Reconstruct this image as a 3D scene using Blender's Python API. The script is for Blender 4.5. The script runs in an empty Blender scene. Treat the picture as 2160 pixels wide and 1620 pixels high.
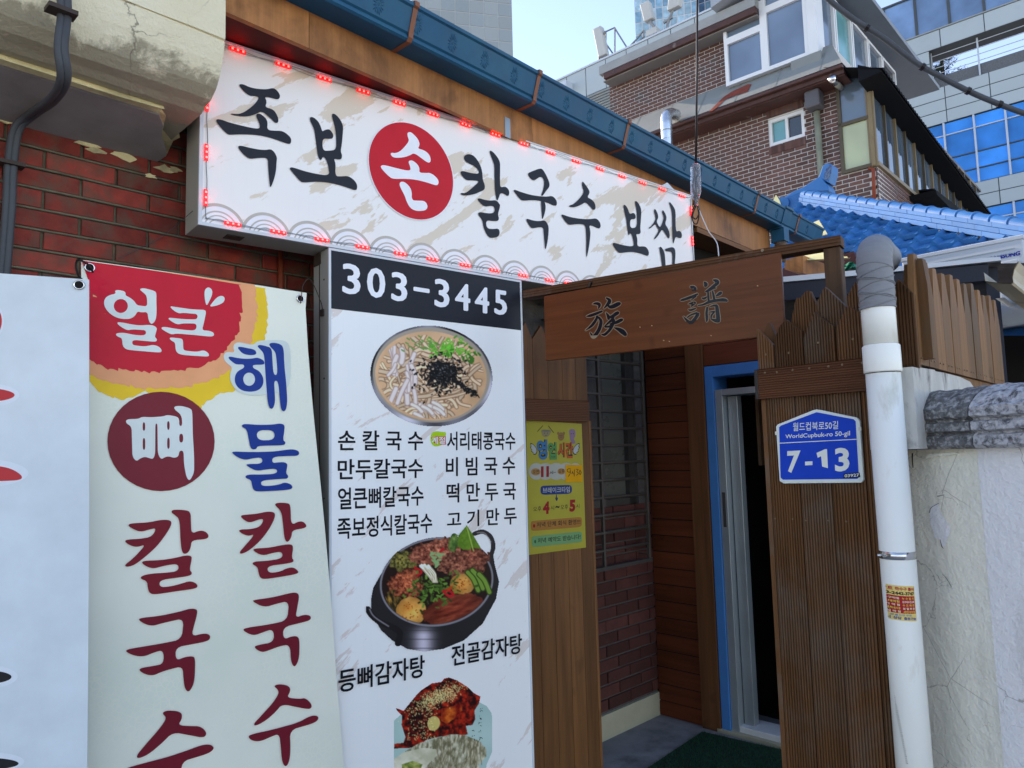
import bpy, math, random
import numpy as np
from mathutils import Vector
from mathutils.geometry import tessellate_polygon
random.seed(7)
rng = np.random.default_rng(7)
S = bpy.context.scene
COL = S.collection

# ------------------------------------------------------------ camera
F, PITCH, ROLL = 1550.0, math.radians(5.45), math.radians(1.45)
CAM = Vector((0, 0, 1.6))
_f = Vector((0, math.cos(PITCH), math.sin(PITCH)))
_r0 = Vector((1, 0, 0)); _u0 = Vector((0, -math.sin(PITCH), math.cos(PITCH)))
_r = _r0 * math.cos(ROLL) - _u0 * math.sin(ROLL)
_u = _u0 * math.cos(ROLL) + _r0 * math.sin(ROLL)
cd = bpy.data.cameras.new('camera')
cam = bpy.data.objects.new('camera', cd); COL.objects.link(cam)
from mathutils import Matrix
cam.matrix_world = Matrix(((_r.x, _u.x, -_f.x, CAM.x), (_r.y, _u.y, -_f.y, CAM.y), (_r.z, _u.z, -_f.z, CAM.z), (0, 0, 0, 1)))
cd.sensor_fit = 'HORIZONTAL'; cd.sensor_width = 36; cd.lens = 36 * F / 2160
cd.clip_start = 0.05; cd.clip_end = 3000
S.camera = cam

# ------------------------------------------------------------ world, sun, exposure
SUN_EL, SUN_AZ = math.radians(30), math.radians(-48)      # azimuth clockwise from +Y: low on the left, behind the houses
W = bpy.data.worlds.new('World'); S.world = W; W.use_nodes = True
nt = W.node_tree; nt.nodes.clear()
wo = nt.nodes.new('ShaderNodeOutputWorld'); bg = nt.nodes.new('ShaderNodeBackground'); sk = nt.nodes.new('ShaderNodeTexSky')
sk.sky_type = 'NISHITA'; sk.sun_disc = False; sk.sun_elevation = SUN_EL; sk.sun_rotation = SUN_AZ
sk.air_density = 1.0; sk.dust_density = 0.0; sk.ozone_density = 3.0; sk.altitude = 50
bg.inputs['Strength'].default_value = 0.15
nt.links.new(sk.outputs[0], bg.inputs['Color']); nt.links.new(bg.outputs[0], wo.inputs['Surface'])
sl = bpy.data.lights.new('sun', 'SUN'); sl.energy = 2.0; sl.angle = math.radians(0.5); sl.color = (1, 0.94, 0.82)
so = bpy.data.objects.new('sun', sl); COL.objects.link(so)
sdir = Vector((math.sin(SUN_AZ) * math.cos(SUN_EL), math.cos(SUN_AZ) * math.cos(SUN_EL), math.sin(SUN_EL)))
so.rotation_euler = sdir.to_track_quat('Z', 'Y').to_euler(); so.location = (0, 0, 30)
S.view_settings.view_transform = 'Standard'; S.view_settings.look = 'None'
S.view_settings.gamma = 1; S.view_settings.use_curve_mapping = False
S.view_settings.exposure = 1.6
S.view_settings.use_white_balance = True; S.view_settings.white_balance_temperature = 7900; S.view_settings.white_balance_tint = 22
S.render.engine = 'CYCLES'
S.cycles.use_denoising = True
S.cycles.max_bounces = 6; S.cycles.diffuse_bounces = 4; S.cycles.glossy_bounces = 3
S.cycles.sample_clamp_indirect = 4

# ------------------------------------------------------------ rays and planes
def ray(px, py):
    return (_r * ((px - 1080) / F) - _u * ((py - 810) / F) + _f)
def V3(a): return Vector(a)
def proj(p):
    d = Vector(p) - CAM
    z = d.dot(_f)
    return (1080 + F * d.dot(_r) / z, 810 - F * d.dot(_u) / z)
class PL:
    """upright plane; az = compass heading of its horizontal run, n points to the viewer's side"""
    def __init__(s, az, px=None, py=None, Y=None, P=None, n=None):
        a = math.radians(az); s.az = az
        s.d = Vector((math.sin(a), math.cos(a), 0))
        if P is None:
            r = ray(px, py); P = CAM + r * (Y / r.y)
        s.o = Vector((P[0], P[1], 0))
        s.n = Vector((s.d.y, -s.d.x, 0))
        if s.n.dot(CAM - s.o) < 0: s.n = -s.n
        if n is not None: s.n = n
    def at(s, px, py, off=0.0):
        r = ray(px, py); o = s.o + s.n * off
        t = (o - CAM).dot(s.n) / r.dot(s.n)
        return CAM + r * t
    def uz(s, px, py, off=0.0):
        p = s.at(px, py, off); return ((p - s.o).dot(s.d), p.z)
    def pt(s, u, z, off=0.0):
        p = s.o + s.d * u + s.n * off; p.z = z; return p

# ------------------------------------------------------------ scene helpers
def thing(name, label, cat, loc=(0, 0, 0), group=None):
    o = bpy.data.objects.new(name, None); COL.objects.link(o); o.location = loc
    o.empty_display_size = .1
    o['label'] = label; o['category'] = cat
    if group: o['group'] = group
    return o
def wloc(o):
    v = Vector(o.location)
    if o.parent: v = v + wloc(o.parent)
    return v
def link(name, me, parent=None, mat=None, smooth=False, label=None):
    o = bpy.data.objects.new(name, me); COL.objects.link(o)
    if parent is not None:
        o.parent = parent
    if mat is not None and not me.materials: me.materials.append(mat)
    if smooth: me.polygons.foreach_set('use_smooth', [True] * len(me.polygons))
    if label: o['label'] = label
    return o
def mesh(name, vs, fs, mat=None, parent=None, smooth=False, label=None, origin=None):
    """world-space vertices; object origin at its parent's (or at its own first vertex)"""
    vs = [Vector(v) for v in vs]
    pl = wloc(parent) if parent is not None else Vector((0, 0, 0))
    o0 = Vector(origin) if origin is not None else (vs[0].copy() if len(vs) else Vector((0, 0, 0)))
    me = bpy.data.meshes.new(name)
    me.from_pydata([v - o0 for v in vs], [], fs); me.validate(); me.update()
    o = link(name, me, parent, mat, smooth, label); o.location = o0 - pl
    return o
def top(o, label, cat, group=None):
    o['label'] = label; o['category'] = cat
    if group: o['group'] = group
    return o
def struct(o): o['kind'] = 'structure'; return o
class MB:
    def __init__(s): s.v = []; s.f = []
    def add(s, vs, fs):
        n = len(s.v); s.v += [Vector(v) for v in vs]; s.f += [[i + n for i in f] for f in fs]; return s
    def prism(s, a, b):
        """closed solid between loop a and loop b (same counts)"""
        n = len(a); return s.add(list(a) + list(b), [list(range(n))[::-1], list(range(n, 2 * n))] + [[i, (i + 1) % n, n + (i + 1) % n, n + i] for i in range(n)])
    def slab(s, pl, uz, o0, o1):
        return s.prism([pl.pt(u, z, o0) for u, z in uz], [pl.pt(u, z, o1) for u, z in uz])
    def box(s, pl, u0, u1, z0, z1, o0, o1):
        return s.slab(pl, [(u0, z0), (u1, z0), (u1, z1), (u0, z1)], o0, o1)
    def tube(s, pts, r, n=8, cap=True):
        pts = [Vector(p) for p in pts]; base = len(s.v); up = Vector((0.13, 0.27, 0.95)).normalized(); prev = None
        for i, p in enumerate(pts):
            t = (pts[min(i + 1, len(pts) - 1)] - pts[max(i - 1, 0)]).normalized()
            if prev is None:
                a = t.cross(up)
                if a.length < .1: a = t.cross(Vector((1, 0, 0)))
            else: a = prev - t * prev.dot(t)
            a.normalize(); prev = a; b = t.cross(a)
            rr = r[i] if isinstance(r, (list, tuple)) else r
            for k in range(n):
                w = 2 * math.pi * k / n; s.v.append(p + a * (math.cos(w) * rr) + b * (math.sin(w) * rr))
        for i in range(len(pts) - 1):
            for k in range(n):
                q = base + i * n; k2 = (k + 1) % n
                s.f.append([q + k, q + k2, q + n + k2, q + n + k])
        if cap:
            s.f.append([base + k for k in range(n)][::-1]); q = base + (len(pts) - 1) * n; s.f.append([q + k for k in range(n)])
        return s
    def build(s, name, mat=None, parent=None, smooth=False, label=None, origin=None, bevel=0):
        o = mesh(name, s.v, s.f, mat, parent, smooth, label, origin)
        if bevel:
            m = o.modifiers.new('bevel', 'BEVEL'); m.width = bevel; m.segments = 2; m.limit_method = 'ANGLE'
        return o
def pslab(pl, pxs, o0, o1, name, mat, parent=None, **k):
    """prism whose front outline (at offset o1) is given in picture points of its plane"""
    return MB().slab(pl, [pl.uz(x, y, o1) for x, y in pxs], o0, o1).build(name, mat, parent, **k)
def spline(P, n=6):
    P = [Vector(p) for p in P]; out = []
    for i in range(len(P) - 1):
        a, b, c, d = P[max(i - 1, 0)], P[i], P[i + 1], P[min(i + 2, len(P) - 1)]
        for k in range(n):
            t = k / n
            out.append(0.5 * ((2 * b) + (c - a) * t + (2 * a - 5 * b + 4 * c - d) * t * t + (3 * b - a - 3 * c + d) * t ** 3))
    out.append(P[-1]); return out

# ------------------------------------------------------------ materials
def lin(*c):
    if len(c) == 1: c = c[0]
    return tuple(((v / 255) / 12.92 if v / 255 <= .04045 else ((v / 255 + .055) / 1.055) ** 2.4) for v in c)
KW = (.76, .82, .98)          # how bright a perfect white reads in the open shade of the alley
def A(*c, k=1.0):
    """base colour of a printed or painted surface that reads as the given 8-bit colour in that shade"""
    l = lin(*c); return tuple(min(.86, max(.004, l[i] / KW[i] * k)) for i in range(3))
class G:
    def __init__(s, name):
        s.m = bpy.data.materials.new(name); s.m.use_nodes = True; s.t = s.m.node_tree
        s.b = s.t.nodes['Principled BSDF']; s.tc = None
    def n(s, ty, **k):
        q = s.t.nodes.new('ShaderNode' + ty)
        for a, v in k.items():
            if a in ('operation', 'blend_type', 'data_type', 'feature', 'noise_dimensions', 'wave_type', 'bands_direction', 'attribute_name', 'clamp_factor', 'distance'): setattr(q, a, v)
            else: q.inputs[a].default_value = v
        return q
    def l(s, a, b): s.t.links.new(a, b); return b
    def co(s, az=None, scale=(1, 1, 1), rot=None):
        if s.tc is None: s.tc = s.n('TexCoord')
        cur = s.tc.outputs['Object']
        oi = s.n('ObjectInfo'); ad = s.n('VectorMath', operation='ADD'); sc_ = s.n('VectorMath', operation='SCALE')
        cb = s.n('CombineXYZ'); s.l(oi.outputs['Random'], cb.inputs[0]); s.l(oi.outputs['Random'], cb.inputs[2])
        s.l(cb.outputs[0], sc_.inputs[0]); sc_.inputs['Scale'].default_value = 37.0
        s.l(cur, ad.inputs[0]); s.l(sc_.outputs[0], ad.inputs[1]); cur = ad.outputs[0]
        s.oi = oi
        if az is not None:
            m = s.n('Mapping'); m.inputs['Rotation'].default_value = (0, 0, math.radians(az - 90)); s.l(cur, m.inputs[0]); cur = m.outputs[0]
        if rot:
            m = s.n('Mapping'); m.inputs['Rotation'].default_value = rot; s.l(cur, m.inputs[0]); cur = m.outputs[0]
        m = s.n('Mapping'); m.inputs['Scale'].default_value = scale; s.l(cur, m.inputs[0]); return m.outputs[0]
    def noise(s, co, scale=5, detail=4, rough=.55, dist=0.0):
        q = s.n('TexNoise'); q.inputs['Scale'].default_value = scale; q.inputs['Detail'].default_value = detail
        q.inputs['Roughness'].default_value = rough; q.inputs['Distortion'].default_value = dist
        s.l(co, q.inputs['Vector']); return q.outputs['Fac']
    def ramp(s, fac, stops, interp='LINEAR'):
        q = s.n('ValToRGB'); q.color_ramp.interpolation = interp; e = q.color_ramp.elements
        while len(e) < len(stops): e.new(.5)
        for i, (p, c) in enumerate(stops):
            e[i].position = p
            e[i].color = (c, c, c, 1) if isinstance(c, (int, float)) else (*c, 1)
        s.l(fac, q.inputs[0]); return q.outputs[0]
    def mix(s, fac, a, b, mode='MIX'):
        q = s.n('MixRGB', blend_type=mode)
        for i, v in ((0, fac), (1, a), (2, b)):
            if isinstance(v, (int, float)): q.inputs[i].default_value = v if i == 0 else (v, v, v, 1)
            elif isinstance(v, tuple): q.inputs[i].default_value = (*v, 1)
            else: s.l(v, q.inputs[i])
        return q.outputs[0]
    def bump(s, h, strength=.3, dist=.01):
        q = s.n('Bump'); q.inputs['Strength'].default_value = strength; q.inputs['Distance'].default_value = dist
        s.l(h, q.inputs['Height']); s.l(q.outputs[0], s.b.inputs['Normal'])
    def out(s, col=None, rough=.6, metal=0.0, spec=.5):
        if col is not None:
            if isinstance(col, tuple): s.b.inputs['Base Color'].default_value = (*col, 1)
            else: s.l(col, s.b.inputs['Base Color'])
        if isinstance(rough, (int, float)): s.b.inputs['Roughness'].default_value = rough
        else: s.l(rough, s.b.inputs['Roughness'])
        s.b.inputs['Metallic'].default_value = metal; s.b.inputs['Specular IOR Level'].default_value = spec
        return s.m
def mul(c, k): return tuple(min(.9, v * k) for v in c)
def wear(name, c, rough=.6, var=.18, scale=8, dirt=None, dscale=3, dlo=.55, dhi=.7, metal=0.0, bump=.1, bdist=.004, spec=.22, az=None, stretch=(1, 1, 1), rnd=.0, bscale=None):
    g = G(name); co = g.co(az, stretch)
    n1 = g.noise(co, scale, 6, .6)
    col = g.ramp(n1, [(.25, mul(c, 1 - var)), (.75, mul(c, 1 + var))])
    if rnd:
        r = g.ramp(g.oi.outputs['Random'], [(0, 1 - rnd), (1, 1 + rnd)]); col = g.mix(1.0, col, r, 'MULTIPLY')
    if dirt:
        n2 = g.noise(co, dscale, 8, .65, .3); f = g.ramp(n2, [(dlo, 0.0), (dhi, 1.0)]); col = g.mix(f, col, dirt)
    if bump: g.bump(g.noise(co, bscale or scale * 4, 5, .6), bump, bdist)
    rr = g.ramp(n1, [(.3, max(0, rough - .08)), (.7, min(1, rough + .08))])
    return g.out(col, rr, metal, spec)
def wood(name, c, az=None, dark=.55, rough=.6, rnd=.15, stain=None):
    """grain runs up the board, or along heading az when one is given"""
    g = G(name)
    st = (1, 1, .045) if az is None else (.045, 1, 1)
    co = g.co(az, st); n1 = g.noise(co, 70, 6, .65, .6); n2 = g.noise(co, 14, 3, .5, 1.2)
    col = g.mix(.5, g.ramp(n1, [(.3, mul(c, dark)), (.7, mul(c, 1.2))]), g.ramp(n2, [(.35, mul(c, dark)), (.65, mul(c, 1.25))]))
    cob = g.co(az, (1, 1, 1) if az is not None else (1, 1, 1)); kn = g.noise(cob, 5, 2, .5, .2)
    col = g.mix(g.ramp(kn, [(.66, 0.0), (.74, .55)]), col, mul(c, .35))
    if stain: col = g.mix(g.ramp(g.noise(cob, 2.2, 6, .7, .4), [(.48, 0.0), (.72, .8)]), col, stain)
    r = g.ramp(g.oi.outputs['Random'], [(0, 1 - rnd), (1, 1 + rnd)]); col = g.mix(1.0, col, r, 'MULTIPLY')
    g.bump(n1, .25, .002)
    return g.out(col, rough, 0, .16)
_flat = {}
def flat(c, rough=.4, spec=.4, key=''):
    k = (tuple(round(v, 3) for v in c), rough, key)
    if k not in _flat:
        g = G('printed_ink'); co = g.co(); n = g.noise(co, 9, 5, .6); g.bump(g.noise(co, 2.6, 3, .5), .25, .02)
        _flat[k] = g.out(g.ramp(n, [(.3, mul(c, .94)), (.7, mul(c, 1.05))]), rough, 0, spec * .3)
    return _flat[k]
def glass(name, c, rough=.05, spec=.9, metal=0.0):
    g = G(name); co = g.co(); n = g.noise(co, .8, 3, .5)
    g.bump(n, .06, .02)
    n2 = g.ramp(g.oi.outputs['Random'], [(0, .72), (1, 1.25)]); return g.out(g.mix(1.0, g.ramp(n, [(.3, mul(c, .7)), (.7, mul(c, 1.2))]), n2, 'MULTIPLY'), rough, metal, spec)

# ------------------------------------------------------------ print (flat ink shapes on a plane)
def rnd_loop(P, it=2, cut=.25, mx=1e9):
    for _ in range(it):
        out = []
        for i in range(len(P)):
            a, b = P[i], P[(i + 1) % len(P)]; L = math.dist(a, b) or 1e-9; t = min(cut, mx / L)
            out.append((a[0] + (b[0] - a[0]) * t, a[1] + (b[1] - a[1]) * t)); out.append((b[0] + (a[0] - b[0]) * t, b[1] + (a[1] - b[1]) * t))
        P = out; mx = mx * .5
    return P
class Ink:
    """collects flat shapes (outer loop + holes, picture points) into one printed mesh"""
    def __init__(s, pl, off): s.pl = pl; s.off = off; s.mb = MB(); s.k = 0
    def shape(s, loops, smooth=2, mx=9.0, T=None):
        if T:
            ox, oy, sc = T; loops = [[(ox + x / sc, oy + y / sc) for x, y in L] for L in loops]
        L2 = [rnd_loop(L, smooth, .25, mx) if smooth else L for L in loops]
        o = s.off + s.k * 6e-5; s.k += 1
        uz = [[s.pl.uz(x, y, o) for x, y in L] for L in L2]
        tri = tessellate_polygon([[Vector((u, z, 0)) for u, z in L] for L in uz])
        fl = [p for L in uz for p in L]
        s.mb.add([s.pl.pt(u, z, o) for u, z in fl], s._face(fl, tri)); return s
    def _face(s, fl, tri):
        # orientation: toward the viewer
        sgn = 1 if s.pl.d.cross(Vector((0, 0, 1))).dot(s.pl.n) > 0 else -1
        out = []
        for t in tri:
            (ax, ay), (bx, by), (cx, cy) = fl[t[0]], fl[t[1]], fl[t[2]]
            cr = (bx - ax) * (cy - ay) - (by - ay) * (cx - ax)
            if abs(cr) < 1e-12: continue
            out.append(list(t) if cr * sgn > 0 else list(t)[::-1])
        return out
    def stroke(s, pts, w=None, n=5, T=None):
        """brush stroke: (x, y, half width) points"""
        if T: ox, oy, sc = T; pts = [(ox + p[0] / sc, oy + p[1] / sc, p[2] / sc) for p in pts]
        if len(pts) > 2: P = spline([Vector((p[0], p[1], p[2] if len(p) > 2 else w)) for p in pts], n)
        else: P = [Vector((p[0], p[1], p[2] if len(p) > 2 else w)) for p in pts]
        L, R = [], []
        for i, p in enumerate(P):
            t = P[min(i + 1, len(P) - 1)] - P[max(i - 1, 0)]; t = Vector((t.x, t.y)); t.normalize()
            L.append((p.x - t.y * p.z, p.y + t.x * p.z)); R.append((p.x + t.y * p.z, p.y - t.x * p.z))
        # caps
        t0 = Vector((P[1].x - P[0].x, P[1].y - P[0].y)).normalized(); t1 = Vector((P[-1].x - P[-2].x, P[-1].y - P[-2].y)).normalized()
        loop = [(P[0].x - t0.x * P[0].z * .8, P[0].y - t0.y * P[0].z * .8)] + L + [(P[-1].x + t1.x * P[-1].z * .8, P[-1].y + t1.y * P[-1].z * .8)] + R[::-1]
        return s.shape([loop], smooth=1, mx=1.0)
    def ell(s, cx, cy, rx, ry, rot=0, n=40, hole=None):
        c, q = math.cos(rot), math.sin(rot)
        def L(a, b): return [(cx + a * math.cos(t) * c - b * math.sin(t) * q, cy + a * math.cos(t) * q + b * math.sin(t) * c) for t in [2 * math.pi * i / n for i in range(n)]]
        return s.shape([L(rx, ry)] + ([L(rx * hole, ry * hole)[::-1]] if hole else []), smooth=0)
    def text(s, body, quad, bold=.0):
        c = bpy.data.curves.new('txt', 'FONT'); c.body = body; c.offset = bold; c.resolution_u = 3
        o = bpy.data.objects.new('txt', c); COL.objects.link(o)
        bpy.context.view_layer.update()
        me = bpy.data.meshes.new_from_object(o.evaluated_get(bpy.context.evaluated_depsgraph_get()))
        V = [v.co.copy() for v in me.vertices]; Fs = [list(p.vertices) for p in me.polygons]
        bpy.data.objects.remove(o); bpy.data.curves.remove(c); bpy.data.meshes.remove(me)
        if not V: return s
        x0, x1 = min(v.x for v in V), max(v.x for v in V); y0, y1 = min(v.y for v in V), max(v.y for v in V)
        off = s.off + s.k * 6e-5; s.k += 1
        q = [s.pl.uz(x, y, off) for x, y in quad]
        P = []
        for v in V:
            a = (v.x - x0) / (x1 - x0 or 1); b = (y1 - v.y) / (y1 - y0 or 1)
            u = (q[0][0] * (1 - a) + q[1][0] * a) * (1 - b) + (q[3][0] * (1 - a) + q[2][0] * a) * b
            z = (q[0][1] * (1 - a) + q[1][1] * a) * (1 - b) + (q[3][1] * (1 - a) + q[2][1] * a) * b
            P.append((u, z))
        tri = []
        for f in Fs:
            for i in range(1, len(f) - 1): tri.append((f[0], f[i], f[i + 1]))
        s.mb.add([s.pl.pt(u, z, off) for u, z in P], s._face(P, tri)); return s
    def strike(s, body, quad, d=1.0):
        for dx, dy in ((0, 0), (d, 0), (-d, 0), (0, d * .7), (0, -d * .7), (d * .7, d * .5), (-d * .7, -d * .5), (d * .7, -d * .5), (-d * .7, d * .5)): s.text(body, [(x + dx, y + dy) for x, y in quad])
        return s
    def build(s, name, col, parent, rough=.4, label=None):
        return s.mb.build(name, col if not isinstance(col, tuple) else flat(col, rough), parent, label=label)
def rect(x0, y0, x1, y1): return [(x0, y0), (x1, y0), (x1, y1), (x0, y1)]
# ============================================================ materials used below
M = {}
M['brick'] = wear('old_red_brick', (.23, .034, .023), .75, .45, 14, (.10, .066, .044), 8, .46, .66, bump=.5, bdist=.004, rnd=.35)
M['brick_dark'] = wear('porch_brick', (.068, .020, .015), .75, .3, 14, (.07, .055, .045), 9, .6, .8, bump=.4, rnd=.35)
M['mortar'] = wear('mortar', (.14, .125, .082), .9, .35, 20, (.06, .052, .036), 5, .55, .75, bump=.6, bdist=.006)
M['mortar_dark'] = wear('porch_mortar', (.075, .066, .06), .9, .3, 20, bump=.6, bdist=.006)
M['cream'] = wear('cream_render', (.80, .72, .47), .85, .08, 2.2, (.30, .24, .14), 2.6, .54, .80, bump=.8, bdist=.012, bscale=26)
M['ledge'] = wear('stained_render', (.66, .56, .30), .85, .2, 6, (.09, .08, .06), 3.2, .50, .72, bump=.9, bdist=.012, bscale=30)
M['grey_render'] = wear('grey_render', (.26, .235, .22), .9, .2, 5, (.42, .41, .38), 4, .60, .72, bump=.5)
M['plinth'] = wear('cream_plinth', (.34, .31, .21), .85, .12, 5, (.12, .10, .07), 5, .6, .75, bump=.4)
M['fascia'] = wood('fascia_plywood', (.40, .165, .058), None, .72, .5, .1, (.10, .04, .018))
M['soffit_dark'] = wear('shade_tinted_soffit', (.05, .007, .006), .7, .3, 6)  # recess shade and red LED glow put into the soffit colour
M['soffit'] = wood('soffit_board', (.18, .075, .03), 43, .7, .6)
M['siding'] = wood('siding_board', (.115, .028, .011), -45, .6, .55, .18)
M['trim'] = wood('stained_trim', (.105, .040, .015), None, .6, .5, .1)
M['picket'] = wood('grooved_decking', (.145, .062, .024), None, .5, .55, .34, (.13, .10, .075))
M['rail_r'] = wood('grooved_rail', (.14, .052, .024), -42, .6, .55, .1)
M['rail_l'] = wood('grooved_rail', (.12, .045, .02), 50, .6, .55, .1)
M['picket_l'] = wood('old_planks', (.165, .066, .022), None, .55, .5, .26)
M['picket_s'] = wood('side_planks', (.21, .098, .038), None, .6, .6, .3, (.12, .085, .05))
M['beam'] = wood('weathered_beam', (.125, .055, .025), -56, .5, .7, .1, (.26, .23, .20))
M['post'] = wood('weathered_post', (.12, .062, .032), None, .5, .7, .1, (.05, .03, .02))
M['board'] = wood('oiled_board', (.14, .041, .013), -56, .72, .33, .05)
M['blue'] = wear('blue_gutter_paint', (.006, .082, .155), .5, .18, 5, (.010, .12, .19), 3, .5, .8, bump=.05)
M['blue_door'] = wear('blue_frame_paint', (.025, .15, .36), .45, .12, 5, bump=.05)
M['copper'] = wear('brown_strap', (.22, .085, .045), .5, .2, 9, bump=.1)
M['alu'] = wear('aluminium', (.30, .34, .35), .35, .08, 3, metal=.6, bump=.02)
M['signbox'] = wear('sign_case', (.36, .355, .30), .5, .08, 3, (.12, .09, .06), 5, .66, .8, bump=.05)
M['case_grey'] = wear('sign_case_grey', (.33, .33, .29), .5, .08, 3, (.12, .09, .06), 5, .66, .8, bump=.05)
M['black_metal'] = wear('dark_metal', (.045, .04, .036), .45, .2, 9, bump=.1, rnd=.1)
M['grille'] = wear('brown_grille', (.062, .05, .04), .5, .25, 9, bump=.1)
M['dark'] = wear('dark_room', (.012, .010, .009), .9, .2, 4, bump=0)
M['navy'] = wear('navy_steel', (.016, .020, .032), .45, .2, 4, bump=.05)
M['white_trim'] = wear('white_trim', (.58, .62, .64), .4, .06, 4, bump=0)
M['pipe'] = wear('white_pvc', (.84, .84, .76), .38, .03, 4, (.52, .48, .36), 9, .58, .82, bump=.06, stretch=(1, 1, .35))
M['tape'] = wear('grey_tape', (.21, .22, .23), .6, .12, 6, bump=.35, bdist=.004, az=-40, stretch=(1, 1, 6))
M['chrome'] = wear('steel_clamp', (.6, .6, .6), .15, .05, 5, metal=1, bump=0)
M['stucco'] = wear('cream_stucco', (.84, .81, .68), .9, .05, 2.5, (.62, .60, .52), 3.2, .55, .85, bump=.9, bdist=.012, bscale=7)
def peeling(name, c, c2, seed):
    g = G(name); co = g.co(None, (1, 1, 1)); cs = g.co(None, (1, 1, .22))
    col = g.mix(g.ramp(g.noise(co, 3.0, 6, .6), [(.4, 0.0), (.75, .8)]), c, c2)
    st = g.mix(1.0, g.ramp(g.noise(cs, 13, 6, .65), [(.52, 0.0), (.8, .5)]), g.ramp(g.noise(co, 1.6, 3), [(.42, 0.0), (.62, 1.0)]), 'MULTIPLY'); col = g.mix(st, col, (.34, .32, .27))
    v = g.n('TexVoronoi', feature='DISTANCE_TO_EDGE'); v.inputs['Scale'].default_value = 5.5; g.l(g.mix(.12, co, g.noise(co, 9, 5)), v.inputs['Vector'])
    cr = g.mix(1.0, g.ramp(v.outputs['Distance'], [(.0, .8), (.007, 0.0)]), g.ramp(g.noise(co, 2.3, 2), [(.50, 0.0), (.56, 1.0)]), 'MULTIPLY'); col = g.mix(cr, col, (.30, .28, .24))
    g.bump(g.mix(.5, g.noise(co, 7, 6, .7), g.noise(co, 45, 4, .7)), 1.0, .014); return g.out(col, .85, 0, .2)
M['stucco'] = peeling('cream_stucco', (.85, .82, .69), (.78, .76, .66), 1)
M['stucco_blue'] = peeling('white_stucco', (.84, .83, .82), (.78, .77, .77), 2)
M['coping'] = wear('weathered_coping', (.12, .12, .12), .95, .45, 40, (.40, .40, .39), 60, .46, .66, bump=1.0, bdist=.012, bscale=40)
M['coping_lt'] = wear('painted_coping', (.46, .46, .47), .95, .3, 40, (.09, .09, .095), 50, .47, .64, bump=1.0, bdist=.012, bscale=40)
M['whitewash'] = wear('stained_whitewash', (.50, .49, .45), .95, .25, 9, (.07, .065, .06), 9, .55, .72, bump=.6, bdist=.01, stretch=(1, 1, .4))
M['cable'] = wear('grey_conduit', (.06, .066, .072), .5, .2, 8, bump=.1)
M['blackcable'] = wear('black_cable', (.014, .012, .012), .5, .1, 8, bump=0)
M['concrete'] = wear('porch_floor', (.19, .185, .18), .9, .2, 7, (.10, .10, .095), 3, .5, .65, bump=.5)
M['asphalt'] = wear('alley_concrete', (.40, .38, .35), .95, .15, 3, bump=.4)
M['redpipe'] = wear('red_oxide', (.22, .045, .022), .55, .15, 6, bump=.05)
M['gold'] = wear('gold_characters_edge', (.34, .25, .16), .6, .2, 10, bump=.2)
M['ink_black'] = wear('black_lacquer', (.010, .011, .016), .18, .1, 10, bump=.3, bdist=.003, bscale=40)
M['screw'] = wear('screw_head', (.22, .16, .10), .4, .1, 9, metal=.5, bump=0)
M['rust'] = wear('rusty_wire', (.05, .035, .028), .6, .2, 9, bump=.1)

# ============================================================ planes of the place
SIGN = PL(50.3, 430, 330, Y=2.45); FAS = PL(43, 1050, 274, Y=3.25); LW = PL(43, 390, 440, Y=2.65)
WW = PL(45, 1393, 1506, Y=4.46); BW = PL(-45, 1393, 1506, Y=4.46)
BRD = PL(-55.8, 1145, 690, Y=3.30); RP = PL(-42, 1600, 800, Y=2.62); LP = PL(50.3, 1107, 1000, Y=3.45)
GW = PL(-22, 1930, 1000, Y=2.35); SF = PL(43, 1945, 760, Y=2.25); BAN = PL(51, 173, 546, Y=2.2); POS = PL(72, 188, 590, Y=2.1)

# ============================================================ ground
gm = MB().add([(-300, -300, 0), (300, -300, 0), (300, 600, 0), (-300, 600, 0)], [[0, 1, 2, 3]]).build('ground', M['asphalt']); struct(gm)
pc = [WW.pt(-2.2, 0, 0), WW.pt(0.3, 0, 0), BW.pt(.3, 0, 0), BW.pt(-3.0, 0, -1.4)]
pf = [WW.pt(-1.3, .066, 0), WW.pt(0.4, .066, -.4), BW.pt(-2.0, .066, -.3), RP.pt(-.9, .066, -.03), RP.pt(0.03, .066, -.03), LP.pt(.42, .066, -.05), LP.pt(-.3, .066, -.05)]
o = MB().prism([Vector((p.x, p.y, .004)) for p in pf], pf).build('porch_floor', M['concrete']); struct(o)

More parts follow.
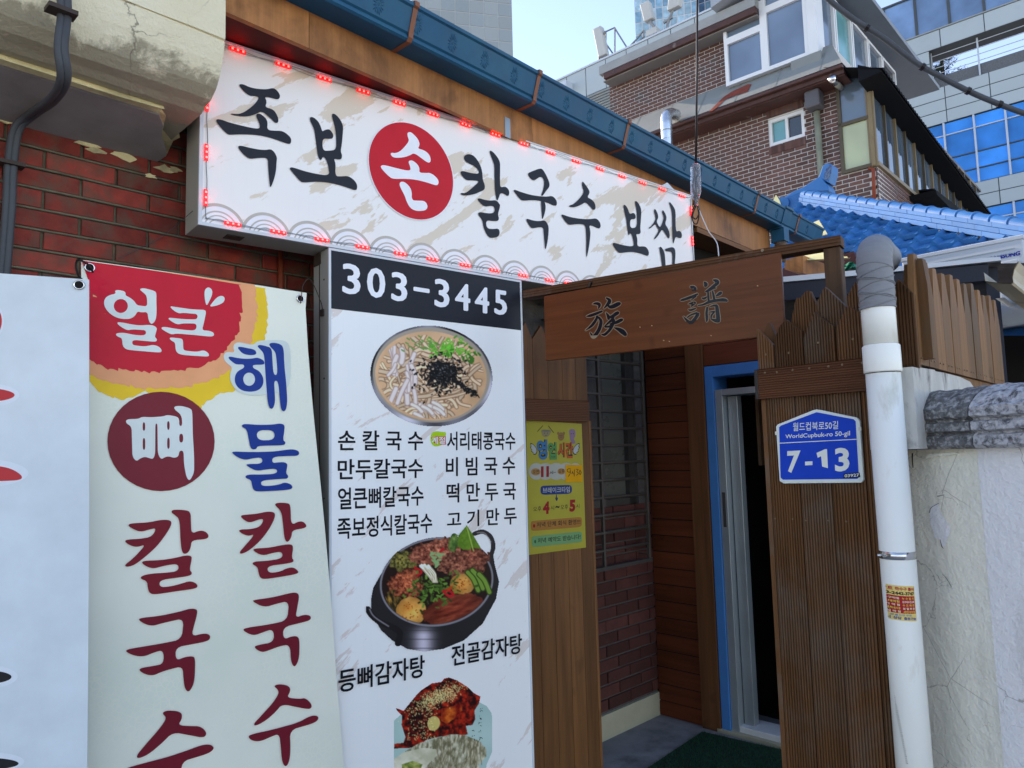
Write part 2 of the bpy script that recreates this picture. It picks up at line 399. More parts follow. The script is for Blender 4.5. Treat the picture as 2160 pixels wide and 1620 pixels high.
# ============================================================ bricks
def bricks(pl, u0, u1, z0, z1, L, H, J, mat, parent, holes=(), skip=None, off=0.0, jit=.003, depth=.03, maxn=300, key=None, phase=0.0, name='brick'):
    """bricks of a wall as objects that share one mesh (cut ones are shortened); beyond maxn the rest is one joined part"""
    w = (L - J) / 2; h = (H - J) / 2; c = .0025 if jit > .0012 else .004
    right = pl.d.cross(pl.n).z > 0; yy = 1 if right else -1
    vs = []
    for (dw, dh, do) in ((0, 0, -depth), (0, 0, -c), (c, c, 0)):
        for su, sz in ((-1, -1), (1, -1), (1, 1), (-1, 1)): vs.append(Vector((su * (w - dw), yy * do, sz * (h - dh))))
    fs = [[8, 9, 10, 11]]
    for a in (0, 4):
        for i in range(4): fs.append([a + i, a + (i + 1) % 4, a + 4 + (i + 1) % 4, a + 4 + i])
    if right: fs = [f[::-1] for f in fs]
    me = bpy.data.meshes.new(name); me.from_pydata(vs, [], fs); me.materials.append(mat)
    rz = math.atan2(pl.d.y, pl.d.x); Rz = Matrix.Rotation(rz, 3, 'Z')
    items = []; row = 0; z = z0 + H / 2
    while z < z1:
        u = u0 + (0 if row % 2 == 0 else -L / 2) + phase - L
        while u < u1 + L:
            spans = [(max(u - w, u0), min(u + w, u1))]
            for a, b, p, q in holes:
                if p < z < q: spans = [t for lo, hi in spans for t in ((lo, min(hi, a)), (max(lo, b), hi))]
            for lo, hi in spans:
                if hi - lo > .025:
                    m_ = (lo + hi) / 2
                    if not (skip and skip(m_, z)): items.append((m_, z, (hi - lo) / (2 * w)))
            u += L
        z += H; row += 1
    if key: items.sort(key=key)
    pw = wloc(parent)
    for u, z, sc in items[:maxn]:
        b = bpy.data.objects.new(name, me); COL.objects.link(b); b.parent = parent; b.location = pl.pt(u, z, off + random.uniform(-jit, jit)) - pw
        b.rotation_euler = (0, 0, rz + (random.uniform(-.008, .008) if jit > .0012 else 0)); b.scale = (sc, 1, 1)
    if items[maxn:]:
        mb = MB()
        for u, z, sc in items[maxn:]:
            p = pl.pt(u, z, off + random.uniform(-jit, jit)); mb.add([Rz @ Vector((v.x * sc, v.y, v.z)) + p for v in vs], fs)
        r = mb.build(name + 's_farther_off', mat, parent); r['kind'] = 'stuff'
    return items

# ============================================================ house on the left: brick wall, cornice, ledge
LH = thing('brick_house', 'old red brick house with a bulging cream cornice above the banners', 'house', LW.pt(-1, 0, -.2))
MB().box(LW, -3.2, .80, 0, 3.3, -.35, -.012).build('wall', M['mortar'], LH)
def lskip(u, z): return z < 1.75 or u < -1.0
bricks(LW, -1.0, .72, 1.755, 2.86, .218, .0672, .010, M['brick'], LH, skip=lskip, depth=.012, jit=.0018)
mbj = MB()
for i in range(17):
    z = 1.755 + .0672 * i
    mbj.tube([LW.pt(u, z + .0012 * math.sin(u * 9 + i), .0005) for u in np.linspace(-1.1, .79, 18)], .0042, 5)
mbj.build('mortar_joint', M['mortar'], LH, smooth=True)
# cornice: profile read on its end plane
uE = LW.uz(475, 85, .5)[0]
EP = PL(-47, P=LW.pt(uE, 0, .5)); EP.n = LW.d
def prof(pxs):
    out = []
    for x, y in pxs:
        p = EP.at(x, y); out.append((LW.n.dot(p - LW.o), p.z))
    return out
pf1 = prof([(477, -160), (475, 84), (472.5, 87), (474, 91), (472, 112), (469, 135), (464, 160), (456, 188), (445, 212), (434, 226)])
print('cornice profile', [(round(a, 3), round(b, 3)) for a, b in pf1])
def extr(prf, us, name, mat, parent, wob=0.0, **k):
    mb = MB(); n = len(prf); 
    for i, u in enumerate(us):
        for j, (a, z) in enumerate(prf):
            w = wob * (math.sin(u * 7.3 + j) + math.sin(u * 17 + j * 2.1) * .5) if 0 < j < n - 1 else 0
            mb.v.append(LW.pt(u, z + w, a + w))
    for i in range(len(us) - 1):
        for j in range(n - 1): mb.f.append([i * n + j, i * n + j + 1, (i + 1) * n + j + 1, (i + 1) * n + j])
    mb.f.append(list(range(n))); mb.f.append(list(range((len(us) - 1) * n, len(us) * n))[::-1])
    return mb.build(name, mat, parent, **k)
us = list(np.linspace(-3.2, uE, 30))
def grimy():
    g = G('grimy_cornice'); tc = g.n('TexCoord'); sx = g.n('SeparateXYZ'); g.l(tc.outputs['Object'], sx.inputs[0]); co = g.co()
    base = g.mix(g.ramp(g.noise(co, 2.2, 6), [(.35, 0.0), (.7, 1.0)]), (.86, .80, .60), (.78, .69, .46))
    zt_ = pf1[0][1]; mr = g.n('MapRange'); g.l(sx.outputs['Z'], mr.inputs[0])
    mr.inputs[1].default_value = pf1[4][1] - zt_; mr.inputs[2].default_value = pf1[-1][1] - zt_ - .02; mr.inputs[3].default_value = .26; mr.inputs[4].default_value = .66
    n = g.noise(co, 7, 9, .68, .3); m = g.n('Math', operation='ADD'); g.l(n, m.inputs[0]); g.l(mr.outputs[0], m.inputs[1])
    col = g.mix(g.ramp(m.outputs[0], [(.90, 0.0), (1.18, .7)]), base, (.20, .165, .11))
    v = g.n('TexVoronoi', feature='DISTANCE_TO_EDGE'); v.inputs['Scale'].default_value = 2.6; vd = g.mix(.09, co, g.noise(co, 12, 4)); g.l(vd, v.inputs['Vector'])
    cr = g.ramp(v.outputs['Distance'], [(.0, .75), (.006, 0.0)]); msk = g.ramp(g.noise(co, 1.7, 2), [(.52, 0.0), (.58, 1.0)]); col = g.mix(g.mix(1.0, cr, msk, 'MULTIPLY'), col, (.12, .10, .07))
    g.bump(g.noise(co, 30, 8, .75), .9, .012); return g.out(col, .9, 0, .15)
M['cream_grimy'] = grimy()
zb = pf1[-1][1]
extr([(0.0, pf1[0][1])] + pf1 + [(pf1[-1][0] - .03, zb - .012), (0.0, zb - .03)], us, 'cornice', M['cream_grimy'], LH, .0012)
# lower ledge, broken off at its right end
uL = LW.uz(338, 236, .28)[0]; zL = LW.uz(338, 236, .28)[1]
lo = [(.0, zb), (.30, zb), (.315, zb - .03), (.30, zL + .012), (.28, zL), (.25, zL - .006), (.03, zL - .05), (0, zL - .055)]
extr(lo, list(np.linspace(-3.2, uL, 24)), 'ledge', M['ledge'], LH, .002)
mb = MB()
uL2 = uL + .07
mb.add([LW.pt(uL, zb, .30), LW.pt(uL, zL, .28), LW.pt(uL2, zb - .01, .24), LW.pt(uL2 + .01, zL + .02, .2), LW.pt(uL2 + .06, zb - .02, .12), LW.pt(uL2 + .05, zL, .09), LW.pt(uL2 + .07, zb, 0), LW.pt(uL2 + .06, zL - .03, 0), LW.pt(uL, zb, 0), LW.pt(uL, zL - .05, 0)],
       [[0, 1, 3, 2], [2, 3, 5, 4], [4, 5, 7, 6], [1, 9, 7, 5, 3], [0, 2, 4, 6, 8]])
mb.build('broken_ledge_end', M['ledge'], LH)
ur_ = [(-3.2, .27), (uL, .27)] + [(uL + .012 * k + random.uniform(-.01, .012), .27 - .025 * k + random.uniform(-.006, .006)) for k in range(1, 10)] + [(uL + .10, 0), (-3.2, 0)]
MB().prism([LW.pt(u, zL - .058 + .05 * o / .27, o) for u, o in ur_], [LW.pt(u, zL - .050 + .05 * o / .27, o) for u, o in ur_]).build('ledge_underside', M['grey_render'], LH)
# cracked plaster remnants on the brick
for k in range(16):
    u = random.uniform(-.9, .3); z = 2.70 - abs(random.gauss(0, .035)); r = random.uniform(.012, .04)
    L = [(u + math.cos(t) * r * random.uniform(.5, 1.4), z + math.sin(t) * r * .45 * random.uniform(.5, 1.3)) for t in np.linspace(0, 6.28, 12)[:-1]]
    MB().slab(LW, L, 0, .0035 + k * 2e-4).build('plaster_patch', M['ledge'], LH)
# roof slab on top so that the house closes
MB().box(LW, -3.2, uE, pf1[0][1], pf1[0][1] + .05, -3.5, .5).build('roof', M['cream'], LH)
MB().box(LW, -3.25, -3.2, 0, 3.34, -3.5, -.02).build('side_wall', M['mortar'], LH)

# conduits
def wire(name, label, cat, pts, r, mat, n=6, parent=None, off=None):
    P = spline(pts, 6); o = MB().tube(P, r, n).build(name, mat, parent, smooth=True)
    if label: top(o, label, cat)
    return o
cpx = [(132, -40, .53), (135, 30, .53), (128, 100, .535), (134, 165, .50), (112, 208, .34), (68, 240, .12), (34, 274, .05), (22, 350, .04), (18, 440, .04), (6, 590, .04), (0, 640, .04)]
CT = thing('electric_conduit', 'pair of taped grey conduits bending down the cream cornice over the brick wall', 'conduit', LW.pt(-.5, 2.4, .05))
for s in (-1, 1):
    wire('conduit', None, None, [LW.at(x + s * 6, y, o) for x, y, o in cpx], .0105 if s < 0 else .0125, M['cable'], 8, CT)
for (x, y, o) in ((131, 22, .545), (24, 345, .045)):
    p = LW.at(x, y, o); MB().box(PL(43, P=p), -.035, .035, p.z - .006, p.z + .006, -.03, .016).build('pipe_strap', M['rust'], CT)
rp = MB().tube([LW.pt(*LW.uz(592, 500, .02), .02), LW.pt(*LW.uz(592, 640, .02), .02), LW.pt(LW.uz(592, 640, .02)[0], .05, .02)], .011, 8).build('drain_pipe', M['redpipe'], smooth=True)
top(rp, 'thin red oxide pipe running up the brick wall below the main signboard', 'pipe')

# ============================================================ restaurant building
RB = thing('restaurant', 'low restaurant with plywood fascia, brick porch wall and dark plank siding around the door', 'restaurant', WW.pt(0, 0, 0))
zf = .066
# walls: main wall behind the signs
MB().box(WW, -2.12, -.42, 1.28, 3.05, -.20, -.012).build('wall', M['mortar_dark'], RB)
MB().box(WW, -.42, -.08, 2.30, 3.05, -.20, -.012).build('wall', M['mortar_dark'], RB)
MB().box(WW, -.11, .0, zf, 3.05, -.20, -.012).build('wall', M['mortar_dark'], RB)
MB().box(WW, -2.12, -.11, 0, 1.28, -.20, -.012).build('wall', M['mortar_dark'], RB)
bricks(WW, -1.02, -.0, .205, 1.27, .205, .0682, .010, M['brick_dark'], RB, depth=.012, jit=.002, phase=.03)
pl_px = [(1180, 1556), (1262, 1515), (1393, 1460), (1393, 1520), (1180, 1640)]
MB().box(WW, -1.4, .0, 0, .195, -.1, .006).build('plinth', M['plinth'], RB)
MB().box(BW, .014, 1.6, 0, 3.04, -1.6, -.0).build('sun_leak_fill', M['dark'], RB)  # unseen solid fill, added to stop sun leaking through the corner
# window in that wall
uw0, uw1 = -.45, -.11
MB().box(WW, uw0 - .12, uw1, 2.31, 2.36, -.06, -.02).build('window_head', M['black_metal'], RB)
wf = MB().box(WW, uw0 - .5, uw0 - .02, 1.285, 2.3, -.075, -.045).box(WW, uw1 - .06, uw1, 1.285, 2.3, -.075, -.03).box(WW, uw0, uw1, 1.285, 1.33, -.075, -.03).build('window', M['black_metal'], RB)
MB().box(WW, uw0 - .02, uw1 - .06, 1.33, 2.3, -.07, -.06).build('pane', wear('frosted_glass', (.085, .085, .07), .3, .1, 3, bump=.05, spec=.6), wf)
# siding wall with door (runs toward the viewer from the porch corner)
zd = [BW.uz(1455, y)[1] for y in (1501, 1138)]
pitch = (BW.uz(1455, 750)[1] - BW.uz(1455, 1133)[1]) / 11
uS = BW.uz(1452, 900, .012)[0]; uP = BW.uz(1489, 900, .03)[0]
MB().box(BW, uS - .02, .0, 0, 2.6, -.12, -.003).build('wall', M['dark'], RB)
z = zf
ph = BW.uz(1455, 1133)[1]; z = ph - pitch * math.floor((ph - zf) / pitch)
i = 0; zz = z - pitch
while zz < 2.55:
    a, b = max(zz, zf), zz + pitch
    if b - a > .01:
        pr = [(a + .003, .004)]; nz = 12
        for q in range(nz):
            z0 = a + .004 + (b - a - .008) * q / nz; z1 = a + .004 + (b - a - .008) * (q + 1) / nz
            pr += [(z0, .0115), (z1 - .0035, .0125), (z1 - .003, .0095), (z1 - .0005, .0095)]
        pr += [(b - .003, .0095), (b - .003, .004)]
        m2 = MB(); n = len(pr)
        for u in (uS, -.004):
            for zq, oq in pr: m2.v.append(BW.pt(u, zq, oq))
        for q in range(n - 1): m2.f.append([q, q + 1, n + q + 1, n + q])
        m2.build('siding_board', M['siding'], RB)
    zz += pitch
u0p, u1p = BW.uz(1451, 900, .03)[0], BW.uz(1488, 900, .03)[0]
MB().box(BW, u1p, u0p, zf, 2.6, -.05, .03).build('door_trim', M['trim'], RB, bevel=.003)
zdh = BW.uz(1545, 765, .03)[1]
uD1 = BW.uz(1652, 800, 0)[0]
MB().box(BW, uD1, u1p - .002, zdh, zdh + .115, -.04, .016).build('door_header', M['siding'], RB, bevel=.003)
MB().box(BW, uD1, u1p, zdh + .118, 2.6, -.04, .012).build('siding_board', M['siding'], RB)
# blue door frame
zt = zdh - .004
uB0 = u1p - .003; uB1 = BW.uz(1508, 900, .02)[0]
df = MB().box(BW, uB1, uB0, zf, zt, -.14, .02).box(BW, uD1, uB1, zt - .062, zt, -.14, .02).build('door_frame', M['blue_door'], RB, bevel=.002)
# aluminium sliding door frame, recessed
za = BW.uz(1560, 818, .0)[1]
uA0 = uB1 - .001; uA1 = uA0 - .045; uA2 = uA1 - .05
ad = MB().box(BW, uA1, uA0, zf + .02, za, -.13, .006).box(BW, uD1, uA1, za - .035, za, -.13, .006).build('sliding_door', M['alu'], RB, bevel=.002)
MB().box(BW, uA2 - .012, uA1 - .004, zf + .03, za - .04, -.095, -.045).build('door_leaf', M['alu'], ad, bevel=.002)
MB().box(BW, uA0 - .032, uA0 - .014, 1.17, 1.36, -.0, .0075).build('handle', M['black_metal'], ad)
MB().box(BW, uD1, uA0, zf - .001, zf + .05, -.16, .0).build('threshold', wear('scuffed_sill', (.46, .48, .48), .5, .15, 9, (.2, .2, .2), 9, .6, .8), RB, bevel=.003)
MB().box(BW, uD1, u1p + .02, zf - .001, zf + .02, .0, .03).build('step_strip', M['plinth'], RB)
# room behind the door
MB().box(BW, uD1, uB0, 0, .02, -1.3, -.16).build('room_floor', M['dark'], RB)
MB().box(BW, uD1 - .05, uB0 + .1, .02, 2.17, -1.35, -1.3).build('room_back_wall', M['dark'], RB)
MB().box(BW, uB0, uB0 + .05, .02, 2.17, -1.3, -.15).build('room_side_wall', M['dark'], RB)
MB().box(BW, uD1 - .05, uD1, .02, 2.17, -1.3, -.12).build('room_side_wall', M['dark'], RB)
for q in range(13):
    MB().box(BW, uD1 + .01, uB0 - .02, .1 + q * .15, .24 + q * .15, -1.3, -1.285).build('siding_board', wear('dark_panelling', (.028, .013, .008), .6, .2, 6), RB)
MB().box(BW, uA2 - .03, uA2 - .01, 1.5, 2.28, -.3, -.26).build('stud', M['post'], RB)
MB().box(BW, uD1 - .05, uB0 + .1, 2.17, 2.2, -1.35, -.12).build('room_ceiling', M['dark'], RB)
# eaves: fascia, soffit, roof deck
fe = FAS.uz(1625, 530)[0]
fzs = [(-2.2, 3.085), (-.5, 3.082), (.7, 3.065), (1.75, 3.021), (fe, 3.018)]
cuts = [-2.2, -.98, .24, 1.46, fe]
for a, b in zip(cuts[:-1], cuts[1:]):
    def zl(u):
        for (p, q), (r, t) in zip(fzs[:-1], fzs[1:]):
            if u <= r + 1e-6: return q + (t - q) * (u - p) / (r - p)
        return fzs[-1][1]
    uu = [a + .0012] + [p for p, _ in fzs if a < p < b] + [b - .0012]
    MB().slab(FAS, [(u, zl(u)) for u in uu] + [(b - .0012, 3.30), (a + .0012, 3.30)], -.022, 0).build('fascia_board', M['fascia'], RB)
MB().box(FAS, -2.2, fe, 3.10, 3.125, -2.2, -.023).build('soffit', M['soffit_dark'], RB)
MB().box(FAS, fe - .02, fe, 3.0, 3.10, -2.2, -.023).build('gable_board', M['soffit'], RB)
MB().slab(FAS, [(-2.4, 3.31), (fe + .25, 3.31), (fe + .25, 3.34), (-2.4, 3.34)], -3.2, .02).build('roof_deck', M['blue'], RB)
# soffit return visible to the right of the sign
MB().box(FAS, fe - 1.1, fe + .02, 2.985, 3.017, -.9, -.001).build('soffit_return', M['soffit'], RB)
mbp = FAS.at(1510, 530, -.05)
# metal bracket plate on the fascia
u, z = FAS.uz(1071, 268, .003)
MB().box(FAS, u - .018, u + .018, z - .05, z + .045, 0, .003).build('fixing_plate', M['alu'], RB)
# gutter (blue, embossed) with straps
GU = thing('gutter', 'blue embossed rain gutter with rosettes and brown straps along the eaves', 'gutter', FAS.pt(1, 3.2, .05))
ge = FAS.uz(1657, 451, .14)[0]; gL = -2.0
g_prof = [(-.0, 3.222), (.098, 3.222), (.108, 3.228), (.108, 3.236), (.103, 3.240), (.103, 3.246), (.112, 3.252), (.140, 3.338), (.150, 3.343), (.152, 3.356), (.140, 3.360), (.134, 3.352), (.098, 3.235), (0, 3.232)]
def gprism(u0, u1, name, par, sc=1.0, mat='blue'):
    a = [FAS.pt(u0, 3.29 + (z - 3.29) * sc, .07 + (o - .07) * sc) for o, z in g_prof]; b = [FAS.pt(u1, 3.29 + (z - 3.29) * sc, .07 + (o - .07) * sc) for o, z in g_prof]
    return MB().prism(a, b).build(name, M[mat], par)
gx = [FAS.uz(1481, 352, .14)[0]]
gprism(gL, gx[0] - .001, 'gutter_run', GU); gprism(gx[0] + .001, ge, 'gutter_run', GU)
MB().box(FAS, gL, ge, 3.30, 3.345, -.02, .0).build('back_flange', M['blue'], GU)
gprism(ge - .02, ge + .11, 'outlet_box', GU, 1.13)
MB().box(FAS, ge + .0, ge + .09, 3.12, 3.215, .02, .12).build('outlet_box', M['blue'], GU)
gprism(ge + .11, ge + .75, 'gutter_run', GU)
MB().tube([FAS.pt(ge + .05, 3.13, .07), FAS.pt(ge + .05, 3.06, .07), FAS.pt(ge + .05, 2.98, .05)], .045, 12).build('outlet_pipe', M['beam'], GU, smooth=True)
def rosette(u, z, o):
    mb = MB(); tilt = (.140 - .112) / (3.338 - 3.252)
    def pp(du, dz, h=0): return FAS.pt(u + du, z + dz, o + dz * tilt + h)
    for k in range(15):
        t = math.pi * (-.5 + 2 * k / 15); c, s_ = math.cos(t), math.sin(t)
        r0, r1 = .011, .034 if k % 2 else .030
        bend = .25
        P = [pp(c * r * .78, s_ * r * 1.1, -.0006) for r in np.linspace(r0, r1, 4)]
        mb.tube(P, [.0012, .0026, .0032, .0016], 5)
    P = [pp(math.cos(t) * .004, math.sin(t) * .005, -.0002) for t in np.linspace(0, 6.28, 10)]
    mb.tube(P, .0014, 5, False)
    return mb.build('rosette', M['blue'], GU, smooth=True)
ru = [FAS.uz(x, y, .128)[0] for x, y in ((800, 12), (883, 52), (955, 90), (1024, 128), (1085, 160), (1140, 193), (1195, 222), (1245, 247), (1291, 275), (1333, 297), (1372, 320), (1411, 341), (1446, 358))]
step = (ru[-1] - ru[0]) / (len(ru) - 1)
u = ru[0] - 3 * step
while u < ge + .6:
    if not (ge - .05 < u < ge + .14): rosette(u, 3.293, .1255)
    u += step
for x, y in ((872, 50), (1133, 178), (1322, 283), (1597, 430), (1683, 476)):
    u = FAS.uz(x, y, .13)[0]
    P = [(0, 3.219), (.10, 3.219), (.113, 3.232), (.115, 3.25), (.144, 3.338), (.155, 3.343), (.157, 3.362), (.135, 3.366)]
    mb = MB(); a = .011
    for o, z in P: mb.v += [FAS.pt(u - a, z, o + .001), FAS.pt(u + a, z, o + .001), FAS.pt(u - a, z + (.0025 if o < .1 else 0), o - .002), FAS.pt(u + a, z + (.0025 if o < .1 else 0), o - .002)]
    for i in range(len(P) - 1):
        q = 4 * i; mb.f += [[q, q + 1, q + 5, q + 4], [q + 2, q + 6, q + 7, q + 3], [q, q + 4, q + 6, q + 2], [q + 1, q + 3, q + 7, q + 5]]
    mb.build('strap', M['copper'], GU)

# ============================================================ window grille (stands proud of the wall)
GR = thing('window_grille', 'brown steel burglar bars in front of the porch window', 'window grille', WW.pt(-.4, 1.2, .08))
GP = .07
ub = [WW.uz(1268, 1000, GP)[0], WW.uz(1362, 1000, GP)[0]]
zbar0, zbar1 = WW.uz(1372, 1176, GP)[1], 2.45
for u in (ub[0] - .33, ub[0], ub[1]): MB().box(WW, u - .008, u + .008, zbar0, zbar1, GP - .008, GP + .008).build('upright', M['grille'], GR)
MB().box(WW, ub[0] - .4, ub[1] + .02, zbar0 - .02, zbar0, GP - .012, GP + .012).build('bottom_rail', M['black_metal'], GR)
zr = [WW.uz(1355, 720 + y / 3.375, GP)[1] for y in (170, 1325)]
dz = (zr[0] - zr[1]) / 10
z = zr[1] - dz
while z < zbar1:
    MB().tube([WW.pt(ub[0] - .4, z, GP), WW.pt(ub[1], z, GP)], .0085, 8).build('bar', M['grille'], GR, smooth=True); z += dz
for u in (ub[0] - .35, ub[1]):
    for z in (zbar0 + .02, 2.3): MB().tube([WW.pt(u, z, -.01), WW.pt(u, z, GP)], .006, 6).build('wall_stay', M['grille'], GR)

tw = MB().tube(spline([WW.pt(-.28, zf + .004, .62), WW.pt(-.24, zf + .008, .60), WW.pt(-.19, zf + .004, .57)], 4), .0022, 5).build('twig', M['rust']); top(tw, 'small dark twig lying on the porch floor before the mat', 'twig')
# ============================================================ door mat
MT = PL(45, P=(0, 0, 0))
def floorpt(px, py, z): r = ray(px, py); t = (z - CAM.z) / r.z; return CAM + r * t
c0 = floorpt(1481, 1543, zf + .012); c1 = floorpt(1645, 1580, zf + .012); c3 = floorpt(1376, 1613, zf + .012)
c2 = c1 + (c3 - c0) * 1.6; c3 = c0 + (c3 - c0) * 1.6; c1b = c0 + (c1 - c0) * 1.4; c2 = c1b + (c3 - c0)
mat_ = MB().prism([Vector((p.x, p.y, zf)) for p in (c0, c1b, c2, c3)], [c0, c1b, c2, c3]).build('door_mat', wear('mat_base', (.004, .02, .010), .95, .2, 20))
top(mat_, 'dark green artificial turf mat in front of the open door', 'door mat')
mb = MB(); e1 = c1b - c0; e2 = c3 - c0
for i in range(9000):
    a, b = random.random(), random.random(); p = c0 + e1 * a + e2 * b
    h = random.uniform(.008, .014); d = Vector((random.uniform(-1, 1), random.uniform(-1, 1), 0)) * .004
    s = Vector((random.uniform(-1, 1), random.uniform(-1, 1), 0)).normalized() * .0012
    mb.add([p - s, p + s, p + d + Vector((0, 0, h))], [[0, 1, 2]])
r = mb.build('turf_pile', wear('turf_green', (.006, .055, .026), .8, .3, 30, bump=0), mat_); r['kind'] = 'stuff'
# ============================================================ main signboard
def flexface(name, base, patch, lo=.60, hi=.615, sc=5.5, off=0.0):
    g = G(name); co = g.co(50, (1, 1, 1)); m = g.n('Mapping'); m.inputs['Rotation'].default_value = (0, math.radians(38), 0); g.l(co, m.inputs[0])
    m2 = g.n('Mapping'); m2.inputs['Scale'].default_value = (.42, 1, 1.5); m2.inputs['Location'].default_value = (off, 0, off); g.l(m.outputs[0], m2.inputs[0])
    n1 = g.noise(m2.outputs[0], sc, 7, .58, .35); n2 = g.noise(m2.outputs[0], sc * 5, 5, .7, .5)
    mx = g.mix(.16, n1, n2)
    f = g.ramp(mx, [(lo - .035, 0.0), (hi - .035, 1.0)])
    col = g.mix(f, base, patch)
    st = g.noise(g.co(50, (18, 1, .5)), 6, 4, .6); col = g.mix(g.ramp(st, [(.55, 0.0), (.8, .16)]), col, mul(base, .8))
    return g.out(col, .4, 0, .2)
M['flex'] = flexface('sign_vinyl', A(210, 214, 226), A(194, 188, 184), .575, .59)
M['flex_v'] = flexface('menu_vinyl', A(216, 220, 232), A(198, 194, 200), .625, .64, 7, 3.3)
WHITE = A(206, 214, 234); INK = (.022, .025, .032)
su1 = SIGN.uz(1456, 420)[0]; su0 = SIGN.uz(426, 430)[0]; sz0 = 2.418; sz1 = 3.088
MS = thing('main_signboard', 'long white lit-edge signboard with black brush letters and a red oval above the entrance', 'signboard', SIGN.pt((su0 + su1) / 2, sz0, 0))
MB().box(SIGN, su0 - .012, su1 + .006, sz0 - .012, sz1 + .006, -.15, -.006).build('case', M['signbox'], MS, bevel=.003)
MB().box(SIGN, su0, su1, sz0, sz1, -.0055, 0).build('face', M['flex'], MS)
fr = MB()
for a in ((su0 - .012, su0, sz0 - .012, sz1 + .006), (su1, su1 + .006, sz0 - .012, sz1 + .006)): fr.box(SIGN, *a[:2], *a[2:], -.0055, .004)
for a in ((su0, su1, sz0 - .012, sz0), (su0, su1, sz1, sz1 + .006)): fr.box(SIGN, *a, -.0055, .004)
fr.build('edge_frame', M['white_trim'], MS)
MB().slab(SIGN, [(x, z) for x, z in (SIGN.uz(1396, 392), SIGN.uz(1410, 384), SIGN.uz(1428, 403))], -.02, -.008).build('bent_flap', M['white_trim'], MS)
MB().box(SIGN, .10, .16, sz0 - .016, sz0 - .0125, -.10, -.05).build('drain_slot', M['black_metal'], MS)
# printed wave pattern
wv = Ink(SIGN, .0006); wf_ = Ink(SIGN, .0006)
pf_ = [SIGN.uz(400 + x / 3.52, 60 + y / 3.52) for x, y in ((400, 1340), (740, 1410), (1060, 1475), (1340, 1535))]
sp = (pf_[-1][0] - pf_[0][0]) / 3; rr = sp * .56
def halfring(ink, cu, cz, r1, r0):
    zb_ = sz0 + .001; P = []; n = 26
    def arc(r):
        if cz + r <= zb_: return []
        a0 = math.asin(max(-1, min(1, (zb_ - cz) / r)))
        if cz > zb_: a0 = max(a0, -1.2)
        return [(cu + r * math.cos(t), cz + r * math.sin(t)) for t in np.linspace(a0, math.pi - a0, n)]
    o_ = arc(r1); i_ = arc(r0) if r0 > 0 else []
    L = [(u, z) for u, z in o_ + i_[::-1] if True]
    L = [(min(max(u, su0 + .001), su1), max(z, zb_)) for u, z in L]
    if len(L) < 4: return
    off = ink.off + ink.k * 6e-5; ink.k += 1
    m = len(o_)
    if r0 > 0 and len(i_) == m:
        vs = [ink.pl.pt(u, z, off) for u, z in [(min(max(a, su0 + .001), su1), max(b, zb_)) for a, b in o_ + i_]]
        fs = []
        for q in range(m - 1):
            for t in ((q, q + 1, m + q + 1), (q, m + q + 1, m + q)): fs.append(t)
        fl = [(min(max(a, su0 + .001), su1), max(b, zb_)) for a, b in o_ + i_]
        ink.mb.add(vs, ink._face(fl, fs))
    else:
        fl = L; ink.mb.add([ink.pl.pt(u, z, off) for u, z in fl], ink._face(fl, [(0, q, q + 1) for q in range(1, len(fl) - 1)]))
zt_f = pf_[0][1]; zt_b = zt_f + .002
both = []
k0 = -1
ucur = pf_[0][0] - sp
jobs = []
nk = int((1.75 - ucur) / sp) + 2
for k in range(nk): jobs.append((0, ucur + sp * (k + .5), zt_b - rr))
for k in range(nk): jobs.append((1, ucur + sp * k, zt_f - rr))
lay = 0
for row, cu, cz in jobs:
    if cu - rr > 1.95 or cu + rr < su0: continue
    cu_ = cu
    base = lay
    for ink in (wv, wf_): ink.k = lay
    halfring(wf_, cu_, cz, rr, 0); wv.k = wf_.k
    for a, b in ((1, .885), (.72, .66), (.56, .51), (.42, .37)): halfring(wv, cu_, cz, rr * a, rr * b)
    lay = base + 6 if row == 0 else base + 6
    if cu > 1.75: break
wf_.build('wave_print', flat(WHITE, .35), MS); wv.build('wave_print', flat(A(166, 165, 168), .35), MS)
TA, TB, TC = (420, 150, 6), (760, 240, 6), (1080, 330, 5.4)
def glyph(P, T, name='lettering', pl=SIGN, off=.0035, col=INK, par=None, holes=(), mx=26):
    i = Ink(pl, off); i.shape([P] + list(holes), smooth=2, mx=mx / 3, T=T); return i.build(name, col, par or MS)
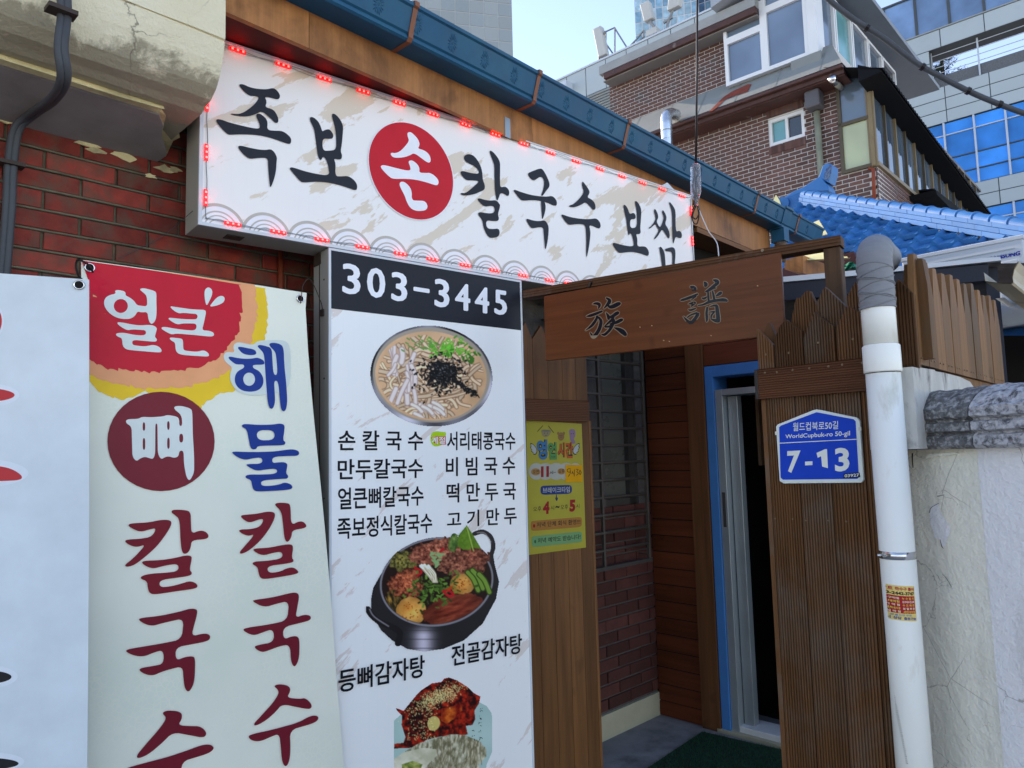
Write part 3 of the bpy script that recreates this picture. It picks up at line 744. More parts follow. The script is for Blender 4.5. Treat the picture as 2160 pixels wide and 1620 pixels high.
for P in (
 [(510,165),(560,165),(640,205),(740,225),(860,232),(935,210),(985,240),(1025,300),(1020,345),(985,358),(930,340),(825,318),(860,390),(832,455),(930,480),(975,530),(1005,600),(1000,655),(960,655),(900,590),(795,500),(720,545),(620,572),(520,572),(400,548),(400,535),(500,545),(570,520),(670,450),(735,380),(762,315),(640,315),(560,250),(512,190)],
 [(215,610),(270,608),(380,650),(560,695),(680,722),(770,730),(765,660),(720,570),(730,538),(780,540),(850,600),(868,650),(860,745),(960,755),(1050,755),(1120,800),(1165,850),(1165,905),(1145,925),(1080,905),(960,860),(820,820),(680,802),(520,798),(400,805),(360,800),(270,710),(220,640)],
 [(487,950),(530,942),(640,970),(740,990),(840,1000),(905,985),(950,1020),(988,1090),(980,1150),(975,1250),(950,1370),(900,1490),(890,1400),(880,1300),(872,1200),(870,1100),(800,1095),(720,1100),(645,1112),(590,1080),(520,1010)],
 [(1400,590),(1420,578),(1460,590),(1520,650),(1552,740),(1560,765),(1590,745),(1640,732),(1675,760),(1702,810),(1690,855),(1650,855),(1558,850),(1565,1008),(1650,1008),(1735,995),(1735,860),(1725,720),(1680,570),(1685,538),(1720,540),(1780,600),(1825,690),(1820,780),(1805,940),(1790,1015),(1810,1060),(1805,1110),(1770,1120),(1700,1105),(1730,1165),(1722,1330),(1800,1332),(1880,1325),(1950,1365),(2000,1430),(2000,1495),(1975,1508),(1900,1480),(1760,1435),(1600,1402),(1460,1398),(1320,1410),(1280,1395),(1190,1290),(1145,1235),(1160,1215),(1210,1225),(1340,1268),(1480,1300),(1650,1325),(1640,1220),(1610,1120),(1570,1075),(1550,1120),(1530,1125),(1505,1080),(1490,980),(1470,820),(1455,730),(1410,640)]):
    glyph(P, TA)
# red oval
a, b, c, d = SIGN.uz(777, 330)[0], SIGN.uz(955, 395)[0], SIGN.uz(848, 256)[1], SIGN.uz(890, 466)[1]
def disc(pl, cu, cz, ru_, rz, off, n=64):
    L = [(cu + ru_ * math.cos(t), cz + rz * math.sin(t)) for t in [2 * math.pi * i / n for i in range(n)]]
    ink = Ink(pl, off); ink.mb.add([pl.pt(u, z, off) for u, z in L], ink._face(L, [(0, i, i + 1) for i in range(1, n - 1)])); return ink
disc(SIGN, (a + b) / 2, (c + d) / 2, (b - a) / 2 + .004, (c - d) / 2 + .004, .0032).build('oval_rim', WHITE, MS)
disc(SIGN, (a + b) / 2, (c + d) / 2, (b - a) / 2, (c - d) / 2, .0036).build('red_oval', A(182, 34, 48), MS)
for P in (
 [(595,245),(620,230),(655,240),(720,305),(752,370),(745,410),(728,440),(790,455),(850,490),(885,540),(893,600),(870,622),(830,605),(760,550),(680,495),(630,525),(560,550),(470,558),(410,550),(380,510),(395,492),(440,500),(500,480),(570,410),(620,340),(600,290)],
 [(253,668),(280,648),(330,655),(480,695),(640,728),(630,660),(608,610),(630,588),(670,595),(725,640),(750,690),(745,745),(820,750),(890,748),(960,800),(993,850),(985,900),(950,905),(850,870),(700,832),(560,822),(410,825),(360,790),(290,720)],
 [(493,885),(515,858),(560,862),(620,915),(652,980),(650,1095),(730,1100),(800,1100),(840,1130),(853,1180),(830,1220),(760,1232),(690,1225),(630,1190),(590,1120),(560,1030),(510,940)]):
    glyph(P, TB, col=WHITE, off=.004)
for P in (
 [(1310,560),(1325,520),(1380,508),(1440,530),(1500,610),(1535,690),(1548,780),(1550,835),(1578,900),(1575,960),(1520,985),(1440,1020),(1340,1035),(1290,1030),(1265,1010),(1280,1000),(1330,1005),(1390,960),(1460,900),(1510,850),(1430,840),(1350,842),(1310,810),(1268,750),(1275,725),(1310,725),(1400,750),(1510,762),(1490,700),(1430,650),(1370,625),(1330,600)],
 [(1632,475),(1650,462),(1700,500),(1770,600),(1770,700),(1768,850),(1772,935),(1830,918),(1870,945),(1888,990),(1880,1035),(1860,1040),(1820,1010),(1772,1000),(1755,1060),(1735,1105),(1720,1070),(1705,960),(1698,800),(1698,650),(1680,600)],
 [(1482,1085),(1500,1065),(1560,1085),(1640,1100),(1720,1090),(1770,1150),(1765,1190),(1740,1275),(1757,1320),(1745,1355),(1700,1358),(1588,1345),(1600,1450),(1680,1460),(1750,1450),(1768,1500),(1750,1555),(1690,1570),(1640,1570),(1600,1530),(1560,1440),(1545,1340),(1500,1290),(1490,1255),(1520,1242),(1600,1260),(1700,1258),(1700,1170),(1640,1165),(1580,1175),(1530,1140)]):
    glyph(P, TB)
oo = .0035
for P in (
 [(180,190),(240,165),(320,135),(350,145),(400,230),(430,310),(425,350),(390,390),(350,450),(330,445),(355,380),(370,300),(355,240),(320,230),(290,250),(255,275),(220,260),(190,225)],
 [(15,385),(35,378),(100,405),(220,440),(330,455),(400,458),(455,448),(490,475),(513,515),(510,555),(490,565),(420,530),(330,505),(230,495),(130,505),(95,490),(40,420)],
 [(330,495),(365,505),(385,555),(380,620),(360,690),(345,720),(340,650),(335,580)],
 [(160,720),(175,708),(240,730),(310,738),(375,725),(405,765),(420,810),(415,900),(400,1000),(380,1075),(372,980),(362,880),(360,805),(300,805),(235,820),(205,800)],
 [(797,290),(810,287),(840,325),(880,385),(885,415),(855,465),(900,485),(935,515),(953,560),(950,600),(930,612),(900,580),(840,515),(790,550),(730,575),(680,580),(650,568),(655,555),(690,550),(750,500),(800,440),(820,395),(800,340)],
 [(558,668),(575,658),(640,685),(740,705),(840,715),(910,712),(955,703),(995,735),(1012,780),(1005,815),(985,820),(940,795),(875,778),(895,850),(890,930),(875,1050),(850,1165),(845,1080),(848,980),(845,880),(838,775),(760,768),(690,775),(650,780),(610,745)],
 [(1268,555),(1285,548),(1320,590),(1340,660),(1375,640),(1400,650),(1412,690),(1400,715),(1345,712),(1345,820),(1425,808),(1425,700),(1420,600),(1400,520),(1410,502),(1440,530),(1475,600),(1470,700),(1460,820),(1468,860),(1455,885),(1410,880),(1430,940),(1425,1030),(1510,1020),(1545,1050),(1562,1095),(1555,1130),(1535,1130),(1470,1105),(1380,1085),(1300,1090),(1225,1102),(1200,1080),(1150,1010),(1150,985),(1175,985),(1260,1010),(1390,1030),(1385,960),(1365,885),(1345,870),(1335,900),(1325,890),(1310,780),(1300,700),(1280,620)],
 [(1618,605),(1632,595),(1660,650),(1668,695),(1645,740),(1670,790),(1690,812),(1725,725),(1730,690),(1710,640),(1712,615),(1725,612),(1755,670),(1762,705),(1742,770),(1775,815),(1798,880),(1795,930),(1780,932),(1755,890),(1715,825),(1690,860),(1660,910),(1625,945),(1617,935),(1650,885),(1675,840),(1655,810),(1635,765),(1600,800),(1565,825),(1555,815),(1590,790),(1625,740),(1640,700),(1620,640)],
 [(1787,525),(1800,518),(1840,570),(1865,620),(1863,760),(1870,860),(1905,842),(1930,865),(1938,900),(1930,930),(1905,930),(1865,910),(1850,960),(1838,1000),(1832,960),(1828,850),(1826,700),(1820,610)],
 [(1680,1030),(1700,1028),(1735,1080),(1745,1150),(1750,1270),(1825,1270),(1830,1150),(1825,1090),(1790,1080),(1755,1082),(1740,1055),(1770,1045),(1835,1028),(1862,1065),(1862,1150),(1852,1250),(1850,1330),(1720,1335),(1700,1150),(1685,1080)]):
    glyph(P, TC, off=oo); oo += 1e-4

# LED string round the edge of the signboard
g = G('led_red'); g.b.inputs['Emission Color'].default_value = (1, .02, .02, 1); g.b.inputs['Emission Strength'].default_value = 0.3; M['led'] = g.out((.7, .02, .03), .3)
g = G('led_point'); g.b.inputs['Emission Color'].default_value = (1, .012, .010, 1); g.b.inputs['Emission Strength'].default_value = 16.0; M['ledp'] = g.out((.9, .3, .3), .3)
LS = thing('led_light_string', 'string of small red LED modules running along the edges of the main signboard', 'light string', SIGN.pt(1.2, sz1, .01))
toppx = [(500,100),(596,131),(683,160),(765,188),(841,213),(912,236),(980,260),(1043,279),(1103,300),(1160,320),(1214,337),(1264,354),(1311,369),(1354,384),(1395,396),(1437,409)]
botpx = [(490,466),(586,485),(678,502),(763,520),(843,536),(911,550),(980,564),(1042,574),(1102,583),(1158,595)]
def ledmod(u, z, vert=False):
    w, h = (.030, .0065) if not vert else (.0065, .030)
    m = MB().box(SIGN, u - w, u + w, z - h, z + h, .003, .009).build('led_module', M['led'], LS, bevel=.002)
    b = MB()
    for k in (-1, 0, 1):
        du, dz = (k * .019, 0) if not vert else (0, k * .019)
        r = .0034
        b.box(SIGN, u + du - r, u + du + r, z + dz - r, z + dz + r, .009, .0115)
    b.build('bulb', M['ledp'], m)
ut = []
for x, y in toppx: u, _ = SIGN.uz(x, y); ut.append(u); ledmod(u, sz1 - .018)
for x, y in botpx: u, _ = SIGN.uz(x, y); ledmod(u, sz0 + .010)
for x, y in botpx[-1:]:
    for k in range(1, 9): ledmod(SIGN.uz(x, y)[0] + .125 * k, sz0 + .01)
for y in (218, 322, 418): ledmod(su0 + .010, SIGN.uz(433, y)[1], True)
for y in (446, 508, 566): ledmod(su1 - .008, SIGN.uz(1455, y)[1], True)
for k in range(2):
    P = [SIGN.pt(u, sz1 - .014 + .005 * math.sin(u * 23 + k * 2) - k * .004, .006) for u in np.linspace(su0 + .02, su1 - .01, 60)]
    MB().tube(P, .0011, 4).build('wire', M['alu'], LS, smooth=True)
    P = [SIGN.pt(u, sz0 + .012 + .004 * math.sin(u * 21 + k * 2), .006) for u in np.linspace(su0 + .01, 2.6, 60)]
    MB().tube(P, .0010, 4).build('wire', M['alu'], LS, smooth=True)
MB().tube([SIGN.pt(su0 + .012 + .002 * math.sin(z * 40), z, .006) for z in np.linspace(sz0 + .01, sz1 - .02, 30)], .0014, 4).build('wire', M['cable'], LS, smooth=True)
MB().tube([SIGN.pt(su1 - .009 + .002 * math.sin(z * 40), z, .006) for z in np.linspace(sz0 + .01, sz1 - .02, 30)], .0014, 4).build('wire', M['cable'], LS, smooth=True)

# ============================================================ tall menu signboard
vu0, vz1 = SIGN.uz(693, 519, .004); vu1 = SIGN.uz(1099, 592, .004)[0]; vz1 = sz0 - .016
MV = thing('menu_signboard', 'tall white menu signboard with a black phone number band and pictures of dishes', 'signboard', SIGN.pt((vu0 + vu1) / 2, .2, 0))
VF = .004
MB().box(SIGN, vu0, vu1, .22, vz1, -.13, VF - .003).build('case', M['case_grey'], MV, bevel=.003)
MB().box(SIGN, vu0 + .009, vu1 - .009, .235, vz1 - .009, VF - .003, VF).build('face', M['flex_v'], MV)
fr = MB()
for a in ((vu0, vu0 + .009, .22, vz1), (vu1 - .009, vu1, .22, vz1)): fr.box(SIGN, *a, VF - .003, VF + .003)
for a in ((vu0 + .009, vu1 - .009, .22, .235), (vu0 + .009, vu1 - .009, vz1 - .009, vz1)): fr.box(SIGN, *a, VF - .003, VF + .003)
fr.build('edge_frame', M['white_trim'], MV)
MB().box(SIGN, vu0 - .002, vu0 - .0005, .22, vz1 - .02, -.075, -.070).build('case_seam', M['rust'], MV)
for z in (vz1 - .12, 1.9, 1.45, 1.0): MB().box(SIGN, vu0 - .003, vu0 - .0008, z, z + .006, -.035, -.029).build('screw', M['rust'], MV)
MB().box(SIGN, vu0 - .004, vu0 - .001, vz1 - .05, vz1 - .004, -.12, -.06).build('bracket', M['rust'], MV)
zband = SIGN.uz(692, 650, VF)[1]
MB().box(SIGN, vu0 + .009, vu1 - .009, zband, vz1 - .009, VF, VF + .0008).build('phone_band', flat((.016, .018, .024), .35), MV)
i = Ink(SIGN, VF + .0012); 
for ch, x0, x1, y0, y1 in (('3', 332, 488, 230, 490), ('0', 543, 700, 264, 520), ('3', 750, 888, 302, 550), ('-', 940, 1078, 434, 470), ('3', 1119, 1248, 360, 602), ('4', 1295, 1426, 397, 626), ('4', 1464, 1588, 426, 648), ('5', 1630, 1740, 454, 666)):
    k_ = (x1 - x0) * .07; q_ = [(x0, y0 - k_), (x1, y0 + k_), (x1, y1 + k_), (x0, y1 - k_)]
    i.strike(ch, [(640 + x / 4.05 + (2.0 if n_ in (0, 3) else -2.0), 500 + y / 4.05 + (1.4 if n_ < 2 else -1.4)) for n_, (x, y) in enumerate(q_)], 2.0)
i.build('lettering', WHITE, MV)
T4 = lambda q: [(680 + x / 4.8, 880 + y / 4.8) for x, y in q]
BK = (.008, .008, .012)
for s, q in (('손 칼 국 수', [(158,130),(1020,140),(1020,335),(158,340)]), ('만두칼국수', [(155,425),(1020,418),(1020,615),(155,635)]),
             ('얼큰뼈칼국수', [(158,715),(1025,692),(1025,893),(158,940)]), ('족보정식칼국수', [(150,1020),(1112,968),(1112,1168),(150,1240)]),
             ('서리태콩국수', [(1262,145),(1955,150),(1955,330),(1262,335)]), ('비 빔 국 수', [(1250,405),(1952,398),(1952,580),(1250,600)]),
             ('떡 만 두 국', [(1258,670),(1960,655),(1960,835),(1258,870)]), ('고 기 만 두', [(1262,960),(1968,905),(1968,1085),(1262,1118)])):
    i = Ink(SIGN, VF + .001); i.text(s, T4(q), .017); i.build('lettering', BK, MV)
T5 = lambda q: [(700 + x / 5.023, 1330 + y / 5.023) for x, y in q]
for s, q in (('전골감자탕', [(1268,160),(2015,30),(2015,240),(1268,385)]), ('등뼈감자탕', [(70,420),(985,255),(985,490),(70,665)])):
    i = Ink(SIGN, VF + .0045); i.text(s, T5(q), .017); i.build('lettering', BK, MV)
i = Ink(SIGN, VF + .001)
i.shape([[(1095,190),(1110,155),(1160,140),(1210,150),(1255,150),(1245,200),(1250,260),(1200,285),(1150,300),(1110,280),(1095,240)]], 2, 9, (680, 880, 4.8)); i.build('season_badge', A(150, 190, 40), MV)
i = Ink(SIGN, VF + .0014); i.text('계절', T4([(1098,192),(1252,192),(1252,278),(1098,278)]), .07); i.build('season_badge', A(190, 40, 50), MV)
i = Ink(SIGN, VF + .0018); i.text('계절', T4([(1106,198),(1244,198),(1244,271),(1106,271)]), .01); i.build('season_badge', WHITE, MV)

# ---- printed dish pictures: a fine coloured grid laid flat on the vinyl
class Pic:
    def __init__(s, x0, y0, x1, y1, res=1.0):
        s.x0, s.y0, s.res = x0, y0, res
        s.w = int((x1 - x0) * res); s.h = int((y1 - y0) * res)
        s.X, s.Y = np.meshgrid(x0 + (np.arange(s.w) + .5) / res, y0 + (np.arange(s.h) + .5) / res)
        s.c = np.zeros((s.h, s.w, 3)); s.a = np.zeros((s.h, s.w))
    def noise(s, f, oct=4, seed=0, sx=1.0, ang=0.0):
        r = np.random.default_rng(seed + 11); out = np.zeros_like(s.X); amp = 1; tot = 0
        ca, sa = math.cos(ang), math.sin(ang)
        U = (s.X * ca + s.Y * sa) * sx; V = -s.X * sa + s.Y * ca
        for o in range(oct):
            g = r.random((64, 64)); u = U * f + 100; v = V * f + 100
            iu, iv = np.floor(u).astype(int), np.floor(v).astype(int); fu, fv = u - iu, v - iv
            fu, fv = fu * fu * (3 - 2 * fu), fv * fv * (3 - 2 * fv)
            q = lambda a, b: g[a % 64, b % 64]
            out += amp * ((q(iu, iv) * (1 - fu) + q(iu + 1, iv) * fu) * (1 - fv) + (q(iu, iv + 1) * (1 - fu) + q(iu + 1, iv + 1) * fu) * fv)
            tot += amp; amp *= .55; f *= 2.05
        return out / tot
    def put(s, m, col, alpha=True):
        m = np.clip(m, 0, 1)
        if alpha: s.a = np.maximum(s.a, m)
        col = np.array(col, float)
        s.c = s.c * (1 - m[..., None]) + (col if col.ndim == 3 else col[None, None]) * m[..., None]
    def ell(s, cx, cy, rx, ry, rot=0, soft=1.2, wob=0, seed=0):
        c, q = math.cos(rot), math.sin(rot); dx, dy = s.X - cx, s.Y - cy
        a = dx * c + dy * q; b = -dx * q + dy * c; r = np.sqrt((a / rx) ** 2 + (b / ry) ** 2)
        if wob: r = r + (s.noise(.09, 3, seed) - .5) * wob
        return np.clip((1 - r) * min(rx, ry) / soft + .5, 0, 1), r
    def line(s, pts, w, soft=1.0):
        P = spline([Vector((p[0], p[1], 0)) for p in pts], 5) if len(pts) > 2 else [Vector((p[0], p[1], 0)) for p in pts]
        d = np.full_like(s.X, 1e9)
        xs = [p.x for p in P]; ys = [p.y for p in P]; m = w + 3
        i0, i1 = max(0, int((min(xs) - m - s.x0) * s.res)), min(s.w, int((max(xs) + m - s.x0) * s.res) + 1)
        j0, j1 = max(0, int((min(ys) - m - s.y0) * s.res)), min(s.h, int((max(ys) + m - s.y0) * s.res) + 1)
        if i1 <= i0 or j1 <= j0: return d * 0
        X, Y = s.X[j0:j1, i0:i1], s.Y[j0:j1, i0:i1]; dd = np.full_like(X, 1e9)
        for p, q in zip(P[:-1], P[1:]):
            vx, vy = q.x - p.x, q.y - p.y; L = vx * vx + vy * vy + 1e-9
            t = np.clip(((X - p.x) * vx + (Y - p.y) * vy) / L, 0, 1)
            dd = np.minimum(dd, np.hypot(X - p.x - vx * t, Y - p.y - vy * t))
        out = np.zeros_like(s.X); out[j0:j1, i0:i1] = np.clip((w - dd) / soft + .5, 0, 1); s.dd = (j0, j1, i0, i1, dd); return out
    def strand(s, pts, w, col, edge, clip=None):
        m = s.line(pts, w + .8); m = m if clip is None else m * clip; s.put(m, edge, False)
        m = s.line(pts, w * .72, 1.4); m = m if clip is None else m * clip; s.put(m, col, False)
    def poly(s, P, soft=1.0):
        ins = np.zeros(s.X.shape, bool); n = len(P)
        for i in range(n):
            (x0, y0), (x1, y1) = P[i], P[(i + 1) % n]
            c = ((y0 > s.Y) != (y1 > s.Y)) & (s.X < (x1 - x0) * (s.Y - y0) / ((y1 - y0) or 1e-9) + x0); ins ^= c
        return ins.astype(float)
    def build(s, pl, off, name, parent, rough=.35):
        xs = s.x0 + np.arange(s.w + 1) / s.res; ys = s.y0 + np.arange(s.h + 1) / s.res
        XX, YY = np.meshgrid(xs, ys)
        r = np.array(_f)[None, None] + np.array(_r)[None, None] * ((XX - 1080) / F)[..., None] - np.array(_u)[None, None] * ((YY - 810) / F)[..., None]
        n = np.array(pl.n); o = np.array(pl.o + pl.n * off)
        t = ((o - np.array(CAM)) @ n) / (r @ n)
        P = np.array(CAM)[None, None] + r * t[..., None]
        keep = s.a > .5
        jj, ii = np.nonzero(keep); W1 = s.w + 1
        q = np.stack([jj * W1 + ii, (jj + 1) * W1 + ii, (jj + 1) * W1 + ii + 1, jj * W1 + ii + 1], 1)
        used, inv = np.unique(q, return_inverse=True); inv = inv.reshape(q.shape)
        V = P.reshape(-1, 3)[used]; o0 = V[0].copy(); V = V - o0
        me = bpy.data.meshes.new(name); me.vertices.add(len(V)); me.vertices.foreach_set('co', V.astype(np.float32).ravel())
        me.loops.add(q.size); me.loops.foreach_set('vertex_index', inv.astype(np.int32).ravel())
        me.polygons.add(len(q)); me.polygons.foreach_set('loop_start', (np.arange(len(q)) * 4).astype(np.int32))
        # smooth colours: one per point
        C = s.c.copy(); Cp = np.zeros((s.h + 1, s.w + 1, 3)); N = np.zeros((s.h + 1, s.w + 1, 1))
        kk = keep[..., None].astype(float)
        for dj in (0, 1):
            for di in (0, 1): Cp[dj:s.h + dj, di:s.w + di] += C * kk; N[dj:s.h + dj, di:s.w + di] += kk
        Cp = Cp / np.maximum(N, 1)
        at = me.color_attributes.new('Col', 'FLOAT_COLOR', 'POINT'); cc = np.ones((len(used), 4), np.float32)
        srgb = Cp.reshape(-1, 3)[used] / 255.0
        l = np.where(srgb <= .04045, srgb / 12.92, ((srgb + .055) / 1.055) ** 2.4) / np.array(KW)
        cc[:, :3] = np.clip(l, .004, .85); at.data.foreach_set('color', cc.ravel())
        me.update(); me.validate()
        ob = link(name, me, parent, print_mat()); ob.location = Vector([float(v) for v in o0]) - wloc(parent); return ob
_pm = []
def print_mat():
    if not _pm:
        g = G('photo_print'); v = g.n('VertexColor') if hasattr(bpy.types, 'ShaderNodeVertexColor') else g.n('Attribute')
        try: v.layer_name = 'Col'
        except AttributeError: v.attribute_name = 'Col'
        _pm.append(g.out(v.outputs[0], .4, 0, .15))
    return _pm[0]
# noodle soup
p = Pic(772, 680, 1046, 906)
cx, cy = 910, 793
m, r = p.ell(cx, cy, 129, 106, .12); n1 = p.noise(.03, 3, 1)
ang = np.arctan2(p.Y - cy, p.X - cx)
st = 110 + 50 * np.sin(ang * 3 + 1) + 35 * np.sin(ang * 7) + 30 * (p.Y - cy) / 100
p.put(m, np.stack([st * .92, st * .93, st * 1.05], -1))
m2, r2 = p.ell(cx, cy - 2, 124, 100, .12); p.put(m2, (150, 142, 136), False)
m3, r3 = p.ell(cx - 1, cy, 118, 94, .12); nb = p.noise(.025, 4, 3)
p.put(m3, np.stack([172 + 50 * nb, 136 + 46 * nb, 108 + 42 * nb], -1), False)
R = np.random.default_rng(5); clip = p.ell(cx, cy + 2, 112, 88, .12)[0]
for k in range(150):
    a0 = R.uniform(0, 6.28); rad = R.uniform(.15, .95); x = cx + 100 * rad * math.cos(a0); y = cy + 5 + 78 * rad * math.sin(a0)
    t = a0 + math.pi / 2 + R.uniform(-.7, .7); L = R.uniform(26, 62); b = R.uniform(-1.3, 1.3)
    P = [(x + L * s_ * math.cos(t + b * s_), y + L * .8 * s_ * math.sin(t + b * s_)) for s_ in (-1, -.5, 0, .5, 1)]
    v = R.uniform(.8, 1.06)
    p.strand(P, R.uniform(2.6, 4.8), (222 * v, 198 * v, 176 * v), (150 * v, 112 * v, 88 * v), clip)
for k in range(16):   # pale shredded chicken
    x, y = R.uniform(822, 880), R.uniform(740, 850); t = R.uniform(1.2, 2.2); L = R.uniform(12, 30)
    p.strand([(x - L * math.cos(t), y - L * math.sin(t)), (x + R.uniform(-4, 4), y), (x + L * math.cos(t), y + L * math.sin(t))], R.uniform(3, 6), (214, 204, 212), (168, 148, 150), clip)
for k in range(8):
    x, y = R.uniform(880, 930), R.uniform(850, 878); p.strand([(x - 12, y - 6), (x, y), (x + 9, y + 9)], 4, (220, 210, 214), (170, 150, 150), clip)
for k in range(70):   # onion tops
    x, y = R.normal(948, 22), R.normal(734, 11)
    if R.random() < .35: p.put(p.line([(x - 4, y), (x, y - 4), (x + 4, y), (x, y + 4), (x - 4, y)], 1.4), (90, 175, 60), False)
    else:
        t = R.uniform(0, 3.1); g_ = R.uniform(.6, 1.1); p.put(p.line([(x, y), (x + 7 * math.cos(t), y + 6 * math.sin(t))], 1.8), (80 * g_, 178 * g_, 58 * g_), False)
for k in range(20):
    x, y = R.normal(882, 14), R.normal(728, 9); p.put(p.line([(x, y), (x + 5, y + 3)], 1.5), (90, 140, 70), False)
for k in range(16):
    x, y = R.normal(992, 8), R.normal(750, 8); p.put(p.line([(x, y), (x + 4, y + 4)], 2), (50, 110, 40), False)
p.put(p.ell(936, 783, 27, 19, .1, wob=1.2, seed=50)[0], (20, 20, 24), False)
for k in range(620):  # seaweed flakes
    if k < 430: x, y = R.normal(935, 21), R.normal(783, 15)
    elif k < 540: x, y = R.normal(918, 22), R.normal(800, 15)
    else: tt = R.random(); x, y = 955 + 50 * tt + R.normal(0, 3), 800 + 32 * tt + R.normal(0, 2.5)
    t = R.uniform(0, 3.14); L = R.uniform(1.5, 5); v = R.uniform(6, 34)
    p.put(p.line([(x, y), (x + L * math.cos(t), y + L * math.sin(t))], R.uniform(.9, 2.0)), (v, v * 1.02, v * 1.15), False)
for k in range(60):
    x, y = R.normal(935, 18), R.normal(783, 12); p.put(p.line([(x, y), (x + 1, y + .5)], .6), (120, 122, 135), False)
p.build(SIGN, VF + .0006, 'soup_picture', MV)
# braised pork hotpot
p = Pic(772, 1104, 1056, 1376); O = lambda x, y: (700 + x / 5.023, 1100 + y / 5.023)
def oe(cx, cy, rx, ry, rot=0, **k): return p.ell(700 + cx / 5.023, 1100 + cy / 5.023, rx / 5.023, ry / 5.023, rot, **k)
body = p.poly([O(*q) for q in ((415,830),(440,700),(520,560),(640,420),(900,260),(1250,180),(1600,300),(1720,430),(1772,640),(1740,820),(1600,1080),(1400,1260),(1180,1350),(980,1378),(800,1350),(640,1260),(520,1150),(440,1010),(415,920))])
u_ = (p.X - 700) * 5.023
hi = np.exp(-((u_ - 970) / 110) ** 2) * 150 + np.exp(-((u_ - 1700) / 60) ** 2) * 40 + np.exp(-((u_ - 480) / 50) ** 2) * 40
v_ = (p.Y - 1100) * 5.023
hi = hi * np.clip((v_ - 1080) / 120, 0, 1) * (1 - .35 * (np.sin(v_ / 15) > .9)) + 34
p.put(body, np.stack([hi, hi * .98, hi * 1.12], -1))
h1 = p.line([O(380, 930), O(430, 1000), O(520, 1070), O(640, 1120), O(720, 1180), O(700, 1290)], 6.5); p.put(h1, (26, 24, 28)); p.put(p.line([O(400, 930), O(450, 1010), O(600, 1110)], 1.6), (110, 108, 120), False)
h2 = p.line([O(1510, 130), O(1600, 108), O(1680, 160), O(1712, 260), O(1690, 360), O(1700, 430)], 4.5); p.put(h2, (40, 38, 44)); p.put(p.line([O(1540, 120), O(1620, 125), O(1690, 220)], 1.2), (120, 118, 125), False)
rimo = oe(1110, 640, 605, 470, -.16)[0]; p.put(rimo, (120, 120, 134))
rimi = oe(1110, 640, 585, 448, -.16)[0]; p.put(rimi, (34, 20, 18), False)
ins = rimi * oe(1110, 640, 580, 445, -.16)[0]
def blob(cx, cy, rx, ry, c0, c1, f=.12, rot=0, seed=0, wob=.5, stripe=None):
    m = oe(cx, cy, rx, ry, rot, wob=wob, seed=seed)[0] * (np.maximum(ins, (p.Y < O(0, 420)[1]).astype(float)))
    n = p.noise(f, 5, seed + 7) if stripe is None else p.noise(f, 4, seed + 7, stripe[0], stripe[1])
    n = np.clip((n - .25) * 2, 0, 1)[..., None]; r = oe(cx, cy, rx, ry, rot)[1]
    c = (np.array(c0) * (1 - n) + np.array(c1) * n) * np.clip(1.15 - r * .35, .4, 1.1)[..., None]
    p.put(m, c)
blob(760, 430, 150, 110, (30, 30, 18), (150, 140, 70), .25, seed=1); blob(650, 860, 90, 170, (24, 22, 14), (175, 130, 60), .22, seed=2, stripe=(.4, 1.2))
blob(1100, 330, 280, 150, (70, 26, 20), (215, 130, 105), .2, -.25, seed=3, wob=.8)
blob(1420, 440, 260, 150, (64, 26, 22), (196, 122, 98), .22, -.2, seed=4, wob=.8)
blob(790, 660, 180, 160, (70, 24, 16), (222, 120, 84), .22, .2, seed=5, wob=.7)
blob(840, 950, 160, 150, (190, 120, 52), (236, 176, 96), .05, 0, seed=6, wob=.15)
blob(1380, 665, 130, 110, (180, 115, 50), (234, 178, 100), .05, 0, seed=7, wob=.15)
blob(1290, 930, 330, 150, (84, 26, 18), (176, 84, 60), .09, -.25, seed=8, wob=.4, stripe=(.25, -.3))
[p.strand([O(a, b), O(a + 60, b + 70), O(a + 110, b + 190)], 5.5, (104, 140, 56), (40, 66, 24)) for a, b in ((1440, 540), (1490, 520), (1560, 560))]
blob(1290, 220, 55, 110, (50, 84, 36), (130, 160, 84), .14, .2, seed=21, wob=.7)
leaf = p.poly([O(*q) for q in ((1430, 40), (1500, 150), (1560, 250), (1600, 320), (1440, 330), (1330, 260), (1340, 150))]); p.put(leaf, np.stack([60 + 40 * p.noise(.2, 3, 44), 96 + 46 * p.noise(.2, 3, 44), 26 + 16 * p.noise(.2, 3, 44)], -1))
blob(1500, 380, 170, 90, (70, 28, 22), (196, 116, 92), .24, -.1, seed=31, wob=.8)
p.put(p.line([O(1430, 60), O(1470, 200), O(1500, 310)], 1.2), (140, 170, 80), False)
for k in range(120):
    x, y = O(R.normal(1080, 130), R.normal(720, 90)); t = R.uniform(0, 3.14); g_ = R.uniform(.35, 1.1)
    p.put(p.line([(x, y), (x + 7 * math.cos(t), y + 6 * math.sin(t))], R.uniform(1.2, 2.6)) * ins, (84 * g_, 128 * g_, 50 * g_), False)
for k in range(18):
    x, y = O(R.normal(1100, 40), R.normal(380, 60)); t = R.uniform(0, 3.14)
    p.put(p.line([(x, y), (x + 6 * math.cos(t), y + 5 * math.sin(t))], 2.2), (120, 160, 112), False)
for k in range(14):
    x0, y0 = R.uniform(930, 1040), R.uniform(460, 500); p.strand([O(x0, y0), O(x0 + 60, y0 + 70), O(1090 + R.uniform(-20, 30), 640)], 1.5, (236, 232, 214), (160, 150, 130)); p.put(p.line([O(x0 - 4, y0 - 4), O(x0 + 4, y0 + 2)], 2.2), (240, 238, 224), False)
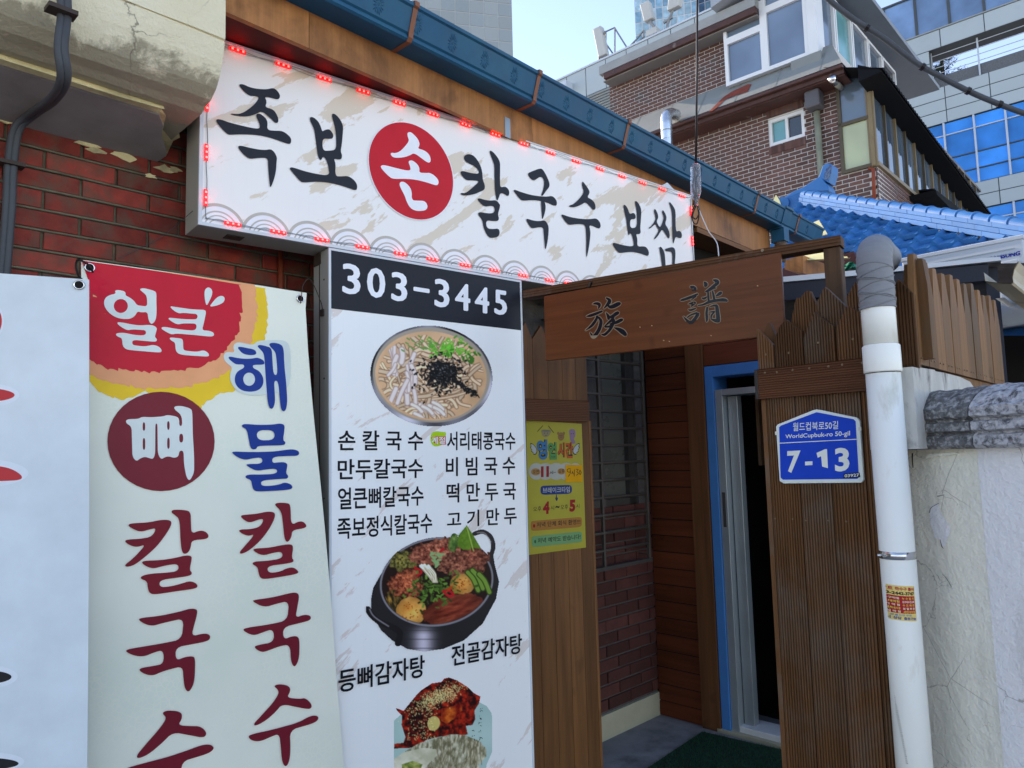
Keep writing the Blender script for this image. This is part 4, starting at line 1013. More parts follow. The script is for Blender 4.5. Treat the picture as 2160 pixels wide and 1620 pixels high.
for q in (((880, 490), (950, 530), (910, 570)), ((1180, 740), (1240, 790), (1290, 770), (1230, 730), (1180, 740)), ((1150, 320), (1180, 290))):
    p.put(p.line([O(*a) for a in q], 2.6), (178, 26, 34), False)
for k in range(46):
    c = ((840, 950, 110), (1380, 665, 90))[k % 2]; a0 = R.uniform(0, 6.28); rr_ = R.uniform(0, c[2]); x, y = O(c[0] + rr_ * math.cos(a0), c[1] + rr_ * math.sin(a0)); p.put(p.line([(x, y), (x + .8, y)], .9), (150, 60, 20), False)
p.put(p.line([O(1270, 700), O(1230, 720)], 3), (176, 60, 26), False)
p.build(SIGN, VF + .0026, 'hotpot_picture', MV)
# kimchi and boiled pork plate
p = Pic(831, 1424, 1042, 1700); O = lambda x, y: (700 + x / 5.023, 1330 + y / 5.023)
def oe(cx, cy, rx, ry, rot=0, **k): return p.ell(700 + cx / 5.023, 1330 + cy / 5.023, rx / 5.023, ry / 5.023, rot, **k)
pl_ = p.poly([O(*q) for q in ((655, 960), (720, 900), (1000, 800), (1560, 760), (1640, 800), (1695, 880), (1700, 1280), (1640, 1420), (1560, 1900), (655, 1900))])
p.put(pl_, np.stack([140 + 25 * p.noise(.02, 2, 3), 176 + 20 * p.noise(.02, 2, 3), 182 + 18 * p.noise(.02, 2, 3)], -1))
def blob2(P, c0, c1, f, seed, stripe=None, dark=.9):
    m = p.poly([O(*q) for q in P]); n = p.noise(f, 5, seed) if stripe is None else p.noise(f, 4, seed, *stripe)
    n = np.clip((n - .3) * 2.4, 0, 1)[..., None]; p.put(m, (np.array(c0) * (1 - n) + np.array(c1) * n) * dark)
blob2([(675,820),(760,850),(850,740),(900,680),(950,630),(1060,560),(1160,545),(1190,510),(1240,497),(1330,530),(1440,600),(1500,660),(1575,700),(1560,770),(1510,850),(1520,940),(1490,1000),(1420,1010),(1440,1100),(1300,1130),(1160,1120),(1000,1160),(900,1240),(660,1250),(662,1200),(760,1190),(780,1130),(740,1000),(745,900),(690,850)], (34, 6, 8), (196, 44, 24), .14, 4)
blob2([(1150,830),(1280,800),(1370,780),(1380,850),(1300,930),(1220,990),(1160,960)], (120, 14, 12), (226, 110, 40), .06, 6)
blob2([(830,760),(1000,700),(1040,900),(1000,1100),(850,1130),(800,1000)], (14, 4, 8), (120, 24, 18), .2, 16)
m = oe(1080, 985, 66, 78, .3)[0]; p.put(m, (192, 176, 110), False)
for k in range(900):
    x, y = R.normal(1130, 130), 0; y = 700 - (x - 1130) * .38 + R.normal(0, 48)
    if R.random() < .2: x, y = R.uniform(800, 1100), R.uniform(820, 1160)
    x, y = O(x, y); t = R.uniform(0, 3.14); v = R.uniform(.75, 1.1); p.put(p.line([(x, y), (x + 1.3 * math.cos(t), y + 1.3 * math.sin(t))], .75), (206 * v, 196 * v, 140 * v), False)
blob2([(1140,1130),(1260,1098),(1400,1105),(1560,1170),(1640,1260),(1640,1330),(1560,1420),(1560,1800),(655,1800),(655,1380),(760,1290),(930,1190),(1040,1160)], (110, 108, 84), (214, 212, 196), .10, 9, (2.6, .15))
blob2([(660,1360),(760,1290),(980,1240),(1110,1260),(1120,1320),(1000,1440),(900,1560),(700,1600),(655,1560)], (190, 190, 170), (232, 232, 222), .04, 12)
blob2([(740,1420),(860,1380),(960,1420),(900,1560),(760,1600)], (84, 110, 40), (190, 196, 120), .09, 13)
for k in range(13):
    x = R.uniform(1080, 1600); p.put(p.line([O(x, 1130 + abs(x - 1300) * .2), O(x + R.uniform(-30, 30), 1280), O(x + R.uniform(-50, 50), 1420)], 1.1) * .6, (110, 100, 76), False)
p.build(SIGN, VF + .0006, 'pork_plate_picture', MV)
i = Ink(SIGN, VF + .0012)
for k, (x, y) in enumerate(((1578,840),(1572,920),(1575,990),(1572,1070),(1575,1140),(1500,1050),(1498,1130))):
    for q in range(4):
        a0, b0 = random.uniform(-14, 14), random.uniform(-18, 18); i.stroke([(x + a0, y + b0, 3.5), (x + a0 + random.uniform(-10, 16), y + b0 + random.uniform(-6, 20), 2.5)], T=(700, 1330, 5.023))
i.build('brush_script', BK, MV)

# ============================================================ vinyl banner
BN = thing('vinyl_banner', 'weathered vinyl banner with a red corner, blue and dark red noodle lettering', 'banner', BAN.pt(.4, .3, 0))
g = G('banner_vinyl'); co = g.co(51); v = g.n('TexVoronoi', feature='DISTANCE_TO_EDGE'); v.inputs['Scale'].default_value = 55; g.l(co, v.inputs['Vector'])
nn = g.noise(co, 3.5, 5, .6); cell = g.ramp(v.outputs['Distance'], [(.02, 1.0), (.14, 0.0)]); am = g.ramp(nn, [(.42, 0.0), (.68, .55)])
f = g.mix(1.0, cell, am, 'MULTIPLY'); base = g.ramp(g.noise(co, 2, 3), [(.3, A(192, 204, 202)), (.7, A(208, 214, 214))])
col = g.mix(f, base, A(206, 214, 210)); g.bump(g.noise(co, 3, 2), .15, .02)
M['banner'] = g.out(col, .33, 0, .3)
outl = [(173, 546), (190, 548), (410, 581), (560, 603), (649, 617), (647, 650), (653, 740), (663, 860), (680, 1050), (697, 1250), (712, 1440), (727, 1620), (735, 1720), (173, 1720)]
def warp(u, z): return .006 * math.sin(z * 4.2 + u * 3) + .012 * math.exp(-((u - .03) / .06) ** 2) * math.exp(-((z - 2.2) / .2) ** 2)
pslab(BAN, outl, -.0015, 0, 'sheet', M['banner'], BN)
Z3 = lambda q: [(x / 3, 530 + y / 3) for x, y in q]
def jag(P, a, n=5, seed=1):
    r = random.Random(seed); out = []
    for i in range(len(P) - 1):
        (x0, y0), (x1, y1) = P[i], P[i + 1]
        for k in range(n):
            t = k / n; j = a * r.uniform(-1, 1) * (2.0 if r.random() < .15 else 1); out.append((x0 + (x1 - x0) * t + j * .8, y0 + (y1 - y0) * t + j))
    out.append(P[-1]); return out
Lz = [(1620,215),(1632,350),(1628,450),(1600,560),(1540,660),(1470,740),(1400,790),(1280,830),(1130,860),(1000,870),(880,865),(760,845),(640,815),(569,780)]
Ly = [(1680,225),(1698,350),(1695,480),(1680,560),(1600,700),(1480,880),(1380,905),(1300,950),(1265,985),(1180,930),(1000,915),(930,890),(800,940),(700,920),(620,880),(569,820)]
Lr = [(1525,202),(1537,350),(1530,430),(1515,500),(1470,570),(1415,640),(1350,690),(1270,725),(1150,755),(1030,765),(900,762),(800,745),(680,740),(620,715),(569,680)]
for nm, L, c, k in (('yellow_print', Ly, A(214, 178, 44), 0), ('peach_print', Lz, A(222, 148, 112), 1), ('red_print', Lr, A(182, 22, 46), 2)):
    i = Ink(BAN, .0008 + k * .0006); i.shape([Z3(jag(L, 9, 6, k)) + [(188, 530 + 60), (174, 547), (200, 551), (300, 566)]], 0); i.build(nm, c, BN, .3)
TD, TE, TF, TG, TH, T30 = (200, 570, 7.714), (460, 690, 4.5), (240, 1060, 3.682), (480, 1040, 2.793), (0, 1040, 2.793), (0, 530, 3)
BW_ = A(190, 204, 214); BLUE = A(0, 50, 132); MAR = A(104, 26, 42); MAR2 = A(112, 28, 42)
def bg_(P, T, c, holes=(), off=.0036, mx=26): glyph(P, T, 'lettering', BAN, off, c, BN, holes, mx)
def ring(cx, cy, rx, ry, n=24): return [(cx + rx * math.cos(-2 * math.pi * k / n), cy + ry * math.sin(-2 * math.pi * k / n)) for k in range(n)]
bg_([(340,325),(370,310),(430,315),(500,335),(515,370),(510,400),(590,440),(650,490),(695,560),(770,572),(860,580),(862,500),(855,420),(820,370),(745,315),(755,290),(810,285),(900,305),(990,335),(1012,370),(1010,500),(1015,640),(1010,760),(985,830),(940,870),(905,850),(880,780),(868,670),(770,680),(705,660),(670,730),(600,780),(500,788),(380,770),(270,710),(185,620),(155,530),(175,450),(240,395),(360,370)], TD, BW_, [ring(435, 572, 115, 115)])
bg_([(373,850),(400,835),(500,850),(640,880),(760,892),(880,882),(970,892),(1020,935),(1015,970),(990,1060),(990,1085),(1025,1120),(1010,1155),(960,1158),(800,1142),(620,1125),(620,1205),(680,1220),(820,1235),(900,1220),(960,1210),(1040,1230),(1095,1285),(1095,1325),(1050,1335),(820,1315),(600,1295),(520,1280),(465,1230),(455,1100),(400,1080),(355,1050),(360,1020),(430,1010),(520,1015),(640,1045),(840,1058),(845,970),(740,962),(620,955),(550,970),(480,940),(400,885)], TD, BW_)
bg_([(1235,600),(1245,582),(1300,590),(1420,608),(1560,630),(1700,638),(1790,640),(1818,670),(1800,760),(1780,860),(1748,975),(1860,980),(1930,1005),(1950,1040),(1935,1070),(1880,1078),(1700,1058),(1500,1040),(1340,1025),(1270,1042),(1200,1015),(1090,950),(1100,920),(1160,918),(1300,945),(1480,970),(1655,980),(1665,865),(1560,862),(1430,862),(1365,880),(1290,850),(1205,790),(1215,768),(1270,772),(1420,790),(1560,797),(1675,795),(1680,708),(1560,700),(1440,688),(1380,700),(1310,665)], TD, BW_)
bg_([(1222,1110),(1240,1088),(1330,1098),(1420,1108),(1443,1140),(1443,1250),(1455,1300),(1540,1315),(1680,1325),(1770,1298),(1840,1330),(1868,1375),(1855,1400),(1800,1402),(1600,1388),(1430,1375),(1350,1345),(1322,1290),(1315,1170),(1265,1150)], TD, BW_)
bg_([(1855,268),(1915,310),(1918,390),(1870,500),(1825,580),(1800,500),(1787,360),(1805,300)], TD, BW_)
bg_([(2060,408),(2115,430),(2122,480),(2090,530),(2000,570),(1865,595),(1930,510),(1990,440)], TD, BW_)
bg_([(55,300),(60,250),(95,232),(165,240),(145,190),(165,150),(210,140),(300,160),(345,165),(375,130),(480,118),(660,118),(700,200),(700,600),(480,640),(300,650),(180,610),(120,520),(115,450),(140,380),(90,345)], TE, A(180, 196, 206), off=.0028, mx=60)
bg_([(190,190),(215,182),(290,198),(350,208),(375,240),(360,262),(300,265),(240,250),(205,215)], TE, BLUE)
bg_([(98,290),(115,275),(180,290),(270,300),(340,295),(380,285),(430,305),(450,330),(445,355),(340,355),(335,375),(345,390),(400,415),(440,480),(435,550),(390,600),(310,615),(220,600),(165,540),(160,470),(190,415),(255,385),(250,350),(180,355),(140,330)], TE, BLUE, [ring(300, 493, 57, 63)])
bg_([(380,178),(400,163),(460,175),(520,195),(525,300),(535,450),(575,452),(565,300),(555,230),(500,180),(495,150),(540,143),(600,155),(635,190),(640,350),(660,550),(668,700),(655,780),(630,803),(605,780),(595,690),(580,510),(540,505),(545,600),(550,700),(535,760),(512,778),(490,760),(475,690),(460,480),(450,300),(440,240),(400,200)], TE, BLUE, off=.0038)
bg_([(222,945),(235,920),(290,920),(380,928),(520,925),(600,912),(640,930),(635,980),(620,1072),(645,1090),(640,1115),(600,1122),(450,1125),(372,1130),(365,1155),(335,1163),(305,1145),(290,1060),(275,970)], TE, BLUE, [[(368,978),(372,1075),(540,1072),(540,975)]])
bg_([(128,1195),(140,1180),(250,1185),(400,1185),(540,1180),(640,1165),(720,1158),(770,1175),(778,1200),(760,1222),(680,1222),(515,1230),(515,1290),(560,1285),(630,1280),(662,1300),(655,1340),(645,1390),(668,1410),(660,1440),(600,1440),(405,1455),(405,1505),(480,1508),(580,1495),(630,1472),(690,1490),(710,1520),(690,1540),(600,1550),(370,1562),(330,1545),(318,1500),(310,1450),(260,1435),(255,1410),(300,1398),(400,1400),(560,1392),(558,1342),(460,1350),(370,1365),(320,1345),(260,1310),(280,1298),(420,1298),(418,1235),(330,1245),(260,1262),(190,1240)], TE, BLUE)
i = Ink(BAN, .0028); i.ell(340, 931, 112.7, 105); i.build('maroon_disc', A(112, 34, 48), BN)
bg_([(798,1075),(810,1062),(880,1060),(900,1047),(960,1050),(1035,1045),(1060,1035),(1120,1045),(1135,1060),(1135,1105),(1155,1105),(1150,1035),(1105,1000),(1105,980),(1150,978),(1210,995),(1218,1020),(1220,1150),(1228,1300),(1228,1400),(1200,1455),(1180,1430),(1165,1350),(1162,1262),(1135,1262),(1130,1300),(1100,1308),(1075,1298),(1050,1300),(1020,1318),(1000,1280),(998,1090),(985,1090),(983,1285),(970,1315),(950,1310),(920,1300),(890,1310),(865,1330),(840,1300),(835,1110),(805,1090)], T30, BW_,
    [[(905,1082),(905,1135),(921,1135),(921,1082)], [(905,1182),(905,1256),(921,1256),(921,1182)], [(1059,1075),(1059,1130),(1075,1130),(1075,1075)], [(1059,1180),(1059,1250),(1075,1250),(1075,1180)], [(1135,1155),(1135,1210),(1160,1210),(1160,1155)]], off=.0040, mx=14)
bg_([(112,180),(130,162),(280,155),(360,135),(440,135),(453,165),(420,230),(340,340),(240,430),(160,490),(100,503),(88,485),(150,440),(255,325),(180,350),(120,330),(85,300),(110,288),(220,282),(300,265),(335,198),(280,210),(210,230),(150,205)], TF, MAR2)
bg_([(445,75),(460,55),(540,57),(597,68),(600,160),(603,243),(670,215),(715,225),(740,260),(720,285),(605,292),(600,350),(580,390),(550,402),(530,380),(520,300),(512,130),(480,100)], TF, MAR2)
bg_([(218,470),(235,453),(360,450),(480,432),(560,410),(605,415),(608,440),(590,525),(612,545),(600,570),(500,585),(360,605),(360,660),(440,655),(530,632),(590,610),(640,625),(657,650),(640,670),(500,690),(320,718),(280,705),(268,660),(262,612),(210,595),(220,570),(300,553),(400,548),(505,535),(505,478),(430,485),(370,500),(310,515),(260,500)], TF, MAR2, off=.0040)
bg_([(195,915),(215,900),(360,885),(520,850),(600,825),(650,830),(655,860),(635,940),(608,1045),(700,1020),(745,1025),(758,1050),(740,1080),(620,1105),(487,1130),(490,1235),(560,1205),(620,1198),(640,1215),(640,1300),(635,1400),(610,1460),(585,1480),(560,1450),(550,1380),(545,1278),(450,1300),(370,1325),(320,1350),(260,1345),(200,1310),(220,1290),(320,1275),(397,1258),(393,1150),(320,1170),(250,1200),(180,1200),(97,1165),(110,1145),(200,1130),(380,1100),(535,1068),(550,905),(450,925),(370,945),(310,963),(250,950)], TF, MAR)
bg_([(960,1305),(985,1287),(1050,1290),(1080,1305),(1078,1340),(1055,1375),(1130,1380),(1190,1380),(1228,1420),(1210,1450),(1130,1435),(1025,1415),(960,1480),(880,1545),(820,1570),(805,1555),(860,1490),(950,1390),(990,1330)], TH, MAR)
bg_([(700,1650),(760,1620),(1000,1560),(1120,1520),(1200,1490),(1250,1488),(1272,1510),(1240,1540),(1075,1590),(1075,1750),(1005,1750),(1000,1620),(900,1655),(720,1690)], TH, MAR, off=.0040)
bg_([(72,135),(90,128),(170,122),(230,108),(275,112),(278,140),(250,200),(200,270),(130,335),(80,360),(65,350),(100,310),(160,240),(115,255),(60,225),(75,213),(130,213),(190,198),(212,152),(180,155),(130,175),(95,160)], TG, MAR2)
bg_([(273,70),(290,56),(350,58),(370,68),(372,190),(420,165),(450,170),(467,195),(450,208),(378,218),(375,260),(350,293),(332,270),(325,190),(315,105)], TG, MAR2)
bg_([(143,335),(160,325),(240,322),(320,305),(375,300),(385,320),(375,380),(388,395),(380,410),(230,430),(237,470),(300,465),(350,440),(390,437),(420,465),(400,478),(220,507),(190,500),(180,470),(175,435),(140,418),(155,402),(220,400),(320,385),(320,345),(270,350),(200,370)], TG, MAR2, off=.0040)
bg_([(143,637),(160,628),(260,615),(350,592),(400,583),(422,600),(410,670),(398,735),(450,715),(490,722),(490,748),(440,762),(325,790),(330,865),(380,842),(420,845),(425,900),(422,980),(398,1030),(375,1000),(368,890),(300,905),(240,930),(200,940),(155,910),(180,895),(275,880),(270,800),(210,820),(160,840),(120,828),(88,805),(120,793),(240,775),(352,750),(360,635),(290,650),(215,675)], TG, MAR)
bg_([(275,1140),(300,1127),(350,1132),(373,1150),(370,1175),(352,1208),(430,1215),(460,1208),(495,1240),(500,1265),(480,1277),(325,1245),(290,1290),(230,1345),(170,1378),(158,1365),(200,1320),(270,1240),(305,1185),(300,1160)], TG, MAR)
bg_([(125,1440),(150,1425),(260,1400),(420,1355),(490,1315),(530,1312),(542,1330),(520,1355),(370,1400),(375,1500),(370,1580),(348,1620),(325,1590),(318,1500),(310,1420),(260,1440),(200,1468),(150,1465)], TG, MAR, off=.0040)
def grommet(pl, x, y, par, name='grommet', r=.013):
    u, z = pl.uz(x, y, .003); c = pl.pt(u, z, .002)
    P = [pl.pt(u + r * math.cos(t), z + r * .95 * math.sin(t), .003) for t in np.linspace(0, 6.283, 20)]
    o = MB().tube(P, .0026, 6, False).build(name, M['chrome'], par, smooth=True)
    disc(pl, u, z, r * .9, r * .86, .0034, 20).build('grommet_hole', M['dark'], o)
    return u, z
for x, y in ((191, 562), (636, 629)): grommet(BAN, x, y, BN)
def warp_thing(root, pl, fn, L=.035):
    import bmesh
    r0 = wloc(root)
    for o in [c for c in bpy.data.objects if c.parent == root or (c.parent and c.parent.parent == root)]:
        if o.type != 'MESH': continue
        me = o.data; w0 = wloc(o); bm = bmesh.new(); bm.from_mesh(me)
        if not o.name.startswith('grommet'):
            bmesh.ops.triangulate(bm, faces=bm.faces[:])
            for _ in range(7):
                lg = [e for e in bm.edges if e.calc_length() > L]
                if not lg: break
                bmesh.ops.subdivide_edges(bm, edges=lg, cuts=1); bmesh.ops.triangulate(bm, faces=[f for f in bm.faces if len(f.verts) > 3])
        for v in bm.verts:
            p = v.co + w0; u = (p - pl.o).dot(pl.d); v.co += pl.n * fn(u, p.z)
        bm.to_mesh(me); bm.free(); me.update()
# ============================================================ left poster sheet
PS = thing('white_poster', 'plain pale vinyl poster at the left edge with tips of red and black letters', 'poster', POS.pt(-.3, .3, 0))
pslab(POS, [(-400, 552), (0, 577), (188, 590), (186, 1000), (184, 1300), (182, 1720), (-500, 1720)], -.002, 0, 'sheet', flat(A(180, 196, 216), .3), PS)
for x, y, a, b in ((-20, 677, 28, 42), (-40, 833, 80, 26), (-60, 998, 118, 32), (-40, 1428, 76, 26), (-40, 1608, 90, 22)): Ink(POS, .0004).ell(x, y, a, b).build('letter_halo', A(188, 202, 224), PS)

for x, y, a, b, c in ((-18, 677, 22, 32, 0), (-40, 833, 70, 15, 0), (-40, 1429, 63, 15, 1), (-40, 1612, 78, 13, 1)): Ink(POS, .001).ell(x, y, a, b).build('lettering', (.02, .02, .022) if c else A(172, 52, 60), PS)
Ink(POS, .001).shape([[(-80, 983), (0, 983), (26, 990), (46, 1004), (42, 1013), (0, 1015), (-80, 1016)]]).build('lettering', A(172, 52, 60), PS)
grommet(POS, 167, 601, PS)
warp_thing(BN, BAN, lambda u, z: .005 * math.sin(z * 5 + u * 2) + .0045 * math.sin(u * 8.5 + z * 2.3) + .010 * math.exp(-((u - .04) / .05) ** 2 - ((z - 2.12) / .14) ** 2) * math.sin((u * 1.0 + z) * 30) * .4 - .004)
warp_thing(PS, POS, lambda u, z: .005 * math.sin(z * 3.5 + u * 5) + .006 * math.sin(u * 7 - z * 1.5) - .004)
def tie(name, label, pts, r=.0016, mat='rust'):
    o = MB().tube(spline(pts, 5), r, 5).build(name, M[mat], smooth=True); top(o, label, 'wire tie'); return o
a, b = BAN.at(191, 562, .006), LW.at(150, 520, .01)
tie('wire_tie', 'twisted black wire tie through the eyelet at the red banner corner', [BAN.at(196, 575, .006), BAN.at(188, 560, .012), BAN.at(166, 548, .0), BAN.at(160, 560, -.01), BAN.at(165, 580, 0), BAN.at(172, 590, .006), BAN.at(170, 604, -.1)], .0034, 'blackcable')
tie('wire_tie', 'thin rusty wire tying the upper right banner eyelet to the menu sign', [BAN.at(634, 640, .004), BAN.at(636, 625, .01), BAN.at(640, 600, -.03), BAN.at(655, 590, -.06), SIGN.pt(vu0 - .006, 2.2, -.05), SIGN.pt(vu0 - .004, 2.16, -.04)], .0016)
MB().box(SIGN, vu0 - .008, vu0 - .002, 2.145, 2.17, -.055, -.03).build('tie_anchor', M['rust'], MV)
tie('guy_wire', 'fine slack wire from the brick wall up to the signboard corner', [LW.at(250, 545, .01), LW.at(340, 500, .02), SIGN.pt(su0 - .013, 2.47, -.06)], .0011, 'cable')
# ============================================================ fences round the porch
def chain_top(ch, u):
    for (a, za), (b, zb_) in zip(ch[:-1], ch[1:]):
        if a <= u <= b: return za + (zb_ - za) * (u - a) / ((b - a) or 1e-9)
    return ch[0][1] if u < ch[0][0] else ch[-1][1]
def picket(pl, ch, z0, off, th, mat, parent, groove=.0095, gd=.005, name='picket', lean=0.0):
    """board with a pointed top; ch = top outline (u, z); real grooves down its face"""
    ch = sorted(ch); u0, u1 = ch[0][0], ch[-1][0]
    us = []; n = max(1, round((u1 - u0) / groove)) if groove else 1
    if groove:
        w = (u1 - u0) / n
        for k in range(n):
            a = u0 + k * w
            us += [(a + w * .04, off), (a + w * .54, off), (a + w * .62, off - gd), (a + w * .94, off - gd)]
        us[0] = (u0, off); us[-1] = (u1, off)
    else: us = [(u0, off), (u1, off)]
    for cu, _ in ch[1:-1]:
        # keep the peak
        for k in range(len(us) - 1):
            if us[k][0] < cu < us[k + 1][0]:
                t = (cu - us[k][0]) / (us[k + 1][0] - us[k][0]); us.insert(k + 1, (cu, us[k][1] + (us[k + 1][1] - us[k][1]) * t)); break
    mb = MB(); N = len(us)
    for u, o in us: mb.v.append(pl.pt(u, z0, o))
    for u, o in us: mb.v.append(pl.pt(u, chain_top(ch, u), o))
    for u, o in us: mb.v.append(pl.pt(u, z0, off - th))
    for u, o in us: mb.v.append(pl.pt(u, chain_top(ch, u), off - th))
    for k in range(N - 1):
        mb.f += [[k, k + 1, N + k + 1, N + k], [2 * N + k, 3 * N + k, 3 * N + k + 1, 2 * N + k + 1], [N + k, N + k + 1, 3 * N + k + 1, 3 * N + k], [k, 2 * N + k, 2 * N + k + 1, k + 1]]
    mb.f += [[0, N, 3 * N, 2 * N], [N - 1, 3 * N - 1, 4 * N - 1, 2 * N - 1]]
    return mb.build(name, mat, parent)
def rail(pl, u0, u1, z0, z1, off, th, mat, parent, pitch=.0082, gd=.005, name='rail'):
    n = round((z1 - z0) / pitch); w = (z1 - z0) / n; zs = []
    for k in range(n):
        a = z0 + k * w; zs += [(a + w * .05, off), (a + w * .54, off), (a + w * .60, off - gd), (a + w * .95, off - gd)]
    zs[0] = (z0, off); zs[-1] = (z1, off); N = len(zs); mb = MB()
    loop = zs + [(z1, off - th), (z0, off - th)]
    return MB().prism([pl.pt(u0, z, o) for z, o in loop], [pl.pt(u1, z, o) for z, o in loop]).build(name, mat, parent)
def screw(pl, x, y, off, par, r=.0038):
    u, z = pl.uz(x, y, off); P = [(u + r * math.cos(t), z + r * math.sin(t)) for t in [2 * math.pi * k / 10 for k in range(10)]]
    return MB().slab(pl, P, off - .001, off + .0012).build('screw', M['screw'], par)
FR = thing('picket_fence', 'brown grooved picket fence panel carrying the blue address plate beside the white pipe', 'fence', RP.pt(-.2, 0, 0))
Q6 = lambda x, y: (1560 + x / 5.4, 560 + y / 5.4)
zcb0, zcb1 = 1.772, 1.877
uL_, uR_ = RP.uz(1597, 800, .03)[0], RP.uz(1880, 800, .03)[0]
def pick(chz, off, z0, par, **k): return picket(RP, [RP.uz(*Q6(x, y), off) for x, y in chz], z0, off, .018, M['picket'], par, **k)
pick([(192, 722), (205, 720), (378, 905)], 0, 1.80, FR)
pick([(398, 830), (450, 695), (525, 615), (705, 745)], 0, 1.80, FR)
pick([(728, 822), (845, 528), (1065, 690)], 0, 1.80, FR)
pick([(1095, 722), (1225, 455), (1425, 575)], 0, 1.80, FR)
pick([(1445, 640), (1560, 420), (1720, 560)], 0, 1.80, FR)
pick([(262, 800), (320, 655), (345, 655), (410, 800)], -.045, 1.80, FR, groove=0)
pick([(590, 620), (640, 370), (690, 365), (755, 287), (800, 290), (912, 535)], -.045, 1.80, FR)
pick([(872, 432), (965, 240), (1020, 285), (1205, 465)], -.045, 1.80, FR)
pick([(1222, 352), (1300, 210), (1380, 120), (1500, 240)], -.045, 1.80, FR)
pick([(1773, 200), (1803, 155), (1975, 322), (2052, 900)], 0, 1.80, FR) if False else picket(RP, [RP.uz(*Q6(x, y), 0) for x, y in ((1745, 260), (1803, 155), (1978, 322))] + [RP.uz(1928, 640, 0)], RP.uz(1910, 777, 0)[1], 0, .018, M['picket'], FR)
rail(RP, uR_, uL_, zcb0, zcb1, .026, .022, M['rail_r'], FR)
MB().box(RP, uL_ - .0005, uL_ + .012, zcb0, zcb1, -.04, .026).build('rail_end', M['black_metal'], FR)
px = [(1634, 1646), (1647.5, 1709), (1710.5, 1777), (1778.5, 1853), (1854.5, 1905)]
ulist = [(RP.uz(a, 1387, 0)[0], RP.uz(b, 1387, 0)[0]) for a, b in px]
MB().box(RP, ulist[0][1] - .001, ulist[0][1] + .016, .0, zcb0 - .001, -.10, .002).build('edge_board', M['picket'], FR, bevel=.002)
for a, b in ulist[1:]:
    picket(RP, [(b + .0012, zcb0 + .02), (a - .0012, zcb0 + .02)], .01, 0, .018, M['picket'], FR, name='plank')
MB().box(RP, ulist[-1][1], ulist[0][1] - .02, .3, .34, -.06, -.02).build('back_rail', M['post'], FR)
MB().box(RP, ulist[-1][1] - .1, ulist[0][1] - .02, 1.80, 1.87, -.046, -.02).build('back_rail', M['post'], FR)
for x, y in ((300, 1015), (560, 995), (897, 880), (1290, 838), ): screw(RP, *Q6(x, y), .0, FR)
for x, y in ((290, 1222), (425, 1215), (605, 1190), (795, 1170), (1015, 1150), (1168, 1130), (1397, 1108)): screw(RP, *Q6(x, y), .026, FR)
for x, y in ((1635, 1094), (1672, 1095), (1700, 1098), (1747, 1098), (1785, 1100)): screw(RP, x, y, .0, FR, .003)

FLt = thing('picket_fence', 'smooth brown plank fence panel with the yellow notice between menu sign and porch', 'fence', LP.pt(.25, 0, 0))
ue = [LP.uz(x, 850, 0)[0] for x in (1090, 1106, 1126.5, 1158, 1188, 1216, 1240)]
zL0, zL1 = 1.755, 1.857
pk = [[(1090, 715), (1100, 690), (1106, 700)], [(1106, 690), (1108, 680), (1127, 716)], [(1127, 716), (1141, 687), (1158, 715)], [(1158, 715), (1172, 690), (1188, 716)], [(1188, 716), (1202, 694), (1216, 720)], [(1216, 720), (1228, 700), (1240, 722)]]
for k in range(6):
    a, b = ue[k] + .0012, ue[k + 1] - .0012
    zt_ = [LP.uz(*q)[1] for q in pk[k]]; um = LP.uz(*pk[k][1])[0]; um = min(max(um, a + .002), b - .002)
    picket(LP, [(a, zt_[0]), (um, zt_[1]), (b, zt_[2])], .01, 0, .018, M['picket_l'], FLt, groove=0, name='plank')
rail(LP, ue[0], LP.uz(1243, 860, .026)[0], zL0, zL1, .026, .024, M['rail_l'], FLt)
MB().box(LP, ue[0], ue[-1] - .002, 1.2, 1.26, -.05, -.02).build('back_rail', M['post'], FLt)
MB().box(LP, ue[-1] + .0, LP.uz(1250, 1000, 0)[0], .01, zL1 - .1, -.06, .001).build('edge_post', M['picket_l'], FLt)

# yellow opening-hours notice
NT = thing('opening_hours_notice', 'yellow opening hours notice tacked to the plank fence', 'notice', LP.pt(.2, 1.2, .003))
O8 = lambda q: [(1100 + x / 4.765, 860 + y / 4.765) for x, y in q]
pslab(LP, O8([(45,125),(605,162),(625,700),(648,1405),(360,1442),(75,1480),(60,800)]), .0015, .003, 'sheet', flat(A(190, 184, 70, k=.48), .35), NT)
def nt(kind, arg, c, off=.0036, bold=.0):
    i = Ink(LP, off)
    if kind == 't': i.text(arg[0], O8(arg[1]), bold)
    elif kind == 's': i.shape([O8(arg)], 2, 4)
    elif kind == 'e':
        for x, y, a, b in arg: i.ell(1100 + x / 4.765, 860 + y / 4.765, a / 4.765, b / 4.765, 0, 20)
    elif kind == 'l':
        for q in arg: i.stroke([(1100 + x / 4.765, 860 + y / 4.765, w / 4.765) for x, y, w in q])
    return i.build('printed_mark', c, NT)
K2 = .55
nt('e', [(150, 640, 78, 85), (240, 640, 90, 85), (350, 640, 90, 86), (450, 640, 90, 86), (540, 640, 70, 84)], A(180, 186, 186, k=K2))
for s, q, c in (('영', [(150,322),(258,318),(262,520),(160,524)], A(40, 120, 180, k=K2)), ('업', [(262,345),(352,345),(358,522),(268,522)], A(70, 150, 90, k=K2)), ('시', [(362,352),(436,348),(440,500),(362,500)], A(200, 90, 44, k=K2)), ('간', [(440,345),(518,345),(522,508),(446,508)], A(200, 90, 44, k=K2))):
    nt('t', (s, q), (.012, .012, .015), .0040, .085); nt('t', (s, q), c, .0045, .035)
